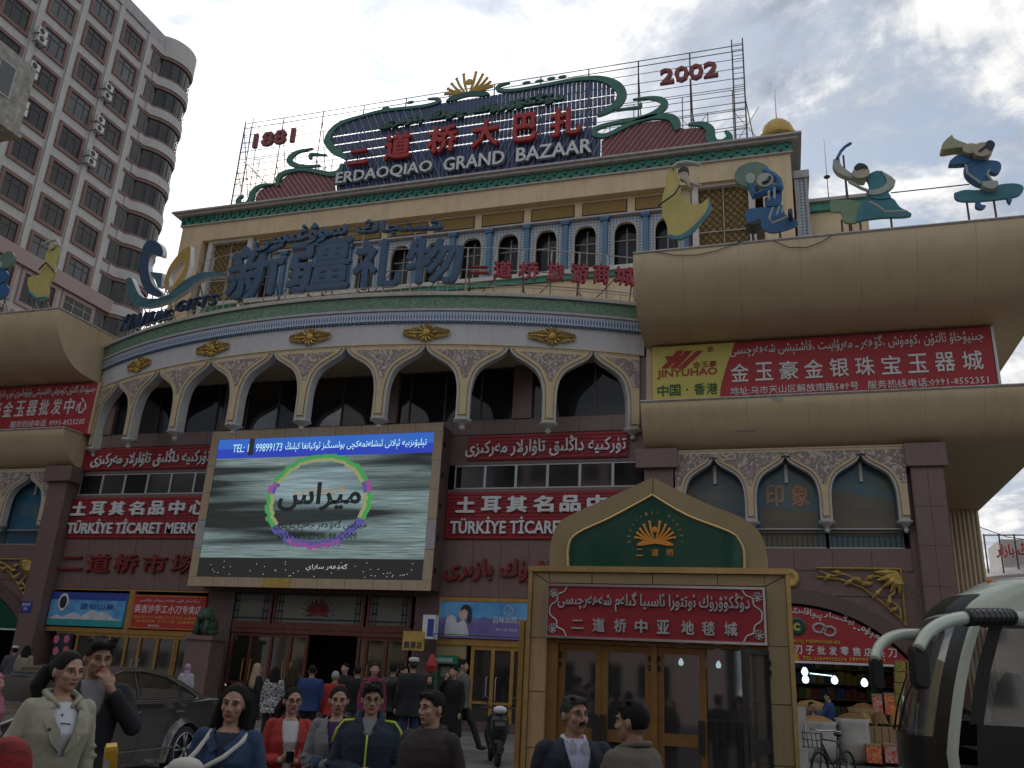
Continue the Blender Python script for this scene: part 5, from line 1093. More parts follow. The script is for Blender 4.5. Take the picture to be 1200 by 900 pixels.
b = MB(); b.prism(cat_rom([uu(.20, .72), uu(.22, .88), uu(.27, .92), uu(.31, .8), uu(.315, .5), uu(.29, .40), uu(.27, .52), uu(.275, .72), uu(.24, .80)], 3), Yq-.028, Yq-.025); b.build('hair_print', MT['fig_dark'], t)
b = MB(); c = uu(.66, .78); b.tube([(c[0]+.15*math.cos(a), Yq-.014, c[1]+.15*math.sin(a)) for a in [2*PI*i/16 for i in range(17)]], .012, 4, cap=False); b.build('logo_ring', MT['print_pale'], t); textY('品味丝绸之路', uu(.52, 0)[0], uu(.86, 0)[0], uu(0, .44)[1], uu(0, .62)[1], Yq-.012, MT['print_pale'], .005, .01, t)
textY('薰衣草 精油 养生', uu(.55, 0)[0], uu(.84, 0)[0], uu(0, .22)[1], uu(0, .30)[1], Yq-.012, MT['print_pale'], .004, 0, t, res=1)
b = MB(); b.box(sx(512), -4.1, YS-.1, YS+.1, z1+.02, 4.34); b.box(sx(512), -4.1, YS-.1, YS+.1, sz(560, 757)-.0, z0-.02); b.box(sx(512), sx(516.5), YS-.1, YS+.1, z0-.018, z1+.018); part(b, 'sign_frame', MT['gold_alu'])
b = MB(); b.box(sx(512), sx(547), YS-.05, YS+.1, sz(530, 772), sz(560, 757)-.002); part(b, 'plain_panel', MT['khaki_panel'])
shopfront([sx(p, 790) for p in (551, 575, 598, 612, 640, 668)], sz(560, 757)-.003, FZ-.2, 'gold_alu', 'store_glass', doors=(0, 1), fw=.12)
shopfront([sx(668, 790)+.14+i*.95 for i in range(4)], sz(560, 757)-.003, FZ-.2, 'gold_alu', 'store_glass', fw=.12)
b = MB(); b.box(x1+.02, -4.1, YS-.05, YS+.1, z0-.015, z1+.015); part(b, 'plain_panel', MT['khaki_panel'])
t = board('bank_sign', 'small green bank board with white lettering over the cash machine', sx(508, 775), sx(540, 775), sz(520, 778), sz(520, 768), YS-.25, 'bank_green' if 'bank_green' in MT else mat('bank_green', (.01, .16, .09), None, 3, .4).name); textY('中国邮政储蓄', sx(514, 775), sx(534, 775), sz(520, 776), sz(520, 771), YS-.301, MT['sign_white'], .01, 0, t, res=1)
t = thing('cash_machine', 'dark green cash machine recess right of the entrance', 'machine', (sx(520), YS, FZ)); b = MB(); b.box(sx(511), sx(546), YS-.06, YS+.2, FZ, sz(530, 773)-.02); b.build('surround', MT['bank_green'], t); b = MB(); b.box(sx(516), sx(538), YS-.09, YS-.061, FZ+.9, FZ+1.75); b.build('machine_front', MT['black_plastic'], t); b = MB(); b.box(sx(520), sx(533), YS-.11, YS-.091, FZ+1.3, FZ+1.6); b.build('machine_screen', MT['frosted_glass'], t)
p = PY(505, 735, 27.2); t = thing('light_box', 'small white and blue light box sign projecting from the entrance pier', 'sign', (p.x, 27.2, p.z)); b = MB(); b.box(p.x-.22, p.x+.22, 27.0, 27.3, p.z-.38, p.z+.38); b.build('case', MT['sign_white'], t); b = MB(); b.box(p.x-.04, p.x+.18, 26.985, 26.999, p.z-.3, p.z+.25); b.build('blue_face', MT['print_deep'], t); b = MB(); b.bar((p.x, 27.2, p.z+.2), (p.x+.1, 27.7, p.z+.2), .04); b.build('bracket', MT['steel_dark'], t)
p = PY(486, 751, 27.0); t = thing('hanging_board', 'gilt hanging board with dark characters beside the light box', 'sign', (p.x, 27, p.z)); b = MB(); b.box(p.x-.42, p.x+.34, 26.97, 27.03, p.z-.3, p.z+.3); b.build('board', MT['gold_paint'], t); chars('烟酒店', p.x-.38, p.x+.3, p.z-.24, p.z-.02, 26.965, MT['fig_dark'], .01, .02, t); b = MB(); [b.bar((p.x+o, 27, p.z+.3), (p.x+o, 27.0, p.z+.62), .02) for o in (-.3, .22)]; b.bar((p.x-.3, 27, p.z+.62), (p.x-.3, 27.8, p.z+.62), .03); b.build('hanger', MT['steel_dark'], t)
p = PY(32, 711, 27.22); t = thing('number_plate', 'small blue house number plate on the left wing pillar', 'sign', (p.x, 27.2, p.z)); b = MB(); b.box(p.x-.24, p.x+.24, 27.16, 27.20, p.z-.2, p.z+.2); b.build('plate', MT['print_deep'], t); textY('解放南路', p.x-.2, p.x+.2, p.z+.03, p.z+.14, 27.155, MT['sign_white'], .004, 0, t, res=1); textY('589', p.x-.1, p.x+.1, p.z-.14, p.z-.02, 27.155, MT['sign_white'], .004, 0, t, res=1)

# ---- shop fronts inside the wing arches
def wing_shop(side):
    mx = (lambda x: x) if side > 0 else (lambda x: 2*ARC_X-x); X = lambda a, c: sorted((mx(a), mx(c))); cx, R = .2, 4.12; cz = 4.37-4.2
    red = 'red_banner' if side > 0 else 'board_green'
    t = sgn('shop_sign', 'half-moon red fruit and knife shop board in the right wing arch' if side > 0 else 'half-moon green shop board in the left wing arch', 'sign', (mx(cx), 27.5, 2.75))
    arc = [(mx(cx+R*math.sin(a)), cz+R*math.cos(a)) for a in [lerp(-.875, .875, i/30) for i in range(31)]]; arc = [p for p in arc if p[1] > 2.78]
    b = MB(); b.prism([(arc[0][0], 2.74)]+arc+[(arc[-1][0], 2.74)], 27.56, 27.64); b.build('board', MT[red], t)
    b = MB(); x0, x1 = X(-3.0, 3.3); b.box(x0, x1, 27.5, 27.58, 2.68, 2.739); b.build('edge', MT['sign_white'], t)
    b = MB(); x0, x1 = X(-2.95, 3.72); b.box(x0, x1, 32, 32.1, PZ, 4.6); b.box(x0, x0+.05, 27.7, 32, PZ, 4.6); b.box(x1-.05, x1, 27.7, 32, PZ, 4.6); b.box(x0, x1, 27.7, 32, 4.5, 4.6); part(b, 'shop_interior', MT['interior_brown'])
    return t
t = wing_shop(1); tl = wing_shop(-1)
YT = 27.555
def curved_text(s, xs, zs, h, w, mtl, par, rot=0): pass
gl = uy('مېۋە ـ چېۋە، يېڭىسار پىچاقلىرى')
words = gl.split(' ')                                                # laid along the arch, each word turned a little
pos = [(926, 709, 962, 722, -3), (965, 715, 1000, 728, -14), (999, 728, 1008, 734, -20), (1007, 732, 1028, 746, -28)]
for wd_s, (xa_, ya_, xb_, yb_, an) in zip([words[0], ' '.join(words[1:2]), '..', words[-1]], pos):
    p, q = PY(xa_, ya_+9, YT), PY(xb_, yb_+6, YT); r = (q-p); r.y = 0; L_ = r.length; r.normalize(); u = Vector((-r.z, 0, r.x)); text(wd_s, (p.x, YT, p.z), r, u, L_, .26 if wd_s != '..' else .06, MT['sign_white'], .015, .015, t, res=1)
def tpx(s, xa_, xb_, ya_, yb_, m_, par=t, Y=YT, **k): p, q = PY(xa_, yb_, Y), PY(xb_, yb_, Y); return textY(s, p.x, q.x, p.z, PY(xa_, ya_, Y).z, Y, MT[m_], .015, k.pop('bold', .01), par, **k)
tpx('RUQ MEWICHILIKI', 929, 984, 749, 753.5, 'print_yellow', bold=.015, res=1); chars('刃子批发零售店英刀', PY(929, 765, YT).x, PY(1053, 765, YT).x, PY(929, 766, YT).z, PY(929, 756, YT).z, YT, MT['sign_white'], .015, .02, t, fill=.7)
tpx('TEL:13899995274', 941, 992, 769, 773, 'print_yellow', bold=.02, res=1); tpx('18999961271', 996, 1037, 770, 774.5, 'print_yellow', bold=.02, res=1); tpx('图', 929, 936, 766, 774, 'print_yellow', bold=.03)
p = PY(934, 734, YT); b = MB(); b.lathe([(.0, .0), (.2, 0), (.26, .02), (.2, .04)], (0, 0, 0), 16); b.v = [(p.x+x, YT-z, p.z+y) for x, y, z in b.v]; b.build('badge', MT['board_green'], t); tpx('C', 930, 938, 730, 739, 'print_yellow', bold=.06)
for px in (960, 972): p = PY(px, 736+(px-960)*.3, YT); b = MB(); b.tube([(p.x+.17*math.cos(a), YT-.01, p.z+.13*math.sin(a)) for a in [2*PI*i/14 for i in range(15)]], .04, 5, cap=False); b.build('bread_print', MT['sign_silver'], t)
# hanging bulbs of the right shop
for i, (px, py) in enumerate(((943, 787), (944, 796), (978, 797), (1013, 800))):
    p = PY(px, py, 27.9); t_ = thing('light_bulb', ['white ring lamp hanging at the left of the fruit shop', 'white bulb hanging just below the ring lamp', 'middle white bulb hanging in the fruit shop', 'right-hand white bulb hanging in the fruit shop'][i], 'lamp', tuple(p), 'bulbs hanging in the fruit shop')
    b = MB(); b.lathe([(0, -.12), (.07, -.09), (.10, -.01), (.07, .07), (.03, .12)], p, 10); b.build('bulb', MT['lamp_glow'], t_, smooth=True); b = MB(); b.tube([(p.x, p.y, p.z+.12), (p.x, p.y, p.z+.2), (p.x, p.y, 2.9)], [.03, .012, .008], 5); b.build('cord', MT['black_plastic'], t_)
b = MB(); p, q = PY(949, 789, 28.2), PY(975, 792, 28.2); b.tube([p, q], .016, 6); tag(b.build('tube_lamp', MT['lamp_glow']), 'thin fluorescent tube under the fruit shop ceiling', 'lamp')
# goods of the fruit shop
mat('box_carton', (.30, .20, .10), (.24, .16, .08), 4, .8); mat('box_red', (.48, .07, .03), (.6, .25, .1), 7, .6, pat='print'); mat('box_green', (.14, .20, .03), (.40, .22, .05), 6, .6, pat='print'); mat('sack_white', (.45, .43, .40), (.36, .34, .31), 4, .85, .3); mat('nuts_brown', (.24, .13, .05), (.14, .07, .03), 30, .8, .8); mat('raisin_tan', (.40, .23, .08), (.26, .13, .04), 30, .8, .8); mat('box_pink', (.42, .30, .28), (.5, .06, .04), 6, .6, pat='print')
# shelves of packets on the shop's back wall
gs = thing('goods_shelf', 'dim shelves packed with coloured packets at the back of the fruit shop', 'shelf', (0, 30.6, PZ)); rr = random.Random(3); pc_ = [mat('packet%d' % i, c, None, 4, .6) for i, c in enumerate(((.35, .05, .04), (.45, .30, .05), (.10, .22, .06), (.40, .38, .34), (.25, .12, .05), (.06, .10, .25)))]
for j in range(5): b = MB(); b.box(-2.7, 3.4, 30.3, 30.8, .8+j*.45, .83+j*.45); b.build('shelf_board', MT['box_carton'], gs)
for j in range(5):
    x = -2.6
    while x < 3.2:
        w = rr.uniform(.14, .3); panel(x, x+w-.02, 30.34+rr.uniform(0, .05), 30.6, .832+j*.45, .832+j*.45+rr.uniform(.22, .38), rr.choice(pc_), gs, 'packet'); x += w
def at(px, py, Y): return PY(px, py, Y)
def carton(xa_, xb_, ya_, yb_, Y, mt, label, dep=.45, name='carton', grp=None):
    p, q = PY(xa_, ya_, Y), PY(xb_, yb_, Y); t = thing(name, label, 'box', (p.x, Y, q.z), grp); b = MB(); b.box(p.x, q.x, Y, Y+dep, q.z, p.z); b.build('body', MT[mt], t)
    b = MB(); b.box(p.x-.006, q.x+.006, Y-.006, Y+dep+.006, p.z-.10*(p.z-q.z), p.z+.008); b.build('lid', MT['box_carton'] if mt != 'box_carton' else MT['nuts_brown'], t); return t
for j in range(5):
    for i in range(3):
        xa_ = 1049+i*13.5; ya_ = 774+j*13.2
        carton(xa_, xa_+13, ya_, ya_+12.6, 26.6, 'box_green', ['top', 'second', 'third', 'fourth', 'lowest'][j]+' row of the stacked green fruit cartons, '+['left', 'middle', 'right'][i]+' one', .4, grp='green fruit cartons stacked by the shop')
for i, xa_ in enumerate((1015, 1036)): carton(xa_, xa_+19, 872, 895, 24.4, 'box_red' if i == 0 else 'box_pink', 'red and yellow gift carton on the ground, '+('left' if i == 0 else 'right')+' of the pair', .5)
carton(1057, 1076, 873, 897, 24.4, 'box_red', 'red gift carton partly behind the coach windscreen', .5)
for i, (xa_, ya_) in enumerate(((1022, 813), (1036, 812))): carton(xa_, xa_+13.5, ya_, ya_+26, 25.6, ('box_pink', 'box_red')[i], ('pale red gift box', 'bright red gift box')[i]+' standing on the display behind the mirror', .25)
t_ = thing('display_table', 'raked display table heaped with raisins and nuts', 'table', (PY(1040, 870, 25.3).x, 25.3, PZ)); p, q = PY(1008, 862, 25.0), PY(1085, 862, 25.0); b = MB(); b.box(p.x, q.x, 25.0, 26.4, PZ, 1.15); b.build('base', MT['box_carton'], t_)
for i in range(4):
    x0_ = lerp(p.x, q.x, i/4); x1_ = lerp(p.x, q.x, (i+1)/4)-.03; b = MB(); rr = random.Random(i); hs = [[rr.uniform(-.03, .03) for _ in range(9)] for _ in range(9)]
    b.grid(lambda u, v: Vector((lerp(x0_, x1_, u), lerp(25.0, 26.3, v), 1.16+(.5*min(v, .8)+.11)*math.sin(PI*min(1, v*4+.3)/2 if v < .2 else PI/2)*(math.sin(PI*u)**.35)+hs[int(u*8)][int(v*8)])), 8, 8); b.build('heap', MT[('raisin_tan', 'nuts_brown')[i % 2]], t_, smooth=True)
for i in range(9):
    x0_ = lerp(p.x, q.x, i/9); panel(x0_+.01, lerp(p.x, q.x, (i+1)/9)-.01, 24.95, 24.995, .35, 1.12, MT['box_carton'], t_, 'side_board')
def sack(px, pyb, Y, r, h, mt, fill, label):
    p = PY(px, pyb, Y); x = p.x; t = thing('sack', label, 'sack', (x, Y, PZ)); b = MB(); b.lathe([(r*.7, PZ), (r*.98, PZ+.12), (r*1.02, PZ+h*.5), (r*.95, PZ+h*.9), (r*1.06, PZ+h), (r*.96, PZ+h-.02)], (x, Y, 0), 14)
    rr = random.Random(int(px)); b.v = [(vx+rr.uniform(-.012, .012), vy+rr.uniform(-.012, .012), vz) for vx, vy, vz in b.v]; b.build('bag', MT[mt], t, smooth=True); b = MB(); b.lathe([(0, PZ+h+.14), (r*.4, PZ+h+.11), (r*.8, PZ+h+.02), (r*.95, PZ+h-.05)], (x, Y, 0), 14); b.build('contents', MT[fill], t, smooth=True)
sack(1000, 870, 25.0, .42, 1.05, 'sack_white', 'nuts_brown', 'open white sack of nuts standing beside the shopkeeper'); sack(1014, 850, 25.9, .40, 1.3, 'box_carton', 'nuts_brown', 'brown sack heaped with nuts behind the white sack'); sack(958, 870, 24.6, .5, .95, 'sack_white', 'raisin_tan', 'wide white sack of raisins behind the bicycle'); sack(952, 850, 26.0, .5, 1.3, 'box_carton', 'raisin_tan', 'tall brown sack of raisins left of the shopkeeper')
# pale cabinet behind the portal column
p, q = PY(926, 830, 21), PY(937, 880, 21); t_ = thing('metal_cabinet', 'grey metal cabinet standing just right of the portal', 'cabinet', (p.x, 21, PZ)); b = MB(); b.box(p.x, p.x+.32, 21, 21.5, PZ, PY(930, 828, 21).z); b.build('body', MT['coping'], t_); b = MB(); b.bar((p.x+.29, 20.97, .9), (p.x+.29, 20.97, 1.2), .03); b.build('handle', MT['chrome'], t_)

# ================================================================== the portal in front
YK = 12.0; KZ = PZ
KX0, KX1, KT = PY(624, 661, YK).x, PY(922, 670, YK).x, 3.36
kp = thing('portal', 'tan entrance portal with a green pointed gable and glazed bronze doors', 'building', ((KX0+KX1)/2, YK, KZ))
def kx(px, py=700, Y=YK): return PY(px, py, Y).x
def kz(px, py, Y=YK): return PY(px, py, Y).z
IX0, IX1 = kx(643, 700), kx(897, 700); SZ1_ = (kz(643, 684)+kz(896, 691))/2; SZ0_ = (kz(643, 747)+kz(896, 757))/2
b = MB(); b.box(KX0+.02, IX0, YK+.03, YK+2.4, KZ, KT-.08); b.box(IX1, KX1-.02, YK+.03, YK+2.4, KZ, KT-.08); b.box(IX0, IX1, YK+.03, YK+2.4, SZ0_+.0, KT-.08); b.box(IX0, IX1, YK+2.2, YK+2.4, KZ, SZ0_); b.build('core', MT['khaki_panel'], kp)
b = MB(); b.box(KX0-.04, KX1+.04, YK-.06, YK+2.44, KT-.078, KT); b.build('top_moulding', MT['gold_frame'] if 'gold_frame' in MT else mat('gold_frame', (.52, .37, .16), (.44, .31, .13), 4, .25, metal=.6), kp)
for x in (KX0-.035, KX1-.02): b = MB(); b.box(x, x+.055, YK-.05, YK+2.42, KZ, KT-.08); b.build('edge_moulding', MT['gold_frame'], kp)
g_ = .012; xs = [IX0-.0, kx(694, 675), kx(765, 675), kx(841, 675), IX1]
for i in range(4): panel(xs[i]+g_/2, xs[i+1]-g_/2, YK-.012, YK+.029, SZ1_+.03, KT-.085, MT['khaki_panel'], kp, 'cladding_panel')
for x0_, x1_, sg in ((KX0+.025, IX0, 1), (IX1, KX1-.025, -1)):         # mitred corners and the posts
    b = MB(); o = [(x0_, KT-.085), (x1_ , KT-.085), (x1_, SZ1_+.03)] if sg > 0 else [(x0_, KT-.085), (x1_, KT-.085), (x0_, SZ1_+.03)]
    b.prism(o, YK-.012, YK+.029); b.build('cladding_panel', MT['khaki_panel'], kp); b = MB(); z_ = SZ1_+.02
    o = [(x0_, KT-.1), (x1_-.012, SZ1_+.02), (x1_-.012, SZ0_+.0), (x0_, SZ0_)] if sg > 0 else [(x1_, KT-.1), (x0_+.012, SZ1_+.02), (x0_+.012, SZ0_), (x1_, SZ0_)]
    b.prism(o, YK-.012, YK+.029); b.build('cladding_panel', MT['khaki_panel'], kp)
    for j in range(3): panel(x0_, x1_-.004, YK-.012, YK+.029, KZ+j*.71+.006, min(SZ0_-.01, KZ+(j+1)*.71-.006), MT['marble_tan'] if sg > 0 else MT['khaki_panel'], kp, 'cladding_panel')
# gable
OUT = [(644, 661), (645, 640), (652, 617), (667.5, 604), (705, 587), (742, 570), (765, 559), (787, 570.5), (830, 591), (868, 606), (887, 620), (897, 640), (899, 668)]
INN = [(667, 661), (667, 642), (677, 626), (717, 607), (765, 581), (805, 604.5), (855, 624), (867, 635), (872, 648), (873, 668)]
def kpoly(L_, sm=(6, 4)):
    P = [(PY(x, y, YK).x, PY(x, y, YK).z) for x, y in L_]; P[0] = (P[0][0], KT+.001); P[-1] = (P[-1][0], KT+.001); ap = sm[0]; return cat_rom(P[:ap+1], 4)[:-1]+cat_rom(P[ap:], 4)
O_, I_ = kpoly(OUT, (6,)), kpoly(INN, (4,))
b = MB(); b.prism(O_, YK+.0, YK+.45); b.build('gable', MT['khaki_panel'], kp)
b = MB(); b.prism(I_, YK-.03, YK-.002); b.build('green_board', MT['board_green'], kp)
b = MB(); b.tube([(x, YK-.04, z) for x, z in I_], .02, 6); b.build('gable_moulding', MT['gold_frame'], kp)
b = MB(); p = PY(765, 559, YK); q = PY(765, 581, YK); b.box(p.x-.004, p.x+.004, YK-.004, YK+.001, q.z, p.z); b.build('gable_joint', MT['fig_dark'], kp)
em = sgn('lotus_emblem', 'orange lotus emblem on the green gable of the portal', 'emblem', (kx(768, 637), YK-.05, kz(768, 637))); ex, ez = kx(768, 640), kz(768, 640)
lotus(ex, ez, .255, YK-.045, MT['orange_paint'], MT['orange_paint'], em, .02)
cs = 'ERDAOQIAO MARKET'
for i, ch in enumerate(cs):
    if ch == ' ': continue
    a = lerp(math.radians(187), math.radians(-7), i/(len(cs)-1)); c = Vector((ex+.34*math.cos(a), YK-.031, ez+.10+.34*math.sin(a))); r = Vector((math.sin(a), 0, -math.cos(a))); u = Vector((math.cos(a), 0, math.sin(a))); text(ch, c-r*.014, r, u, .028, .05, MT['gold_frame'], .006, 0, em, 'letter', 1)
for ch, px in (('二', 750), ('道', 768), ('桥', 785.5)): p = PY(px, 652, YK); textY(ch, p.x-.05, p.x+.05, p.z, p.z+.10, YK-.031, MT['orange_paint'], .008, .015, em, 'letter')
# red name board
kb = sgn('portal_sign', 'red name board with silver bilingual lettering on the portal', 'sign', (IX0, YK-.1, SZ0_))
b = MB(); b.box(IX0, IX1, YK-.10, YK+.02, SZ0_, SZ1_); b.build('board', MT['red_sheet'], kb)
b = MB(); [b.box(*q) for q in ((IX0-.0, IX1+.0, YK-.12, YK-.101, SZ1_-.028, SZ1_+.004), (IX0, IX1, YK-.12, YK-.101, SZ0_-.004, SZ0_+.028), (IX0, IX0+.03, YK-.119, YK-.101, SZ0_+.028, SZ1_-.028), (IX1-.03, IX1, YK-.119, YK-.101, SZ0_+.028, SZ1_-.028))]; b.build('silver_frame', MT['chrome'], kb)
W2, H2 = IX1-IX0, SZ1_-SZ0_
for sx_ in (0, 1):
    pts = cat_rom([(.10, .97), (.085, .86), (.055, .80), (.05, .68), (.02, .58), (.02, .42), (.05, .32), (.055, .2), (.085, .14), (.10, .03)], 4); b = MB(); b.tube([((IX0+u*W2) if sx_ == 0 else (IX1-u*W2), YK-.108, SZ0_+v*H2) for u, v in pts], .011, 5); b.build('scroll_border', MT['sign_silver'], kb)
    for sz_ in (.17, .83):
        b = MB(); cxk = IX0+.033*W2 if sx_ == 0 else IX1-.033*W2; czk = SZ0_+sz_*H2
        for q in range(7): a = q*.9; b.tube([(cxk, YK-.106, czk), (cxk+.05*math.cos(a), YK-.112, czk+.055*math.sin(a)), (cxk+.062*math.cos(a+.6), YK-.106, czk+.068*math.sin(a+.6))], [.008, .012, .004], 5)
        b.build('corner_flower', MT['sign_silver'], kb)
textY(uy('دۆڭكۆۋرۈك ئوتتۇرا ئاسىيا گىلەم شەھەرچىسى'), kx(656, 708), kx(879, 708), SZ0_+.50*H2, SZ0_+.90*H2, YK-.101, MT['sign_silver'], .03, .018, kb)
for ch, px in zip('二道桥中亚地毯城', (679, 703.5, 728.5, 753, 778.5, 807, 831, 857)):
    c = kx(px, 738); h_ = .16; textY(ch, c-.085, c+.085, SZ0_+(.17 if ch == '二' else .13)*H2, SZ0_+(.34 if ch == '二' else .38)*H2, YK-.101, MT['sign_silver'], .03, .035, kb, 'letter')
# doors
YD = YK+.16; xz = [kx(p, 800, YD) for p in (655, 705.5, 764, 770, 828)]; dt = SZ0_-.01
b = MB(); b.box(IX0, kx(655, 800, YD), YK+.05, YK+.2, KZ, dt); b.box(kx(764, 800, YD), kx(771, 800, YD), YK+.07, YK+.2, KZ, dt); b.box(IX0, IX1, YK+.06, YK+.2, dt-.05, dt); b.build('door_frame', MT['bronze_door'], kp)
mat('portal_glass', (.05, .05, .05), (.06, .06, .06), 1, .04, trans=.0, spec=.8, alpha=.55, ior=2.3)
def kdoor(a, c, hingeleft, mtl='bronze_door', parent=kp, T=None, fw=.085):
    b = MB(); b.T = T; z0_, z1_ = KZ+.02, dt-.055; y0, y1 = YD-.035, YD+.03
    b.box(a, a+fw, y0, y1, z0_, z1_); b.box(c-fw, c, y0, y1, z0_, z1_); b.box(a+fw, c-fw, y0+.002, y1, z1_-fw, z1_); b.box(a+fw, c-fw, y0+.002, y1, z0_, z0_+.16); zr = z0_+.82; b.box(a+fw, c-fw, y0+.002, y1, zr, zr+.15)
    d = b.build('door', MT[mtl], parent); b = MB(); b.T = T; b.box(a+fw, c-fw, YD-.005, YD+.005, z0_+.16, zr); b.box(a+fw, c-fw, YD-.005, YD+.005, zr+.15, z1_-fw); b.build('pane', MT['portal_glass'], d)
    b = MB(); b.T = T; xh = c-fw*.6 if hingeleft else a+fw*.6; b.box(xh-.06, xh+.02, y0-.05, y0-.03, z0_+.75, z0_+1.15); b.box(xh-.03, xh-.01, y0-.03, y0, z0_+.78, z0_+.8); b.box(xh-.03, xh-.01, y0-.03, y0, z0_+1.1, z0_+1.12); b.build('handle', MT['black_plastic'], d)
    for zz_ in (z1_-.15, z1_-.27):                                   # floral hinges
        b = MB(); b.T = T; xh2 = a+.02 if hingeleft else c-.02
        for q in range(3): b.ell((xh2, y0-.012, zz_+(q-1)*.022), (.03 if q != 1 else .012, .012, .014), 8, 4)
        b.build('hinge', MT['black_plastic'], d)
kdoor(xz[0]+.004, xz[1]-.002, True); kdoor(xz[1]+.002, xz[2]-.002, False); kdoor(xz[3]+.01, xz[4], True)
b = MB(); b.box(xz[4]+.01, IX1-.02, YD-.004, YD+.004, KZ+.05, dt-.06); b.build('fixed_pane', MT['portal_glass'], kp)
hx = IX1-.01; Th = Matrix.Translation((hx, YK+.02, 0)) @ Matrix.Rotation(math.radians(62), 4, 'Z') @ Matrix.Translation((-hx, -YD, 0)); kdoor(hx-.60, hx, False, 'black_plastic', T=Th, fw=.06)
# inside of the portal
b = MB(); b.box(IX0, IX1, YK+2.0, YK+2.19, KZ, SZ0_); b.build('back_wall', MT['interior_brown'], kp)
b = MB(); b.box(IX0+.2, IX1-.1, YK+.9, YK+1.3, KZ, KZ+.85); tag(b.build('reflection_block', MT['red_sheet']), 'low red block inside the portal imitating the reflection of a red sign', 'reflection_block')  # added red block, imitates a red sign mirrored in the door glass
for px, py, mtl, lab in ((842, 779, 'lamp_glow', 'white bulb seen through the portal door glass'), (873, 777, 'lamp_warm', 'orange bulb glowing inside the portal'), (798, 776, 'lamp_glow', 'faint white bulb behind the third portal door')):
    p = PY(px, py, YK+1.1); t_ = thing('light_bulb', lab, 'lamp', tuple(p)); b = MB(); b.lathe([(0, -.05), (.03, -.04), (.038, 0), (.02, .04), (.01, .055)], p, 8); b.build('bulb', MT[mtl], t_, smooth=True); b = MB(); b.tube([(p.x, p.y, p.z+.05), (p.x, p.y, SZ0_+.02)], .005, 4); b.build('cord', MT['black_plastic'], t_)
rl = thing('crowd_rail', 'low white railing standing inside the portal', 'railing', (-.7, YK+.6, KZ)); b = MB(); b.bar((-1.15, YK+.6, 1.42), (-.3, YK+.6, 1.42), .03); b.bar((-1.15, YK+.6, .5), (-.3, YK+.6, .5), .03); b.build('rail', MT['ac_white'], rl)
for i in range(9): b = MB(); x = lerp(-1.12, -.33, i/8); b.bar((x, YK+.6, PZ), (x, YK+.6, 1.41), .018); b.build('baluster', MT['ac_white'], rl)
# narrow gold post left of the portal
x = kx(612, 800, 12.9); z_ = PY(612, 727, 12.9).z; b = MB(); b.box(x-.08, x+.10, 12.9, 13.0, PZ, z_); pg_ = thing('side_post', 'slim gold panelled post standing left of the portal', 'post', (x, 12.9, PZ)); b.build('post', MT['gold_alu'], pg_); b = MB(); b.box(x+.0, x+.01, 12.89, 12.9, PZ, z_-.02); b.build('groove', MT['fig_dark'], pg_)

# ================================================================== the tower behind the left wing
TX = -50.0
tw = thing('hotel_tower', 'tall white and pink tiled tower with rounded corner balconies on the left', 'building', (TX, 40, 0))
PFL = 3.1; ZC = [51.1-PFL*k for k in range(8)]; YC = [46.15-3.42*k for k in range(6)]
b = MB(); b.box(TX-14, TX, 20, 50.0, 0, 54.2); b.build('wall', MT['tower_white'], tw)
b = MB(); b.box(TX-14.1, TX+.15, 20, 50.0, 53.2, 54.3); b.build('parapet', MT['coping'], tw)
def tower_window(parent, yc, zc, w=2.55, h=2.3, sur='tower_pink'):
    b = MB(); e = .27; y0, y1, z0, z1 = yc-w/2, yc+w/2, zc-h/2, zc+h/2; x0, x1 = TX+.005, TX+.12
    b.box(x0, x1, y0, y0+e, z0, z1); b.box(x0, x1, y1-e, y1, z0, z1); b.box(x0, x1, y0+e, y1-e, z0, z0+e); b.box(x0, x1, y0+e, y1-e, z1-e, z1); s = b.build('window_surround', MT[sur], parent)
    b = MB(); b.box(TX+.003, TX+.012, y0+e, y1-e, z0+e, z1-e); b.build('pane', MT['tower_glass' if random.random() < .82 else 'tower_glass_pale'], s)
    b = MB(); f = .05; x0, x1 = TX+.013, TX+.05; b.box(x0, x1, y0+e, y1-e, z0+e, z0+e+f); b.box(x0, x1, y0+e, y1-e, z1-e-f, z1-e); b.box(x0, x1, y0+e, y1-e, z1-e-.5, z1-e-.45)
    for yy in (y0+e, y1-e-f, lerp(y0+e, y1-e, .33), lerp(y0+e, y1-e, .72)): b.box(x0, x1+.003, yy, yy+f, z0+e+f, z1-e-f)
    b.build('window_frame', MT['steel_dark' if zc > 29 or random.random() < .5 else 'steel_white'], s); return s
mat('tower_glass', (.035, .032, .032), (.02, .02, .02), .3, .12, spec=.5); mat('tower_glass_pale', (.10, .11, .11), (.07, .08, .08), .5, .2, spec=.5)
for z in ZC:
    for y in YC: tower_window(tw, y, z)
for y in [46.15+1.71-3.42*k for k in range(7)]: b = MB(); b.box(TX+.004, TX+.13, y-.22, y+.22, 27.9, 53.19); b.build('pilaster', MT['tower_white'], tw)
b = MB(); b.box(TX, TX+.35, 20, 50, 27.6, 28.7); b.build('belt_course', MT['tower_pink_light'], tw)
for y in [46.9-3.7*k for k in range(5)]:
    for zc in (26.2, 23.0): tower_window(tw, y, zc, 3.3, 2.7, 'tower_pink_light')
BX, BY, BR = TX-1.35, 51.6, 2.35                                      # rounded corner bay
def bay(b, r, z0, z1, m=0): b.lathe([(0, z0), (r, z0), (r, z1), (0, z1)], (BX, BY, 0), 30, m, -PI*.62, PI*.62)
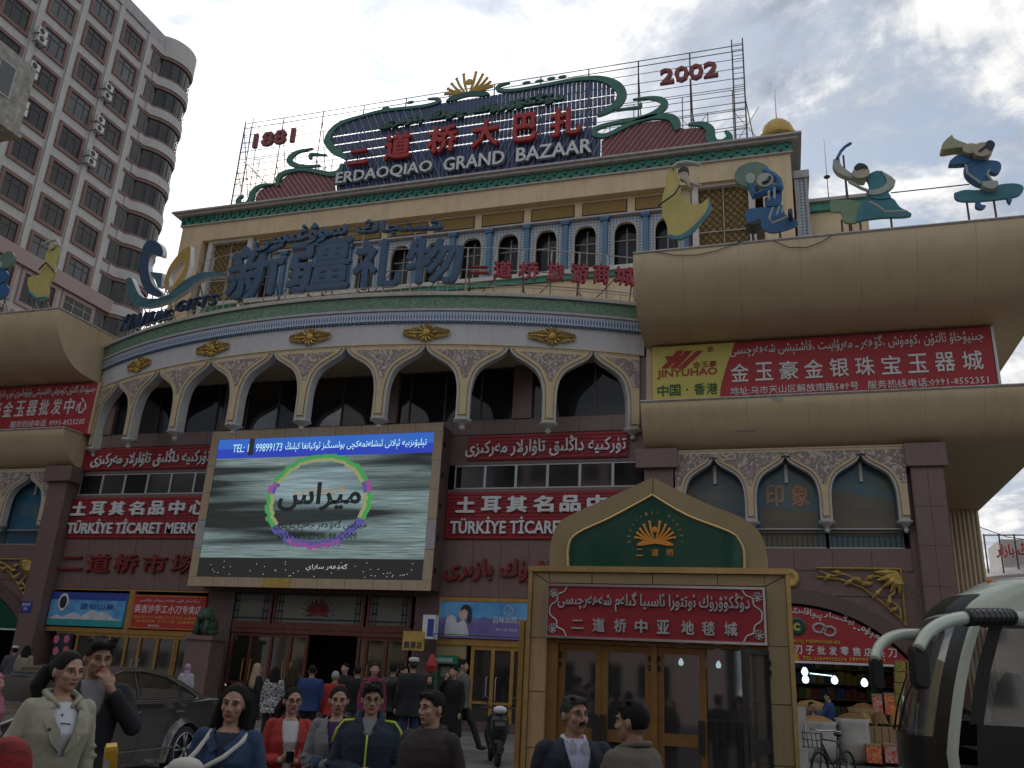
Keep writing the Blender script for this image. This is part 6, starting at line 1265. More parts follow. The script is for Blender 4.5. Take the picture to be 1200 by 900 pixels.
for k in range(9):
    zc = 51.1-PFL*k; b = MB(); bay(b, BR+.12, zc-1.75, zc-.95); b.box(TX-2, TX+.12, 49.0, 50.4, zc-1.75, zc-.95); pb_ = b.build('balcony_band', MT['tower_white'], tw)
    b = MB(); bay(b, BR+.05, zc-.949, zc-.72); b.box(TX-2, TX+.06, 48.2, 50.4, zc-.949, zc-.72); b.build('pink_sill', MT['tower_pink'], pb_)
    b = MB(); bay(b, BR+.05, zc+1.05, zc+1.34); b.box(TX-2, TX+.06, 48.2, 50.4, zc+1.05, zc+1.34); b.build('pink_lintel', MT['tower_pink'], pb_)
    b = MB(); bay(b, BR-.08, zc-.719, zc+1.049); b.box(TX-2, TX+.02, 48.5, 50.4, zc-.719, zc+1.049); gz = b.build('balcony_glass', MT['tower_glass'], tw)
    b = MB()
    for q in range(12): a = lerp(-PI*.6, PI*.6, q/11); p = Vector((BX+(BR-.04)*math.cos(a), BY+(BR-.04)*math.sin(a), 0)); b.bar((p.x, p.y, zc-.549), (p.x, p.y, zc+.849), .05)
    for yy in (48.55, 49.3, 50.1): b.bar((TX+.03, yy, zc-.55), (TX+.03, yy, zc+.85), .05)
    b.build('glazing_bar', MT['steel_dark'], gz)['kind'] = 'stuff'
b = MB(); bay(b, BR+.14, 52.44, 54.5); b.box(TX-2, TX+.14, 48.0, 50.4, 52.44, 53.19); b.build('balcony_crown', MT['tower_white'], tw)
ac_spots = [(49, 38), (48, 47), (127, 103), (125, 113), (117, 141), (115.5, 151), (108, 181), (106, 190), (27, 121), (25, 130), (40, 78), (37, 87)]
acl = ['upper', 'lower']; wh = ['near the top left window', 'at the fourth column high up', 'one floor below that, same column', 'two floors below that, same column', 'at the left above the grey building', 'beside the old grey building corner']
acp = None
for i, (px, py) in enumerate(ac_spots):
    p = PX(px, py, TX+.5); lab = acl[i % 2]+' white air conditioner on the tower, '+wh[i//2]
    if acp is None:
        acp = thing('air_conditioner', lab, 'air conditioner', tuple(p), 'air conditioners on the tower'); b = MB(); b.box(p.x-.16, p.x+.16, p.y-.38, p.y+.38, p.z-.27, p.z+.27); b.build('casing', MT['ac_white'], acp)
        b = MB(); b.lathe([(0, .02), (.19, .02), (.22, 0)], (0, 0, 0), 14); b.v = [(p.x+.16+z+.005, p.y-.08+x, p.z+y) for x, y, z in b.v]; b.build('fan_grille', MT['black_plastic'], acp); b = MB(); b.box(p.x-.5, p.x+.2, p.y-.4, p.y-.36, p.z-.36, p.z-.32); b.box(p.x-.5, p.x+.2, p.y+.36, p.y+.4, p.z-.36, p.z-.32); b.build('bracket', MT['steel_dark'], acp)
    else: copy_tree(acp, loc=p, label=lab)
# old grey building at the left edge
OX = -38.0; pa = PX(43, 82, OX); pb = PX(14, 151, OX); ob = thing('old_building', 'stained grey concrete corner of an old building at the left edge', 'building', (OX, pa.y-3, 0))
zb0 = pb.z; b = MB(); b.box(OX-5, OX, 14, pa.y, zb0, pa.z); b.box(OX-5, OX-1.2, 10, pa.y-1.0, 0, zb0); b.build('wall', MT['old_concrete'], ob)
b = MB(); b.box(OX-5.1, OX+.12, 13.9, pa.y+.12, zb0-.25, zb0-.001); b.build('ledge', MT['old_concrete'], ob)
pw_ = PX(4, 90, OX); b = MB(); b.box(OX+.002, OX+.06, pw_.y-1.4, pw_.y+.6, pw_.z-1.0, pw_.z+.95); fr_ = b.build('window', MT['steel_white'], ob); b = MB(); b.box(OX+.061, OX+.07, pw_.y-1.3, pw_.y-.45, pw_.z-.9, pw_.z+.85); b.box(OX+.061, OX+.07, pw_.y-.38, pw_.y+.5, pw_.z-.9, pw_.z+.85); b.build('pane', MT['tower_glass_pale'], fr_)
# far building with a domed roof at the right
YE = 90.0; p0, p1 = PY(1150, 668, YE), PY(1240, 660, YE); fb = thing('far_building', 'distant grey rotunda building with red rooftop lettering at the far right', 'building', (p1.x, YE, 0))
rc = 9.5; cxr, cyr = p0.x+rc*.98, YE+rc; zt_ = p0.z; b = MB(); b.lathe([(rc-.6, 0), (rc-.6, zt_-.9), (rc+.1, zt_-.5), (rc+.2, zt_-.1), (rc-.2, zt_+.4), (rc-1.5, zt_+1.0), (0, zt_+1.9)], (cxr, cyr, 0), 40); b.build('rotunda', MT['coping'], fb, smooth=True, autos=35)
for i in range(9):
    a = -PI*.86+i*.17; b = MB(); c = Vector((cxr+(rc-.55)*math.cos(a), cyr+(rc-.55)*math.sin(a), zt_-2.0)); b.ell(c, (.42, .42, .9), 10, 6); b.build('arched_window', MT['fig_dark'], fb)
b = MB(); b.box(p0.x-2.2, cxr, YE+3, YE+14, 0, zt_-1.6); b.build('side_block', MT['tower_pink_light'], fb); q = PY(1168, 655, YE+2); b = MB(); b.box(q.x+1, q.x+9, YE+4, YE+10, zt_, q.z+2.2); b.build('upper_block', MT['tower_white'], fb)
rs = sgn('rooftop_sign', 'small red rooftop lettering on a frame on the distant building', 'sign', (q.x, YE+2, q.z)); textY(uy('خەلقئارا چوڭ بازار'), q.x, q.x+7, q.z, PY(1168, 636, YE+2).z, YE+2, MT['red_paint'], .2, .03, rs)
b = MB(); [b.bar((q.x-.8+i*1.3, YE+2.2, zt_), (q.x-.8+i*1.3, YE+2.2, q.z+2.4), .12) for i in range(7)]; b.bar((q.x-.8, YE+2.2, q.z+2.3), (q.x+7, YE+2.2, q.z+2.3), .1); b.build('sign_frame', MT['steel_dark'], rs)
b = MB(); a_, c_2 = PY(1146, 617, 70), PY(1215, 634, 70); b.tube([a_, (a_+c_2)/2-Vector((0, 0, .25)), c_2], .03, 4); tag(b.build('overhead_cable', MT['black_plastic']), 'thin overhead cable crossing the sky beside the fluted wall', 'cable')
# a row of blocks across the street (seen only as reflections in glass and as the shade they give)
for i, (x0, w, h, mt) in enumerate(((-75, 26, 22, 'tower_white'), (-48, 20, 17, 'cream_plaster'), (-27, 24, 24, 'tower_pink_light'), (-2, 18, 19, 'tower_white'), (17, 25, 26, 'coping'), (43, 24, 18, 'cream_plaster'))):
    t_ = thing('street_building', ['pale', 'low cream', 'pinkish', 'white', 'tall grey', 'cream'][i]+' shop building across the street, number of floors differs, behind the camera', 'building', (x0, -24, 0)); b = MB(); b.box(x0, x0+w, -36, -24, 0, h); b.build('wall', MT[mt], t_)
    for f in range(int(h/3.2)): b = MB(); [b.box(x0+1.2+j*2.6, x0+2.9+j*2.6, -24.0, -23.96, 1.2+f*3.2, 2.9+f*3.2) for j in range(int((w-1.5)/2.6))]; q = b.build('window_band', MT['dark_glass'], t_); q['kind'] = 'stuff'
def PD(x, y, d): return CAM+ray(x, y)*d                              # the point seen at photo pixel x,y at depth d
# ================================================================== coach
mat('coach_paint', (.50, .55, .47), (.47, .52, .44), 1.0, .28, coat=.6, dirt=.12); mat('coach_glass', (.09, .095, .09), (.07, .075, .07), 1.5, .05, spec=.9, alpha=.6, ior=2.2); mat('coach_dark', (.02, .022, .022), None, 3, .3); mat('coach_inside', (.10, .09, .08), (.06, .055, .05), 3, .8); mat('amber', (.6, .2, .02), None, 3, .3); mat('mirror_face', (.5, .52, .55), None, 1, .05, metal=1)
C1 = Vector((2.05, 14.3, PZ)); HV = Vector((-1, -.0, 0)).normalized(); WV = Vector((HV.y, -HV.x, 0)); WV = -WV if WV.y < 0 else WV
coach = thing('coach', 'pale green coach with big horn mirrors parked at the right edge', 'bus', tuple(C1))
FZs, FFs = [0, .3, .9, 1.2, 1.8, 2.3, 2.7, 2.95, 3.1, 3.25], [.30, .42, .44, .38, .24, .08, -.08, -.22, -.42, -.80]
def csurf(u, z, o=0.0, inset=0.0):                                    # 0..1 near side, 1..2 front, 2..3 far side
    ff = interp(z, FZs, FFs); W = 2.5
    def fp(t): s = math.copysign(abs(t)**.8, t); return ff-.40*abs(s)**7-.16*s*s, 1.25-1.25*s
    f1, _ = fp(1)
    if u <= 1: f, s, n = lerp(-10.5, f1, u), 0.0, (0, -1)
    elif u < 2: f, s = fp(lerp(1, -1, u-1)); f2, s2 = fp(lerp(1, -1, min(1, u-1+.01))); tx, ts = f2-f, s2-s; l = math.hypot(tx, ts) or 1; n = (ts/l, -tx/l)
    else: f, s, n = lerp(f1, -10.5, u-2), W, (0, 1)
    s = 1.25+(s-1.25)*(1-inset); f = f-inset*1.2*(1 if u > .5 and u < 2.5 else 0)
    tum = max(0, z-1.2)*.035*(1-(s/1.25)); s += tum
    return C1-Vector((0, 0, PZ))+HV*(f+n[0]*o)+WV*(s+n[1]*o)+Vector((0, 0, z+PZ))
def cpatch(name, u0, u1, z0, z1, m_, o=0.0, nu=12, nz=6, parent=coach, smooth=True):
    b = MB(); b.grid(lambda a, c: csurf(lerp(u0, u1, a), lerp(z0, z1, c), o), nu, nz); return b.build(name, MT[m_], parent, smooth=smooth)
b = MB(); b.grid(lambda a, c: csurf(3*a, lerp(.25, .62, c)), 90, 3); b.grid(lambda a, c: csurf(3*a, lerp(2.78, 3.25, c)), 90, 5)
b.grid(lambda a, c: csurf(3*a, 3.25+.20*math.sin(c*PI/2), 0, 1-math.cos(c*PI/2)*.999), 60, 8); b.build('body', MT['coach_paint'], coach, smooth=True)
cpatch('front_pillar', .992, 1.012, .6, 2.8, 'coach_paint', .012, 4, 8); cpatch('front_pillar', 1.988, 2.008, .6, 2.8, 'coach_paint', .012, 4, 8)
cpatch('windscreen_border', 1.012, 1.06, .98, 2.82, 'coach_dark', .004, 4, 8); cpatch('windscreen_border', 1.94, 1.988, .98, 2.82, 'coach_dark', .004, 3, 8); cpatch('windscreen_border', 1.012, 1.988, .58, 1.08, 'coach_dark', .002, 24, 2)
ws = cpatch('windscreen', 1.055, 1.945, 1.06, 2.8, 'coach_glass', .0, 24, 8); cpatch('destination_visor', 1.05, 1.95, 2.82, 3.10, 'coach_dark', .014, 16, 3)
for k in range(5): cpatch('side_window', .97-.16*(k+1)+.01, .97-.16*k, 1.28, 2.76, 'coach_glass', .004, 3, 2)
for k in range(5): cpatch('far_window', 2.04+.16*k, 2.19+.16*k, 1.28, 2.76, 'coach_glass', .0, 3, 2)
cpatch('side_band', 0, .972, .6, 1.28, 'coach_dark', .0, 4, 1); cpatch('side_band', 2.03, 3, .6, 1.28, 'coach_dark', .0, 4, 1)
for k in range(6): cpatch('window_post', .97-.16*k-.006, .97-.16*k+.012, 1.28, 2.78, 'coach_dark', .006, 1, 2)
for uu_ in (1.42, 1.63): b = MB(); b.tube([csurf(uu_+.0, 1.1, .05), csurf(uu_-.05, 1.5, .05), csurf(uu_-.17, 1.95, .04)], [.02, .015, .01], 5); b.build('wiper', MT['black_plastic'], coach)
b = MB(); b.grid(lambda a, c: csurf(1.05+.9*a, 1.12, -.03-.75*c), 10, 2); q = b.build('dashboard', MT['coach_inside'], coach)
b = MB(); b.grid(lambda a, c: C1+HV*lerp(-10, -.6, a)+WV*lerp(.08, 2.42, c)+Vector((0, 0, .9)), 1, 1); b.build('cabin_floor', MT['coach_inside'], coach)
for k, (f_, s_) in enumerate(((-1.0, .6), (-2.3, .45), (-2.3, 1.0), (-2.3, 1.7), (-3.3, .45), (-3.3, 1.0), (-3.3, 1.7))):
    b = MB(); c = C1+HV*f_+WV*s_; b.tube([c+Vector((0, 0, .95)), c+Vector((0, 0, 1.35)), c-HV*.12+Vector((0, 0, 1.8)), c-HV*.16+Vector((0, 0, 2.0))], [.2, .22, .2, .10], 8); b.build('seat', MT['print_deep'] if k else MT['coach_inside'], coach)
b = MB(); c = C1+HV*-.45+WV*.6+Vector((0, 0, 1.45)); ax = (HV*-.6+Vector((0, 0, 1))).normalized(); u_ = WV; v_ = ax.cross(u_); b.tube([c+(u_*math.cos(a)+v_*math.sin(a))*.22 for a in [2*PI*i/16 for i in range(17)]], .016, 5, cap=False); b.tube([c, c-ax*.4], .02, 5); b.build('steering_wheel', MT['black_plastic'], coach)
for i in range(3): b = MB(); c = csurf(1.07+.05*i, 3.22+.05*i, .0, .05); b.ell(c, (.06, .05, .04), 8, 4); b.build('roof_lamp', MT['amber'], coach)
for k in range(2):
    for f_ in (-1.7, -8.0): b = MB(); c = C1+HV*f_+WV*(.14 if k == 0 else 2.36)+Vector((0, 0, .5)); b.lathe([(0, -.13), (.3, -.14), (.46, -.13), (.5, -.08), (.5, .08), (.46, .13), (0, .13)], (0, 0, 0), 20); Rm = Matrix.Translation(c) @ WV.to_track_quat('Z', 'Y').to_matrix().to_4x4(); b.v = [tuple(Rm @ Vector(v)) for v in b.v]; b.build('wheel', MT['rubber'], coach)
# horn mirrors
def horn(px, d0, d1, r, par, rib=None):
    pts = [PD(x, y, lerp(d0, d1, i/(len(px)-1))) for i, (x, y) in enumerate(px)]; pts = [Vector(p) for p in cat_rom([tuple(p) for p in pts], 5)]; n = len(pts)
    b = MB(); b.tube(pts, [r*lerp(1.05, .72, i/(n-1)) for i in range(n)], 12); b.build('mirror_arm', MT['coach_paint'], par, smooth=True)
    if rib:
        sub = pts[rib[0]:rib[1]]; b = MB(); b.tube(sub, r*1.12, 12); b.build('arm_collar', MT['coach_dark'], par, smooth=True)
        for i in range(0, len(sub)-1, 1): b = MB(); m_ = (sub[i]+sub[i+1])/2; t_ = (sub[i+1]-sub[i]).normalized(); b.tube([m_-t_*.012, m_+t_*.012], r*1.17, 12); b.build('collar_rib', MT['black_plastic'], par)
def mirror(xa_, xb_, ya_, yb_, d, par):
    a = PD(xa_, ya_, d); c = PD(xb_, yb_, d); cx = (a+c)/2; w = (xb_-xa_)/F_PX*d; h = (yb_-ya_)/F_PX*d*1.02; r = Vector((_cy, _sy, 0)); b = MB()
    o = [(.5*math.copysign(abs(math.cos(t))**.5, math.cos(t))*w, .5*math.copysign(abs(math.sin(t))**.4, math.sin(t))*h) for t in [2*PI*i/24 for i in range(24)]]; f_ = Vector((-_sy, _cy, 0))
    rows = [[b.av(cx+r*(x*k_)+Vector((0, 0, z*k_))+f_*dd) for x, z in o] for k_, dd in ((.85, -.09), (1, -.03), (1, .07), (.93, .10))]
    for i in range(3):
        for q in range(24): b.face((rows[i][q], rows[i][(q+1) % 24], rows[i+1][(q+1) % 24], rows[i+1][q]))
    b.face(rows[0][::-1]); b.face(rows[-1]); mr_ = b.build('mirror', MT['black_plastic'], par, smooth=True, autos=50); b = MB(); b.face([b.av(cx+r*(x*.88)+Vector((0, 0, z*.92))+f_*.103) for x, z in o]); b.build('mirror_glass', MT['mirror_face'], mr_)
horn([(1215, 728), (1190, 724), (1163, 723), (1130, 724), (1105, 730), (1086, 743), (1076, 760)], 12.3, 11.3, .105, coach, (6, 16))
horn([(1092, 744), (1075, 744), (1056, 744), (1040, 749), (1029, 760), (1025, 773)], 14.4, 13.3, .105, coach)
mirror(1068, 1087, 757, 806, 11.3, coach); mirror(1021, 1034, 770, 808, 13.3, coach)

# ================================================================== car
mat('car_paint', (.10, .093, .086), (.09, .084, .078), 1, .22, metal=.45, coat=.8); mat('tail_red', (.30, .01, .015), None, 3, .2); mat('head_lamp', (.5, .52, .55), None, 3, .1, metal=.5); mat('alloy', (.36, .36, .37), None, 3, .3, metal=.8)
CX0, CY0 = -13.85, 12.0; CW = 1.83; car = thing('parked_car', 'dark grey saloon car parked behind the two people at the left', 'car', (CX0+2.4, CY0+CW/2, PZ))
def cp(x, z): return (CX0+x, PZ+z)
def arch(cx, r=.375): return [(cx+r*math.cos(a), .33+r*math.sin(a)) for a in [PI*i/10 for i in range(11)]]
low = [(.02, .45), (.0, .62), (.06, .74), (.45, .86), (1.15, .965), (1.35, .985), (3.9, 1.02), (4.35, 1.05), (4.72, 1.04), (4.84, .92), (4.86, .6), (4.78, .34), (4.5, .22)]+[(x, z) for x, z in arch(3.82)]+[(3.4, .19), (1.4, .19)]+arch(.98)+[(.55, .2), (.15, .24)]
def inset_poly(P, e):
    n = len(P); ar = sum(P[i][0]*P[(i+1) % n][1]-P[(i+1) % n][0]*P[i][1] for i in range(n)); sg = 1 if ar > 0 else -1; out = []
    for i in range(n):
        a, p, c = P[i-1], P[i], P[(i+1) % n]; t1 = Vector((p[0]-a[0], p[1]-a[1])).normalized(); t2 = Vector((c[0]-p[0], c[1]-p[1])).normalized(); nn = Vector((-(t1+t2).y, (t1+t2).x)); nn = nn.normalized()*sg if nn.length > 1e-6 else Vector((0, 0)); out.append((p[0]+nn.x*e, p[1]+nn.y*e))
    return out
def rounded(P, prof, name, m_, par):                                   # outline swept across the car with softened edges
    b = MB(); rows = []
    for y, e in prof: rows.append([b.av((cp(x, z)[0], CY0+y, cp(x, z)[1])) for x, z in inset_poly(P, e)])
    n = len(P)
    for i in range(len(rows)-1):
        for q in range(n): b.face((rows[i][q], rows[i+1][q], rows[i+1][(q+1) % n], rows[i][(q+1) % n]))
    b.face(rows[0]); b.face(rows[-1][::-1]); return b.build(name, MT[m_], par, smooth=True, autos=38)
rounded(low[::-1], [(.07, .09), (.02, .035), (.0, .012), (.03, 0), (.25, -.01), (CW-.25, -.01), (CW-.03, 0), (CW, .012), (CW-.02, .035), (CW-.07, .09)], 'body', 'car_paint', car)
gh = [(1.28, .97), (1.75, 1.22), (2.12, 1.385), (2.5, 1.445), (2.95, 1.455), (3.3, 1.42), (3.75, 1.29), (4.12, 1.14), (4.4, 1.03)]
b = MB(); rows = []
for side in (0, 1):
    rows.append([b.av((cp(x, z)[0], CY0+(.06+.42*(z-.97) if not side else CW-.06-.42*(z-.97)), cp(x, z)[1])) for x, z in gh]); rows.append([b.av((cp(x, 1.0)[0], CY0+(.05 if not side else CW-.05), cp(x, .98)[1])) for x, z in gh])
for side in (0, 2):
    for i in range(8): q = (rows[side][i], rows[side+1][i], rows[side+1][i+1], rows[side][i+1]); b.face(q if side == 0 else q[::-1])
for i in range(8): b.face((rows[0][i], rows[0][i+1], rows[2][i+1], rows[2][i]), 0 if 1 < i < 5 else 1)
b.build('roof', [MT['car_paint'], MT['store_glass']], car, smooth=True, autos=30)
def sidept(x, z, o=.008): return Vector((cp(x, z)[0], CY0+.06+.42*(z-.97)-o, cp(x, z)[1]))
for w in ([(1.66, 1.03), (2.08, 1.30), (2.42, 1.385), (2.66, 1.39), (2.66, 1.04)], [(2.74, 1.04), (2.74, 1.39), (3.1, 1.375), (3.45, 1.30), (3.62, 1.235), (3.62, 1.05)], [(3.68, 1.05), (3.68, 1.21), (3.98, 1.10), (4.02, 1.06)]):
    b = MB(); b.face([b.av(sidept(x, z)) for x, z in w][::-1]); f_ = b.build('side_window', MT['store_glass'], car); b = MB(); b.tube([sidept(x, z, .014) for x, z in w+[w[0]]], .009, 4); b.build('window_trim', MT['black_plastic'], f_)
b = MB(); b.tube([sidept(x, z, .02) for x, z in ((1.62, 1.02), (2.06, 1.315), (2.42, 1.405), (2.9, 1.41), (3.4, 1.345), (3.8, 1.21), (4.06, 1.07), (4.0, 1.04), (2.7, 1.02), (1.62, 1.02))], .011, 5); b.build('chrome_trim', MT['chrome'], car)
for pts in ([(2.70, 1.0), (2.72, .6), (2.66, .25)], [(3.66, 1.0), (3.60, .80), (3.42, .62), (3.36, .3)], [(1.62, .98), (1.52, .7), (1.5, .26)]): b = MB(); b.tube([(cp(x, z)[0], CY0+.003, cp(x, z)[1]) for x, z in pts], .006, 4); b.build('door_gap', MT['black_plastic'], car)
for x in (2.45, 3.42): b = MB(); b.tube([(cp(x, .88)[0], CY0-.02, PZ+.88), (cp(x+.2, .88)[0], CY0-.02, PZ+.885)], .014, 6); b.build('door_handle', MT['chrome'], car)
b = MB(); b.tube([(cp(1.3, .45)[0], CY0-.004, PZ+.38), (cp(3.5, .4)[0], CY0-.004, PZ+.40)], .012, 5); b.build('sill_strip', MT['chrome'], car)
b = MB(); b.ell((cp(4.74, .84)[0], CY0+.18, PZ+.86), (.15, .2, .09), 12, 6); b.build('tail_light', MT['tail_red'], car, smooth=True); b = MB(); b.ell((cp(.22, .7)[0], CY0+.2, PZ+.70), (.26, .22, .09), 12, 6); b.build('headlight', MT['head_lamp'], car, smooth=True)
b = MB(); b.ell((cp(1.75, 1.04)[0], CY0-.12, PZ+1.06), (.10, .12, .08), 10, 6); b.build('door_mirror', MT['car_paint'], car, smooth=True)
for xw in (.98, 3.82):
    for y_ in (.12, CW-.12):
        c = Vector((cp(xw, 0)[0], CY0+y_, PZ+.335)); b = MB(); b.lathe([(.24, -.10), (.30, -.11), (.335, -.08), (.335, .08), (.30, .11), (.24, .10)], (0, 0, 0), 28); b.v = [(c.x+x, c.y+z, c.z+y) for x, y, z in b.v]; wl = b.build('wheel', MT['rubber'], car, smooth=True)
        s_ = -1 if y_ < 1 else 1; b = MB(); b.lathe([(0, -.02), (.23, -.02), (.24, .0)], (0, 0, 0), 24); b.v = [(c.x+x, c.y+s_*.04+z, c.z+y) for x, y, z in b.v]; b.build('brake_disc', MT['black_plastic'], wl)
        b = MB(); b.tube([(c.x+.245*math.cos(a), c.y+s_*.10, c.z+.245*math.sin(a)) for a in [2*PI*i/28 for i in range(29)]], .013, 6, cap=False)
        for k in range(5):
            for da in (-.17, .17): a = 2*PI*k/5+.4; b.tube([(c.x+.045*math.cos(a), c.y+s_*.105, c.z+.045*math.sin(a)), (c.x+.24*math.cos(a+da), c.y+s_*.10, c.z+.24*math.sin(a+da))], [.02, .012], 5)
        b.ell((c.x, c.y+s_*.105, c.z), (.05, .02, .05), 10, 5); b.build('rim', MT['alloy'], wl, smooth=True)
Pr = PD(211, 874, 12.6); car.location = (Pr.x-.795, Pr.y-1.42, PZ); car.rotation_euler.z = math.radians(92)
# ================================================================== scooter, bicycle, post
P0 = PD(583, 893, 16.0); P0.z = PZ; sc_t = thing('motor_scooter', 'black electric scooter parked facing the camera beside the portal', 'scooter', tuple(P0)); sc_t.rotation_euler.z = 0
def S(x, y, z): a = math.radians(24); return P0+Vector((x*math.cos(a)-y*math.sin(a), x*math.sin(a)+y*math.cos(a), z))
def smb(name, m_, fn, sm=True): b = MB(); fn(b); return b.build(name, MT[m_], sc_t, smooth=sm)
def torus(b, c, R_, r, axx, n=20): 
    ax = axx.normalized(); u = ax.cross(Vector((0, 0, 1))).normalized(); v = ax.cross(u); b.tube([c+(u*math.cos(a)+v*math.sin(a))*R_ for a in [2*PI*i/n for i in range(n+1)]], r, 8, cap=False)
ax = (S(1, 0, 0)-S(0, 0, 0))
smb('wheel', 'rubber', lambda b: torus(b, S(0, 0, .24), .20, .05, ax)); smb('wheel', 'rubber', lambda b: torus(b, S(0, 1.25, .24), .20, .05, ax))
smb('front_fork', 'steel_dark', lambda b: [b.tube([S(s*.075, 0, .24), S(s*.07, .06, .62)], .02, 6) for s in (-1, 1)]); smb('mudguard', 'black_plastic', lambda b: b.ell(S(0, .02, .42), (.08, .18, .08), 10, 6))
smb('leg_shield', 'coach_dark', lambda b: b.tube([S(0, .12, .35), S(0, .13, .6), S(0, .16, .85), S(0, .14, .98)], [.12, .2, .19, .1], 10)); smb('front_box', 'black_plastic', lambda b: b.tube([S(0, -.02, .66), S(0, -.03, .82)], [.14, .15], 4), False)
smb('number_plate', 'frosted_glass', lambda b: b.quad(S(-.10, -.16, .72), S(.10, -.16, .72), S(.10, -.16, .80), S(-.10, -.16, .80)), False)
smb('headlight', 'sign_white', lambda b: b.ell(S(0, .0, 1.0), (.14, .08, .075), 12, 6)); smb('handlebar', 'steel_dark', lambda b: b.tube([S(-.36, .14, 1.02), S(-.15, .06, 1.04), S(.15, .06, 1.04), S(.36, .14, 1.02)], .02, 6))
for s_ in (-1, 1): smb('mirror', 'black_plastic', lambda b: (b.tube([S(s_*.2, .06, 1.04), S(s_*.27, .02, 1.16)], .008, 5), b.ell(S(s_*.3, .02, 1.2), (.07, .02, .05), 10, 5)))
smb('body', 'coach_dark', lambda b: b.tube([S(0, .2, .3), S(0, .6, .32), S(0, .95, .5), S(0, 1.45, .62)], [.14, .16, .19, .12], 10)); smb('seat', 'black_plastic', lambda b: b.tube([S(0, .75, .74), S(0, 1.1, .76), S(0, 1.5, .78)], [.11, .14, .08], 10))
B0 = PD(961, 905, 14.5); B0.z = PZ; bk = thing('bicycle', 'dark bicycle leaning beside the portal with its front wheel towards the camera', 'bicycle', tuple(B0))
def Bq(x, y, z): a = math.radians(-28); return B0+Vector((x*math.cos(a)-y*math.sin(a), x*math.sin(a)+y*math.cos(a), z))
axb = Bq(1, 0, 0)-Bq(0, 0, 0)
def bmb(name, m_, fn): b = MB(); fn(b); return b.build(name, MT[m_], bk, smooth=True)
for y_ in (0, 1.05):
    w_ = bmb('wheel', 'rubber', lambda b: torus(b, Bq(0, y_, .33), .31, .022, axb, 28)); b = MB()
    for k in range(14): a = 2*PI*k/14; u = Vector((0, 0, 1)); v = axb.cross(u); b.tube([Bq(0, y_, .33), Bq(0, y_, .33)+(u*math.cos(a)+v.normalized()*math.sin(a))*.3], .003, 3)
    b.build('spoke', MT['alloy'], w_)
bmb('frame', 'steel_dark', lambda b: (b.tube([Bq(0, 0, .33), Bq(0, .12, .75), Bq(0, .16, .95)], .016, 6), b.tube([Bq(0, .13, .78), Bq(0, .62, .3), Bq(0, 1.05, .33), Bq(0, .72, .8), Bq(0, .14, .85)], .016, 6), b.tube([Bq(0, .62, .3), Bq(0, .74, .88)], .016, 6)))
bmb('handlebar', 'chrome', lambda b: b.tube([Bq(-.28, .3, .98), Bq(-.2, .14, 1.0), Bq(0, .12, .98), Bq(.2, .14, 1.0), Bq(.28, .3, .98)], .012, 6)); bmb('saddle', 'black_plastic', lambda b: b.ell(Bq(0, .76, .92), (.08, .14, .04), 10, 5)); bmb('mudguard', 'steel_dark', lambda b: b.tube([Bq(0, -.3, .5), Bq(0, -.12, .68), Bq(0, .15, .70), Bq(0, .33, .5)], .02, 5))
bmb('basket', 'steel_dark', lambda b: [b.bar(Bq(x, -.2, .72), Bq(x, -.24, .95), .012) for x in (-.16, -.08, 0, .08, .16)]+[b.bar(Bq(-.18, -.24, z), Bq(.18, -.24, z), .012) for z in (.72, .84, .95)])
P1 = PD(131, 873, 4.3); pb1 = PD(126, 930, 4.3); t_ = thing('parking_post', 'leaning yellow parking post with a worn paper label, in front of the car', 'bollard', (P1.x, P1.y, .15)); b = MB(); r_ = Vector((_cy, _sy, 0)); dn = (P1-pb1).normalized(); b.tube([P1-dn*.72, P1-dn*.02, P1], [.055, .042, .034], 4); b.build('post', mat('post_yellow', (.50, .30, .02), (.40, .23, .02), 6, .5), t_); b = MB(); c = P1-dn*.10-Vector((-_sy, _cy, 0))*.045; b.quad(c-r_*.016-dn*.07, c+r_*.016-dn*.07, c+r_*.014+dn*.03, c-r_*.014+dn*.03); b.build('paper_label', MT['sack_white'], t_)
p = PD(492, 787, 19.5); b = MB(); p = PD(506, 778, 20.5); b.lathe([(0, .24), (.05, .20), (.12, .05), (.15, -.04), (.10, -.18), (.03, -.22), (0, -.22)], (p.x, p.y, p.z), 8); t_ = thing('red_lantern', 'red pointed cloth lantern hanging beside the cash machine', 'lantern', (p.x, p.y, p.z)); b.build('cloth', MT['red_paint'], t_); b = MB(); b.tube([(p.x, p.y, p.z+.24), (p.x, p.y, p.z+.7), (p.x+.2, 27.2, p.z+1.0)], .01, 4); b.build('cord', MT['black_plastic'], t_)
# ================================================================== people
mat('skin_warm', (.40, .235, .165), (.35, .20, .14), 12, .5, .05); mat('skin_tan', (.33, .19, .125), (.28, .155, .10), 12, .5, .05); mat('lip', (.30, .10, .085), None, 8, .4); mat('lip_red', (.38, .07, .07), None, 8, .4)
mat('hair_black', (.008, .007, .007), (.016, .014, .013), 6, .62, .8, spec=.18, stretch=(30, 30, 2.5), bscale=8); mat('hair_brown', (.03, .017, .012), (.05, .03, .02), 6, .6, .6, spec=.2, stretch=(9, 9, .6)); mat('hair_grey', (.06, .057, .055), (.02, .019, .018), 30, .7, .6, spec=.2); mat('hair_white', (.35, .35, .35), (.2, .2, .2), 20, .6, .5); mat('hair_fair', (.38, .28, .17), (.26, .18, .11), 6, .5, .5, stretch=(9, 9, .6))
mat('eye_white', (.5, .48, .45), None, 3, .2); mat('eye_dark', (.01, .008, .007), None, 3, .12)
def cloth(n, c, k=.8, r=.85, b=.35, **kw): return mat(n, c, tuple(x*k for x in c), kw.pop('scale', 5), r, b*.6, bscale=kw.pop('bscale', 90), **kw)
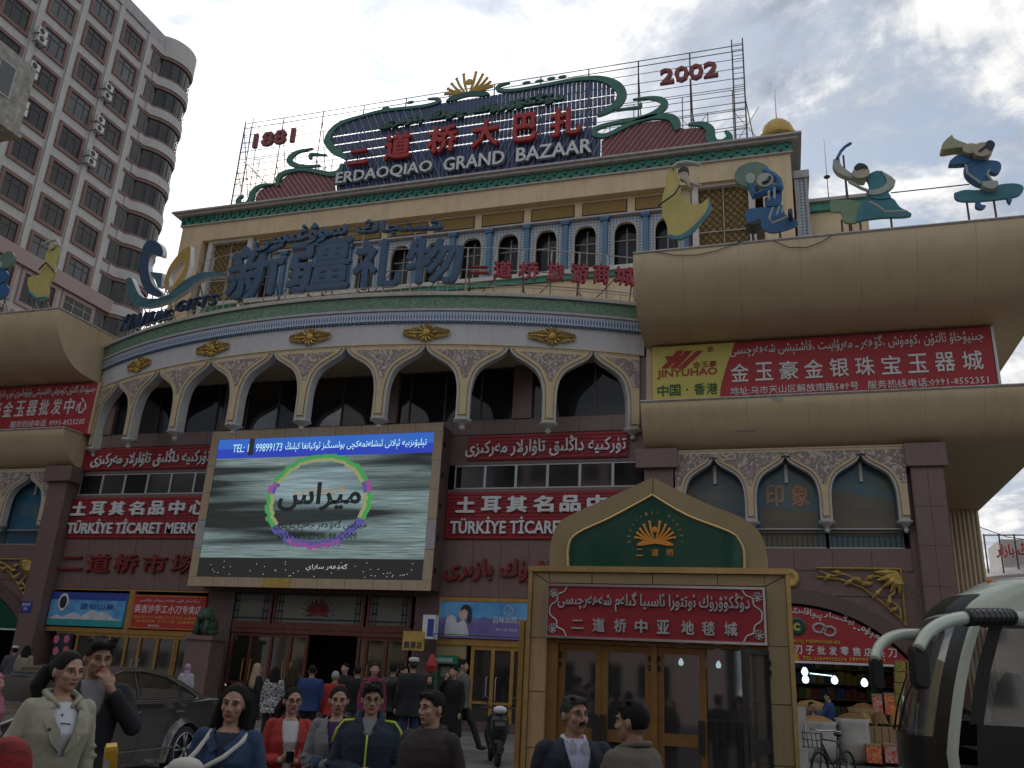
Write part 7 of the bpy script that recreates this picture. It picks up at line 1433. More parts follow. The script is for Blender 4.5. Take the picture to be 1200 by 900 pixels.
def blob(mb, voxel, smooth=3, factor=.6):
    me = bpy.data.meshes.new('m'); me.from_pydata(mb.v, [], mb.f); o = bpy.data.objects.new('m', me); C.objects.link(o)
    r = o.modifiers.new('r', 'REMESH'); r.mode = 'VOXEL'; r.voxel_size = voxel; r.use_smooth_shade = True
    if smooth: s = o.modifiers.new('s', 'SMOOTH'); s.iterations = smooth; s.factor = factor
    dg = bpy.context.evaluated_depsgraph_get(); m2 = bpy.data.meshes.new_from_object(o.evaluated_get(dg)); bpy.data.objects.remove(o); bpy.data.meshes.remove(me); return m2
def limb(b, pts, rs, n=12):                                           # tapered limb with rounded joints
    for i in range(len(pts)-1): b.tube([pts[i], pts[i+1]], [rs[i], rs[i+1]], n)
    for p, r in zip(pts, rs): b.ell(p, (r, r, r), n, 8)
def loft(b, rows, n=22):                                              # rows: z, cx, cy, rx, ry
    R = [[b.av((cx+rx*math.cos(2*PI*q/n), cy+ry*math.sin(2*PI*q/n), z)) for q in range(n)] for z, cx, cy, rx, ry in rows]
    for i in range(len(R)-1):
        for q in range(n): b.face((R[i][q], R[i][(q+1) % n], R[i+1][(q+1) % n], R[i+1][q]))
    b.face(R[0][::-1]); b.face(R[-1])
def finger(b, base, d, nrm, l, r, curl):
    d = d.normalized(); p = base; pts = [p]; a = 0
    for s in (.45, .30, .25): a += curl; dd = (d*math.cos(a)+nrm*math.sin(a)); p = p+dd*l*s; pts.append(p)
    limb(b, pts, [r*1.05, r, r*.92, r*.8], 8)
def hand(b, w, d, nrm, left, curl=.35, spread=.06, thumb=.6, s=1.0):
    """w wrist, d towards the fingers, nrm the side the fingers close to; left puts the thumb on that side"""
    w = Vector(w); d = Vector(d).normalized(); nrm = Vector(nrm); nrm = (nrm-d*nrm.dot(d)).normalized(); sd = d.cross(nrm)*(1 if left else -1)
    R3 = Matrix((sd, nrm, d)).transposed(); b.ell(w+d*.05*s, (.040*s, .017*s, .052*s), 12, 8, R3=R3); b.tube([w-d*.02, w+d*.03*s], [.026*s, .028*s], 10)
    for i, (o, l) in enumerate(((.030, .072), (.010, .080), (-.011, .075), (-.031, .058))): finger(b, w+(d*.088+sd*o)*s, d+sd*(spread*(1.5-i)), nrm, l*s, .0088*s, curl*(1+.12*i))
    finger(b, w+(d*.035+sd*.036)*s, d*.75+sd*thumb+nrm*.25, nrm-sd*.4, .062*s, .0105*s, curl*.55)
TOR = {'m': [(.84, 0, .0, .150, .105), (.92, 0, 0, .165, .115), (1.02, 0, 0, .150, .105), (1.14, 0, -.005, .158, .112), (1.26, 0, -.005, .175, .12), (1.34, 0, 0, .178, .108), (1.40, 0, .008, .14, .085), (1.445, 0, .012, .07, .06)],
       'f': [(.84, 0, .0, .155, .11), (.92, 0, 0, .165, .118), (1.04, 0, 0, .128, .095), (1.14, 0, -.008, .138, .108), (1.24, 0, -.018, .152, .128), (1.33, 0, -.002, .155, .100), (1.395, 0, .008, .12, .078), (1.44, 0, .012, .06, .053)]}
def person(label, px, py, d, h, yaw=0, foot=None, sex='m', hyaw=None, pitch=0, tilt=0, skin='skin_warm', hair='short', hm='hair_black', lip='lip', coat=None, under=None, legs='pants_dark', arms=None, near=True,
           vneck=None, hem=.84, flare=.02, thick=.022, glasses=False, moustache=False, extra=None, group=None, lean=0, legpose=None, cuffs=True, brow=1.0, skirt=None, girth=1.0):
    top = PD(px, py, d); fz = top.z-h if foot is None else foot; h = top.z-fz if foot is not None else h
    s = h/1.715; a0 = math.atan2(-top.x, top.y)+math.radians(yaw); base = Vector((top.x, top.y, fz)); t = thing('person', label, 'person', tuple(base), group)
    Rz = Matrix.Rotation(a0, 4, 'Z'); M = Matrix.Translation(base) @ Rz @ Matrix.Scale(s, 4); hy = math.radians((yaw if hyaw is None else hyaw)-yaw)
    if lean: M = M @ Matrix.Rotation(math.radians(lean), 4, 'X')
    Mh = Matrix.Translation((0, .012, 1.46)) @ Matrix.Rotation(hy, 4, 'Z') @ Matrix.Rotation(math.radians(pitch), 4, 'X') @ Matrix.Rotation(math.radians(tilt), 4, 'Y') @ Matrix.Translation((0, -.012, -1.46)) @ Matrix.Translation((0, 0, 1.715)) @ Matrix.Diagonal((1.07, 1.0, 1.035, 1)) @ Matrix.Translation((0, 0, -1.715))
    sw = .185 if sex == 'm' else .160; vox = .0058 if near else .013; g = girth
    arms = arms or {}; J = {}
    for sd, k in ((1, 'L'), (-1, 'R')):                               # x>0 is the viewer's right when facing the camera
        A = arms.get(k, {}); sh = Vector((sd*sw, .005, 1.375)); el = Vector(A.get('e', (sd*(sw+.055), .02, 1.10))); wr = Vector(A.get('w', (sd*(sw+.06), -.05, .86))); J[k] = (sh, el, wr, Vector(A.get('d', (wr-el))), Vector(A.get('n', (-sd, -.3, 0))), A)
    lp = legpose or {}; hipz = .88
    L = {k: [Vector((sd*.09, 0, hipz)), Vector(lp.get(k, [(sd*.095, -.01, .48)])[0]), Vector(lp.get(k, [0, (sd*.10, .01, .09)])[1])] for sd, k in ((1, 'L'), (-1, 'R'))}
    # -- body, one skin
    b = MB(); loft(b, [(z, cx, cy, rx*g, ry*g) for z, cx, cy, rx, ry in TOR[sex]], 18)
    for k in 'LR':
        sh, el, wr, dr, nr, A = J[k]; limb(b, [sh, el, wr], [.05, .04, .027]); limb(b, L[k], [.085, .055, .038], 10); b.ell(L[k][2]+Vector((0, -.05, -.05)), (.035, .10, .035), 8, 6)
        hand(b, wr, dr, nr, (k == 'R') != bool(A.get('flip')), A.get('curl', .35), s=1.0 if sex == 'm' else .92) if near else b.ell(wr+dr.normalized()*.07, (.035, .035, .06), 8, 6)
    hb = MB(); T = Mh; f = .94 if sex == 'f' else 1.0
    b.tube([(0, .02, 1.36), (0, .012, 1.47), T @ Vector((0, .012, 1.55))], [.062*f, .052*f, .052*f], 14)
    b.T = T
    b.ell((0, .018, 1.612), (.074, .094, .100), 20, 14); b.ell((0, -.018, 1.555), (.058*f, .066, .074), 16, 12); b.ell((0, -.052, 1.508), (.026*f, .026, .020), 12, 8)
    for sd in (1, -1): b.ell((sd*.036, -.052, 1.572), (.024, .024, .026), 10, 8); b.ell((sd*.076, .015, 1.585), (.010, .018, .030), 10, 8); b.ell((sd*.030, -.070, 1.622), (.028, .012, .008), 10, 6); b.ell((sd*.012, -.092, 1.563), (.010, .010, .008), 8, 6)
    b.tube([(0, -.078, 1.615), (0, -.090, 1.592), (0, -.0985, 1.571), (0, -.092, 1.562)], [.007, .008, .0105, .008], 8); b.ell((0, -.079, 1.540), (.024, .009, .006), 10, 6); b.ell((0, -.078, 1.531), (.021, .010, .006), 10, 6); b.T = None
    me = blob(b, vox, 2 if near else 1, .5); Ti = T.inverted(); me.materials.append(MT[skin]); me.materials.append(MT[lip])
    if near:
        for p in me.polygons:
            q = Ti @ p.center
            if q.y < -.072 and abs(q.x) < .026-.9*abs(q.z-1.5355) and abs(q.z-1.5355) < .0085: p.material_index = 1
    me.transform(Matrix.Translation(-base) @ M); me.name = 'body'; body = bpy.data.objects.new('body', me); C.objects.link(body); body.parent = t; me.polygons.foreach_set('use_smooth', [True]*len(me.polygons))
    def add(mb, name, m_, sm=True, head=False, autos=None):
        X = M @ T if head else M; mb.v = [tuple(X @ Vector(v)) for v in mb.v]; return mb.build(name, MT[m_], t, smooth=sm, autos=autos)
    def addblob(mb, name, m_, vx, smooth=3, cut=None, head=False):
        me = blob(mb, vx, smooth); me.materials.append(MT[m_])
        if cut:
            bm = bmesh.new(); bm.from_mesh(me); bmesh.ops.delete(bm, geom=[v for v in bm.verts if cut(v.co)], context='VERTS'); bm.to_mesh(me); bm.free()
        me.transform(Matrix.Translation(-base) @ (M @ T if head else M)); me.name = name; o = bpy.data.objects.new(name, me); C.objects.link(o); o.parent = t; me.polygons.foreach_set('use_smooth', [True]*len(me.polygons)); return o
    # -- face details
    if near:
        for sd in (1, -1):
            e = MB(); e.ell((sd*.030, -.0715, 1.600), (.0135, .008, .0062), 12, 8); add(e, 'eye', 'eye_white', head=True); e = MB(); e.ell((sd*.030, -.0765, 1.600), (.0060, .0045, .0058), 10, 6); add(e, 'iris', 'eye_dark', head=True)
            e = MB(); e.tube([(sd*.015, -.0775, 1.6015), (sd*.024, -.081, 1.6065), (sd*.036, -.079, 1.6065), (sd*.045, -.072, 1.602)], .0022, 5); add(e, 'eyelid', hm if hm != 'hair_white' else 'hair_grey', head=True)
            e = MB(); e.tube([(sd*.014, -.0835, 1.620), (sd*.026, -.0855, 1.6255), (sd*.040, -.080, 1.6245), (sd*.050, -.070, 1.6185)], [.0018*brow, .0028*brow, .0024*brow, .0013*brow], 6); add(e, 'eyebrow', hm if hm not in ('hair_grey',) else 'hair_black', head=True)
        e = MB(); e.tube([(-.020, -.0805, 1.5358), (-.008, -.0868, 1.5366), (0, -.0872, 1.5360), (.008, -.0868, 1.5366), (.020, -.0805, 1.5358)], .0013, 4); add(e, 'mouth_line', 'eye_dark', head=True)
    if glasses:
        e = MB()
        for sd in (1, -1): e.tube([(sd*(.031+.022*math.copysign(abs(math.cos(a))**.7, math.cos(a))), -.098+.006*abs(math.cos(a)), 1.598+.0165*math.copysign(abs(math.sin(a))**.7, math.sin(a))) for a in [2*PI*i/16 for i in range(17)]], .0024, 5, cap=False); e.tube([(sd*.053, -.090, 1.602), (sd*.074, -.03, 1.600), (sd*.080, .02, 1.592)], .002, 4)
        e.tube([(-.009, -.099, 1.602), (.009, -.099, 1.602)], .002, 4); add(e, 'glasses', 'eye_dark', head=True)
    if moustache: e = MB(); e.tube([(-.028, -.078, 1.541), (-.014, -.088, 1.5475), (0, -.0905, 1.549), (.014, -.088, 1.5475), (.028, -.078, 1.541)], [.003, .0062, .0055, .0062, .003], 6); add(e, 'moustache', 'hair_black', head=True)
    # -- hair or headwear
    hb = MB(); rnd = random.Random(int(px*7))
    def hair_cut(lo_front, lo_side, lo_back, wside=.05):
        def f_(v):
            if v.y < -.012 and (v.x/.069)**2+((v.z-1.578)/.088)**2 < 1: return True
            if v.y < -.030: lim = 1.612
            elif v.y < .03: lim = lerp(lo_front, lo_side, (v.y+.030)/.060) if abs(v.x) < .06 else lo_side
            else: lim = lo_back
            return v.z < lim
        return f_
    if hair == 'short': hb.ell((0, .022, 1.618), (.0795, .096, .098), 20, 14); hb.ell((0, -.03, 1.668), (.060, .055, .034), 14, 8); [hb.ell((rnd.uniform(-.055, .055), rnd.uniform(-.07, .06), 1.695+rnd.uniform(-.01, .012)), (.020, .024, .012), 8, 5) for _ in range(10 if near else 0)]; addblob(hb, 'hair', hm, .007 if near else .014, 2, hair_cut(1.655, 1.605, 1.535), True)
    elif hair == 'thick':
        hb.ell((0, .022, 1.624), (.084, .100, .101), 20, 14); hb.ell((-.01, -.045, 1.680), (.068, .055, .034), 14, 8); [hb.ell((rnd.uniform(-.06, .06), rnd.uniform(-.08, .08), 1.70+rnd.uniform(-.02, .022)), (.022, .024, .018), 8, 5) for _ in range(12)]; addblob(hb, 'hair', hm, .007 if near else .014, 2, hair_cut(1.648, 1.60, 1.53), True)
    elif hair in ('long', 'tied', 'bun', 'veil'):
        hb.ell((0, .024, 1.619), (.081, .098, .099), 20, 14)
        if hair == 'long':
            for sd in (1, -1): limb(hb, [(sd*.070, .015, 1.62), (sd*.086, .02, 1.52), (sd*.098, .012, 1.42), (sd*.105, -.02, 1.28), (sd*.10, -.03, 1.16)], [.030, .032, .036, .036, .016], 10)
            loft(hb, [(1.12, 0, .085, .09, .03), (1.25, 0, .10, .125, .04), (1.40, 0, .085, .11, .05), (1.52, 0, .06, .095, .06), (1.62, 0, .04, .085, .08)], 16)
            if near:
                for _ in range(26): x = rnd.uniform(-.10, .10); y = .085+rnd.uniform(0, .05); limb(hb, [(x*.7, .08, 1.6), (x, y, 1.45), (x*1.15, y+.012, 1.28), (x*1.1, y, 1.10+rnd.uniform(0, .06))], [.012, .011, .010, .005], 5)
        if hair == 'tied': limb(hb, [(0, .11, 1.62), (-.04, .15, 1.58), (-.085, .13, 1.50), (-.095, .10, 1.42)], [.035, .042, .045, .022], 10); hb.ell((0, .07, 1.60), (.07, .06, .08), 12, 8)
        if hair == 'bun': hb.ell((0, .12, 1.63), (.042, .04, .042), 12, 8); hb.ell((0, .06, 1.58), (.074, .06, .075), 12, 8)
        lo = 1.662 if hair != 'long' else 1.668
        def ct(v, lo=lo):
            if v.z < 1.50: return False
            if v.y < -.012 and ((v.x-.006)/.068)**2+((v.z-1.575)/.096)**2 < 1: return True
            if hair != 'long' and v.y < -.02 and v.z < 1.60: return True
            if hair in ('tied', 'bun') and v.y < .02 and v.z < 1.60: return True
            return False
        addblob(hb, 'hair', hm, .007 if near else .014, 2, ct, True)
    elif hair in ('cap', 'scarf'):
        if hair == 'cap': hb.ell((0, .022, 1.615), (.080, .098, .098), 16, 10); addblob(hb, 'hair', hm, .012, 2, hair_cut(1.64, 1.60, 1.53), True); e = MB(); e.lathe([(.084, 1.655), (.092, 1.68), (.085, 1.715), (.05, 1.725), (0, 1.728)], (0, .022, 0), 16); add(e, 'cap', 'cap_white', head=True)
        else:
            hb.ell((0, .022, 1.618), (.092, .108, .110), 18, 12); hb.ell((0, .01, 1.50), (.085, .09, .09), 14, 10); loft(hb, [(1.33, 0, .01, .16, .12), (1.42, 0, .01, .12, .10), (1.52, 0, .02, .08, .08)], 14)
            addblob(hb, 'headscarf', hm, .009, 2, lambda v: v.y < -.045 and abs(v.x) < .052 and 1.505 < v.z < 1.665, True)
    # -- trousers and shoes
    b = MB(); loft(b, [(.80, 0, 0, .155*g, .115*g), (.90, 0, 0, .172*g, .125*g), (1.0, 0, 0, .155*g, .115*g)], 16)
    for k in 'LR': limb(b, L[k], [.098, .073, .058], 10)
    addblob(b, 'trousers', legs, .012, 3)
    for k in 'LR': b = MB(); c = L[k][2]; b.ell(c+Vector((0, -.055, -.045)), (.045, .125, .045), 10, 6); add(b, 'shoe', 'shoe_black' if not (extra or {}).get('shoe') else extra['shoe'])
    if skirt: b = MB(); loft(b, [(skirt[1], 0, .0, .24, .19), (.7, 0, 0, .205, .155), (.95, 0, 0, .16, .12)], 18); addblob(b, 'skirt', skirt[0], .012, 2)
    # -- upper garments
    def torso_rows(e, hem_, fl): 
        rows = [(z, cx, cy, rx*g+e, ry*g+e) for z, cx, cy, rx, ry in TOR[sex]]; r0 = rows[1]; hz = hem_
        if hz < .84: rows = [(hz, 0, 0, r0[3]+fl*1.4, r0[4]+fl*1.4), ((hz+.84)/2, 0, 0, r0[3]+fl, r0[4]+fl)]+rows[1:]
        else: rows = [r for r in rows if r[0] >= hz-.02]
        rows = [(z, cx, cy, rx if z < 1.3 else rx+.004, ry) for z, cx, cy, rx, ry in rows]; rows.append((1.455, 0, .012, .068+e*.3, .060+e*.3)); return rows
    def fy(x, z, e):                                                   # front surface of a garment
        rows = torso_rows(e, hem, flare); zs = [r[0] for r in rows]; rx = interp(z, zs, [r[3] for r in rows]); ry = interp(z, zs, [r[4] for r in rows]); cy = interp(z, zs, [r[2] for r in rows]); return cy-ry*math.sqrt(max(.05, 1-(x/rx)**2))
    if under: b = MB(); loft(b, torso_rows(.010, .86, 0), 20); addblob(b, 'shirt', under, .009 if near else .014, 2, lambda v: (v.z > 1.418-.0 and v.y < -.01) if sex == 'f' else False)
    if coat:
        b = MB(); loft(b, torso_rows(thick, hem, flare), 26)
        for k in 'LR':
            sh, el, wr, dr, nr, A = J[k]; q = wr+(el-wr).normalized()*A.get('cuff', .03); limb(b, [Vector((sh.x*.55, .01, 1.385)), sh, el, q], [.045, .066 if sex == 'm' else .058, .056 if sex == 'm' else .05, .043], 14)
        if near:                                                       # soft folds at elbow and waist
            for k in 'LR':
                sh, el, wr, dr, nr, A = J[k]
                for i in range(5): c = el+(sh-el)*rnd.uniform(-.05, .35)+Vector((rnd.uniform(-.03, .03), rnd.uniform(-.03, .02), 0)); b.ell(c, (.045, .045, .012), 8, 5)
        v0 = vneck
        cutf = None
        if v0: cutf = lambda v: v.y < .0 and v.z > v0 and abs(v.x) < .012+(v.z-v0)*(.075/(1.44-v0)) and abs(v.x) < .075 and v.z > v0
        j = addblob(b, 'jacket', coat, .0085 if near else .015, 3, cutf); sol = j.modifiers.new('s', 'SOLIDIFY'); sol.thickness = -.004
        if near: dsp = bpy.data.textures.new('folds', 'CLOUDS'); dsp.noise_scale = .11; dm = j.modifiers.new('d', 'DISPLACE'); dm.texture = dsp; dm.strength = .014; dm.mid_level = .5; d2 = bpy.data.textures.new('creases', 'CLOUDS'); d2.noise_scale = .045; d2.noise_type = 'HARD_NOISE'; m2_ = j.modifiers.new('d2', 'DISPLACE'); m2_.texture = d2; m2_.strength = .0035; m2_.mid_level = .5
    t['_'] = 0; del t['_']
    return t, M, T, add, addblob, fy, J
def patch(add, fy, outline, e, name, m_, off=.006, th=.006, n=1):      # flat piece of cloth lying on the garment front
    b = MB(); k = len(outline); A = [b.av((x, fy(x, z, e)-off-th, z)) for x, z in outline]; B = [b.av((x, fy(x, z, e)-off+.004, z)) for x, z in outline]; b.face(A); b.face(B[::-1])
    for i in range(k): j = (i+1) % k; b.face((A[i], B[i], B[j], A[j]))
    return add(b, name, m_, sm=False)
def dots(add, fy, pts, e, name, m_, r=.006, off=.014):
    for x, z in pts: b = MB(); b.ell((x, fy(x, z, e)-off, z), (r, r*.5, r), 8, 4); add(b, name, m_)
cloth('coat_olive', (.33, .315, .24), .9); cloth('tee_white', (.52, .52, .56), .9); cloth('jacket_black', (.016, .017, .02)); cloth('shirt_grey', (.20, .20, .21)); cloth('denim', (.03, .06, .13), .6); cloth('denim_dark', (.02, .03, .06), .7)
cloth('pants_dark', (.018, .018, .022)); cloth('cardigan_red', (.34, .03, .025)); cloth('blouse_white', (.48, .46, .46), .9); cloth('coat_grey', (.17, .175, .18)); cloth('scarf_check', (.06, .02, .10), scale=14, pat='print'); cloth('parka_navy', (.018, .026, .045)); cloth('trim_lime', (.50, .60, .06)); cloth('jacket_plum', (.028, .020, .022)); cloth('suit_navy', (.016, .020, .034)); cloth('shirt_lilac', (.42, .42, .58), .9, pat='stripes', scale=230); cloth('jacket_taupe', (.115, .10, .078)); cloth('coat_black', (.010, .010, .012)); cloth('jacket_blue', (.02, .05, .17)); cloth('print_bw', (.50, .50, .50), .1, scale=15, pat='print'); bpy.data.materials['print_bw']
mat('print_bw', (.50, .50, .50), (.02, .02, .02), 15, .8, pat='print'); mat('plaid_pink', (.26, .03, .07), (.05, .01, .02), 16, .8, pat='print'); cloth('coat_beige', (.26, .22, .17)); cloth('coat_slate', (.06, .065, .075)); cloth('jacket_moss', (.10, .11, .09)); cloth('jacket_red', (.34, .03, .025)); cloth('pink_cloth', (.34, .12, .17)); cloth('lilac_cloth', (.42, .26, .40)); cloth('shirt_pale', (.42, .43, .46)); mat('cap_white', (.52, .52, .52), None, 5, .8); mat('shawl_red', (.30, .015, .015), (.10, .012, .01), 9, .9, .5, stretch=(1, 1, 3)); mat('shoe_black', (.02, .02, .02), None, 5, .5); cloth('bag_white', (.50, .48, .44), .9); mat('bag_pink', (.38, .20, .17), (.33, .17, .14), 4, .5); mat('leather_black', (.014, .014, .014), None, 5, .35); mat('phone_black', (.01, .01, .012), None, 3, .15); mat('metal_button', (.10, .09, .07), None, 4, .35, metal=.6)

# 1 woman in an olive trench coat
t, M, T, add, ab, fy, J = person('woman in an olive trench coat over a white top, nearest on the left', 84, 762, 5.25, 1.69, yaw=22, hyaw=34, pitch=4, sex='f', hair='tied', coat='coat_olive', under='tee_white', vneck=1.12, hem=.42, flare=.05, thick=.034, legs='denim_dark', skin='skin_warm', arms={'R': dict(e=(-.25, .05, 1.09), w=(-.27, -.02, .83)), 'L': dict(e=(.23, .05, 1.09), w=(.24, -.02, .83))})
for sd in (1, -1):
    patch(add, fy, [(sd*.008, 1.13), (sd*.075, 1.19), (sd*.125, 1.30), (sd*.085, 1.335), (sd*.045, 1.27)], .036, 'lapel', 'coat_olive', .012, .01)
    b = MB(); b.tube([(sd*.035, -.085, 1.385), (sd*.085, -.05, 1.44), (sd*.085, .05, 1.465), (0, .085, 1.475)], [.010, .020, .022, .022], 8); b.tube([(sd*.07, -.085, 1.40), (sd*.125, -.08, 1.35)], [.024, .006], 6); add(b, 'collar', 'coat_olive')
dots(add, fy, [(-.10, 1.27), (.095, 1.03), (-.075, 1.03), (.095, .86), (-.075, .86)], .036, 'button', 'metal_button', .011, .022)
b = MB(); b.tube([(-.03, fy(-.03, 1.30, .012)-.004, 1.30), (.03, fy(.03, 1.30, .012)-.004, 1.295)], .003, 4); add(b, 'shirt_lettering', 'fig_dark'); dots(add, fy, [(-.02, 1.345)], .012, 'shirt_badge', 'fig_dark', .007, .004)
# 2 man in black with his hand at his mouth
t, M, T, add, ab, fy, J = person('young man in a black jacket, one hand at his mouth, behind the trench coat', 119, 748, 5.75, 1.74, yaw=10, hyaw=18, pitch=8, hair='thick', coat='jacket_black', under='shirt_grey', vneck=1.16, hem=.86, legs='denim', skin='skin_tan', brow=1.3, arms={'L': dict(e=(.27, -.10, 1.18), w=(.085, -.165, 1.405), d=(-.045, .012, .085), n=(-.4, .9, .0), curl=.42, cuff=.05), 'R': dict(e=(-.25, .03, 1.10), w=(-.26, -.05, .86))})
b = MB(); b.tube([(.03, -.135, 1.545), (.0, -.19, 1.556)], .004, 6); add(b, 'cigarette', 'blouse_white')
b = MB(); b.bar((-.02, fy(-.02, 1.15, .03)-.012, 1.15), (-.02, fy(-.02, .95, .03)-.012, .95), .008); add(b, 'zip', 'chrome', sm=False)
# 3 girl in denim with a white bag
t, M, T, add, ab, fy, J = person('young woman with long black hair, denim jacket and a white bag on her chest', 277, 800, 5.3, 1.62, yaw=-14, hyaw=-16, pitch=6, tilt=4, sex='f', hair='long', coat='denim', under='denim_dark', vneck=1.26, hem=.86, skin='skin_warm', lip='lip_red', arms={'L': dict(e=(.24, .02, 1.09), w=(.10, -.20, 1.02)), 'R': dict(e=(-.23, .02, 1.10), w=(-.18, -.20, 1.0))})
b = MB(); b.ell((-.20, -.22, 1.13), (.15, .08, .12), 16, 10); b.ell((-.17, -.24, 1.22), (.11, .07, .06), 12, 8); ab(b, 'bag', 'bag_white', .010, 3)
b = MB(); b.tube([(-.18, -.20, 1.25), (-.15, -.14, 1.30), (-.115, -.09, 1.37), (-.11, .0, 1.425), (-.11, .09, 1.38)], .016, 6); b.tube([(-.10, -.24, 1.20), (.03, -.17, 1.28), (.115, -.09, 1.37), (.12, .0, 1.42), (.12, .09, 1.36)], .016, 6); add(b, 'strap', 'bag_white')
b = MB(); b.tube([(-.29, -.285, 1.165), (-.23, -.308, 1.18), (-.17, -.312, 1.18), (-.11, -.30, 1.165)], .006, 4); add(b, 'bag_lettering', 'fig_dark'); b = MB(); b.tube([(-.055, -.055, 1.70), (-.075, -.01, 1.705)], .006, 5); add(b, 'hair_clip', 'chrome', head=True)
dots(add, fy, [(.03, 1.22), (.03, 1.12)], .03, 'button', 'metal_button', .008, .012)
for sd in (1, -1): patch(add, fy, [(sd*.02, 1.33), (sd*.08, 1.40), (sd*.105, 1.36), (sd*.06, 1.30)], .03, 'collar', 'denim', .014, .008)
# 4 woman in a red cardigan
t, M, T, add, ab, fy, J = person('smiling woman with glasses in a red cardigan holding a phone', 345, 805, 7.6, 1.60, yaw=8, hyaw=14, pitch=2, sex='f', hair='tied', coat='cardigan_red', under='blouse_white', vneck=.90, hem=.80, glasses=True, skin='skin_warm', lip='lip_red', arms={'L': dict(e=(.22, .0, 1.08), w=(.06, -.19, 1.08), d=(-.08, -.03, .01), n=(0, .5, .6), cuff=.05), 'R': dict(e=(-.22, .0, 1.08), w=(-.07, -.19, 1.09), d=(.08, -.03, .03), n=(0, .5, .6), cuff=.05)})
b = MB(); b.box(-.035, .035, -.265, -.255, 1.08, 1.17); add(b, 'phone', 'phone_black', sm=False); b = MB(); b.box(-.19, .03, -.20, -.13, .70, .86); b.box(-.195, .035, -.21, -.199, .78, .868); add(b, 'handbag', 'bag_pink', sm=False); b = MB(); b.tube([(.02, -.16, .85), (.06, -.15, 1.0), (.10, -.13, 1.15), (.12, -.04, 1.40), (.10, .08, 1.38)], .006, 5); add(b, 'bag_strap', 'bag_pink'); b = MB(); b.box(-.14, .14, -.155, -.12, .90, .945); add(b, 'belt', 'leather_black', sm=False)
# 5 woman in a grey coat
t, M, T, add, ab, fy, J = person('woman in a light grey coat with her hands clasped and a black bag', 399, 803, 7.2, 1.62, yaw=4, hyaw=0, pitch=4, sex='f', hair='bun', coat='coat_grey', under='scarf_check', vneck=1.02, hem=.55, flare=.03, thick=.03, skin='skin_warm', arms={'L': dict(e=(.22, -.01, 1.09), w=(.055, -.19, 1.08), d=(-.08, -.02, .02), n=(0, .6, -.5)), 'R': dict(e=(-.22, -.01, 1.09), w=(-.06, -.20, 1.07), d=(.08, -.02, .02), n=(0, .6, -.5))})
for sd in (1, -1): b = MB(); b.tube([(sd*.17, -.085, 1.085), (sd*.10, -.165, 1.08)], .05, 12); add(b, 'cuff', 'denim')
b = MB(); b.ell((-.20, -.12, .84), (.10, .05, .12), 12, 8); add(b, 'handbag', 'leather_black'); b = MB(); b.tube([(-.27, -.12, .92), (-.25, -.14, 1.05), (-.18, -.15, 1.08), (-.15, -.13, .93)], .008, 5); add(b, 'bag_handle', 'coat_beige')
# 6 man in a navy parka
t, M, T, add, ab, fy, J = person('smiling man with glasses in a navy jacket with lime shoulder stripes', 438, 801, 6.9, 1.68, yaw=-4, hyaw=2, pitch=3, hair='thick', coat='parka_navy', under='shirt_grey', vneck=1.33, hem=.84, glasses=True, thick=.035, skin='skin_warm', girth=1.08, arms={'L': dict(e=(.26, -.02, 1.08), w=(.10, -.21, .93), d=(-.03, -.05, -.07), n=(-.6, .5, 0), cuff=.10), 'R': dict(e=(-.26, -.02, 1.08), w=(-.04, -.22, 1.07), d=(.08, .0, .0), n=(0, .5, -.6))})
b = MB(); b.tube([(0, fy(0, z, .037)-.012, z) for z in (.86, .95, 1.05, 1.15, 1.25, 1.33)], .008, 5); add(b, 'zip', 'trim_lime')
for sd in (1, -1): b = MB(); b.tube([(sd*.12, -.05, 1.435), (sd*.20, -.035, 1.425), (sd*.255, -.03, 1.36), (sd*.28, -.03, 1.26)], .013, 6); add(b, 'shoulder_stripe', 'trim_lime'); b = MB(); b.tube([(sd*.04, -.115, 1.36), (sd*.09, -.07, 1.42), (sd*.09, .05, 1.47), (0, .09, 1.48)], [.012, .035, .04, .04], 8); add(b, 'hood', 'parka_navy')
b = MB(); b.box(.02, .05, -.30, -.285, .82, .93); add(b, 'phone', 'sign_white', sm=False)
# 7 man in a dark plum jacket, looking left
t, M, T, add, ab, fy, J = person('short haired man in a dark plum jacket looking to the left', 508, 808, 6.0, 1.69, yaw=-40, hyaw=-52, pitch=3, hair='short', coat='jacket_plum', under='jacket_black', hem=.84, thick=.034, skin='skin_warm', brow=1.5, girth=1.1, arms={'L': dict(e=(.26, .06, 1.10), w=(.24, -.02, .86)), 'R': dict(e=(-.26, .04, 1.10), w=(-.22, -.08, .86))})
b = MB(); b.tube([(-.05, -.075, 1.41), (-.085, .0, 1.45), (-.07, .07, 1.46), (0, .09, 1.465), (.07, .07, 1.46), (.085, 0, 1.45), (.05, -.075, 1.41)], .022, 8); add(b, 'collar', 'jacket_plum')
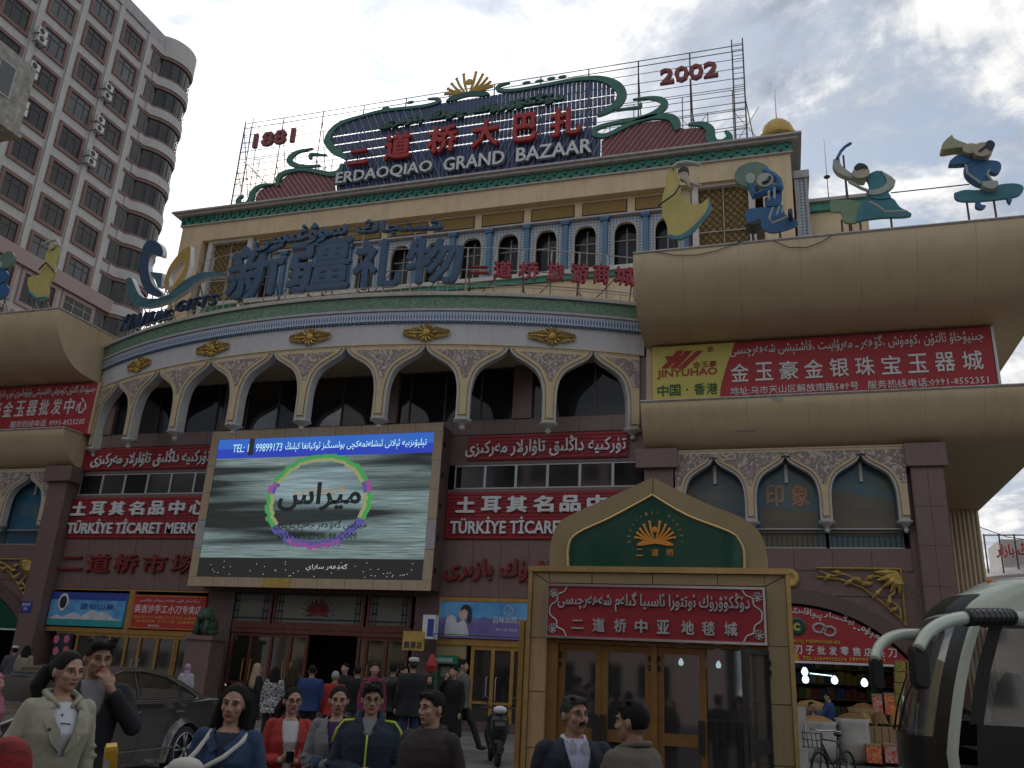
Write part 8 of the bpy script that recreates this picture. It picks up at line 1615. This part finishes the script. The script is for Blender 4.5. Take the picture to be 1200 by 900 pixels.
# 8 man in a navy suit
t, M, T, add, ab, fy, J = person('grey haired man with a moustache in a navy suit and pale striped shirt', 674, 814, 5.5, 1.71, yaw=16, hyaw=36, pitch=-1, hair='short', hm='hair_grey', coat='suit_navy', under='shirt_lilac', vneck=1.05, hem=.80, skin='skin_tan', moustache=True, brow=1.2, girth=1.08, arms={'L': dict(e=(.25, .05, 1.10), w=(.23, -.02, .86)), 'R': dict(e=(-.25, .05, 1.10), w=(-.24, -.02, .86))})
for sd in (1, -1):
    patch(add, fy, [(sd*.010, 1.07), (sd*.075, 1.20), (sd*.115, 1.33), (sd*.085, 1.40), (sd*.05, 1.27)], .026, 'lapel', 'suit_navy', .010, .008)
    b = MB(); b.v = []; q = [(sd*.014, 0, 1.425), (sd*.05, 0, 1.46), (sd*.064, 0, 1.435), (sd*.040, 0, 1.365)]; b.prism([(p[0], p[2]) for p in q], -.118, -.100); add(b, 'shirt_collar', 'tee_white', sm=False)
    b = MB(); b.tube([(sd*.05, -.06, 1.43), (sd*.072, .02, 1.46), (0, .08, 1.47)], .016, 6); add(b, 'shirt_collar', 'tee_white')
dots(add, fy, [(0, 1.30), (0, 1.22), (0, 1.14)], .012, 'button', 'tee_white', .005, .004)
# 9 man on the phone
t, M, T, add, ab, fy, J = person('dark haired man in a taupe jacket holding a phone to his ear, back half turned', 741, 820, 5.15, 1.70, yaw=-125, hyaw=-112, pitch=3, hair='short', coat='jacket_taupe', under='jacket_black', hem=.84, thick=.036, skin='skin_tan', girth=1.1, arms={'R': dict(e=(-.25, -.14, 1.20), w=(-.115, -.12, 1.47), d=(.02, .05, .09), n=(.9, .1, -.1), curl=.5, cuff=.06), 'L': dict(e=(.26, .04, 1.10), w=(.24, -.04, .86))})
b = MB(); b.tube([(-.096, -.075, 1.53), (-.098, -.02, 1.63)], .016, 4); add(b, 'phone', 'phone_black', sm=False)
b = MB(); b.tube([(-.05, -.08, 1.42), (-.09, .0, 1.455), (-.07, .075, 1.47), (0, .10, 1.475), (.07, .075, 1.47), (.09, 0, 1.455), (.05, -.08, 1.42)], .02, 8); add(b, 'collar', 'jacket_taupe')
# 10 headscarf at the lower left corner
person('person in a red patterned headscarf seen from behind at the lower left corner', 14, 866, 3.0, 1.50, yaw=170, sex='f', hair='scarf', hm='shawl_red', coat='shawl_red', hem=.7, near=False)
person('child in a pink hat cut by the left edge of the photograph', -1, 789, 9.5, 1.45, yaw=60, sex='f', hair='scarf', hm='pink_cloth', coat='pink_cloth', hem=.7, near=False)

# people further away on the plaza
GP = 'people walking on the plaza before the entrance'
def far(label, px, py, d, yaw, **k): k.setdefault('hem', .8); k.setdefault('sex', 'm'); return person(label, px, py, d, 1.7, yaw=yaw, foot=PZ if k.pop('pl', 1) else 0, near=False, group=GP, **k)
far('fair haired woman in a long black coat near the entrance doors', 303, 777, 19.5, 120, sex='f', hair='long', hm='hair_fair', coat='coat_black', hem=.45)
far('woman seen from behind in a black and white patterned jacket', 324, 781, 18, 175, sex='f', hair='long', coat='print_bw', hem=.72, thick=.04)
far('dark haired person in black just right of the patterned jacket', 345, 779, 21, 150, sex='f', hair='long', hm='hair_brown', coat='coat_black')
far('man in a bright blue jacket seen from behind', 367, 779, 17, 178, hair='short', coat='jacket_blue', hem=.82, thick=.045, legs='pants_dark')
far('grey haired person in a red and black jacket seen from behind', 394, 786, 17, 165, hair='short', hm='hair_white', coat='jacket_red')
far('man in black in front of the dark doorway, face to the left', 405, 777, 20, -40, hair='short', coat='coat_black')
far('person in a black top with a white collar line, seen from behind', 420, 780, 18, 175, hair='short', coat='coat_black', legs='shirt_grey')
far('young woman facing the camera in a pink checked jacket', 440, 776, 16, 10, sex='f', hair='short', hm='hair_brown', coat='plaid_pink', thick=.035)
far('man in a black leather jacket seen from behind, beside the white cap', 462, 777, 17.5, 170, hair='short', coat='leather_black', thick=.035)
far('man in a white cap and dark jacket with blue jeans, seen from behind', 485, 771, 17, -165, hair='cap', hm='hair_grey', coat='jacket_black', thick=.045, legs='denim', hem=.72, girth=1.1)
far('person lifting a hand beside the man in the white cap', 474, 780, 18.4, 60, hair='short', coat='coat_black', arms={'L': dict(e=(.26, -.12, 1.25), w=(.12, -.18, 1.52))})
far('young woman with a black headscarf facing the camera', 504, 790, 17.5, 0, sex='f', hair='scarf', hm='coat_black', coat='coat_black')
far('man in a long black overcoat with one hand near his mouth', 532, 780, 17.3, -35, hair='short', coat='coat_black', hem=.42, flare=.03, thick=.04, arms={'R': dict(e=(-.26, -.12, 1.18), w=(-.06, -.17, 1.45), d=(.03, .03, .09))})
far('man in a moss grey jacket striding away to the right', 544, 773, 19.5, 70, hair='short', coat='jacket_moss', thick=.035, legpose={'L': [(.10, -.22, .52), (.10, -.38, .14)], 'R': [(-.10, .12, .50), (-.10, .42, .18)]})
far('child with a pink backpack by the stone pedestal', 221, 778, 24, 170, sex='f', hair='scarf', hm='lilac_cloth', coat='shirt_pale', hem=.7)
far('person in a slate coat seen from behind by the left arch', 19, 757, 27, 170, hair='cap', hm='hair_black', coat='coat_slate', hem=.5, thick=.04)
far('woman in a long beige coat by the left wing pillar', 33, 756, 27, 165, sex='f', hair='long', coat='coat_beige', hem=.5, thick=.04)
far('shopkeeper in a blue jacket with pale shoulders at the fruit shop', 970, 811, 22.3, -95, hair='short', coat='jacket_blue', thick=.035, arms={'L': dict(e=(.22, -.15, 1.12), w=(.12, -.34, 1.12)), 'R': dict(e=(-.22, -.15, 1.12), w=(-.12, -.34, 1.12))})
far('dark clad woman talking beside the black overcoat', 521, 800, 18.5, 90, sex='f', hair='long', coat='coat_slate')
far('stooping person in dark clothes left of the shopkeeper', 951, 822, 22.5, 60, hair='short', coat='coat_slate', lean=0)
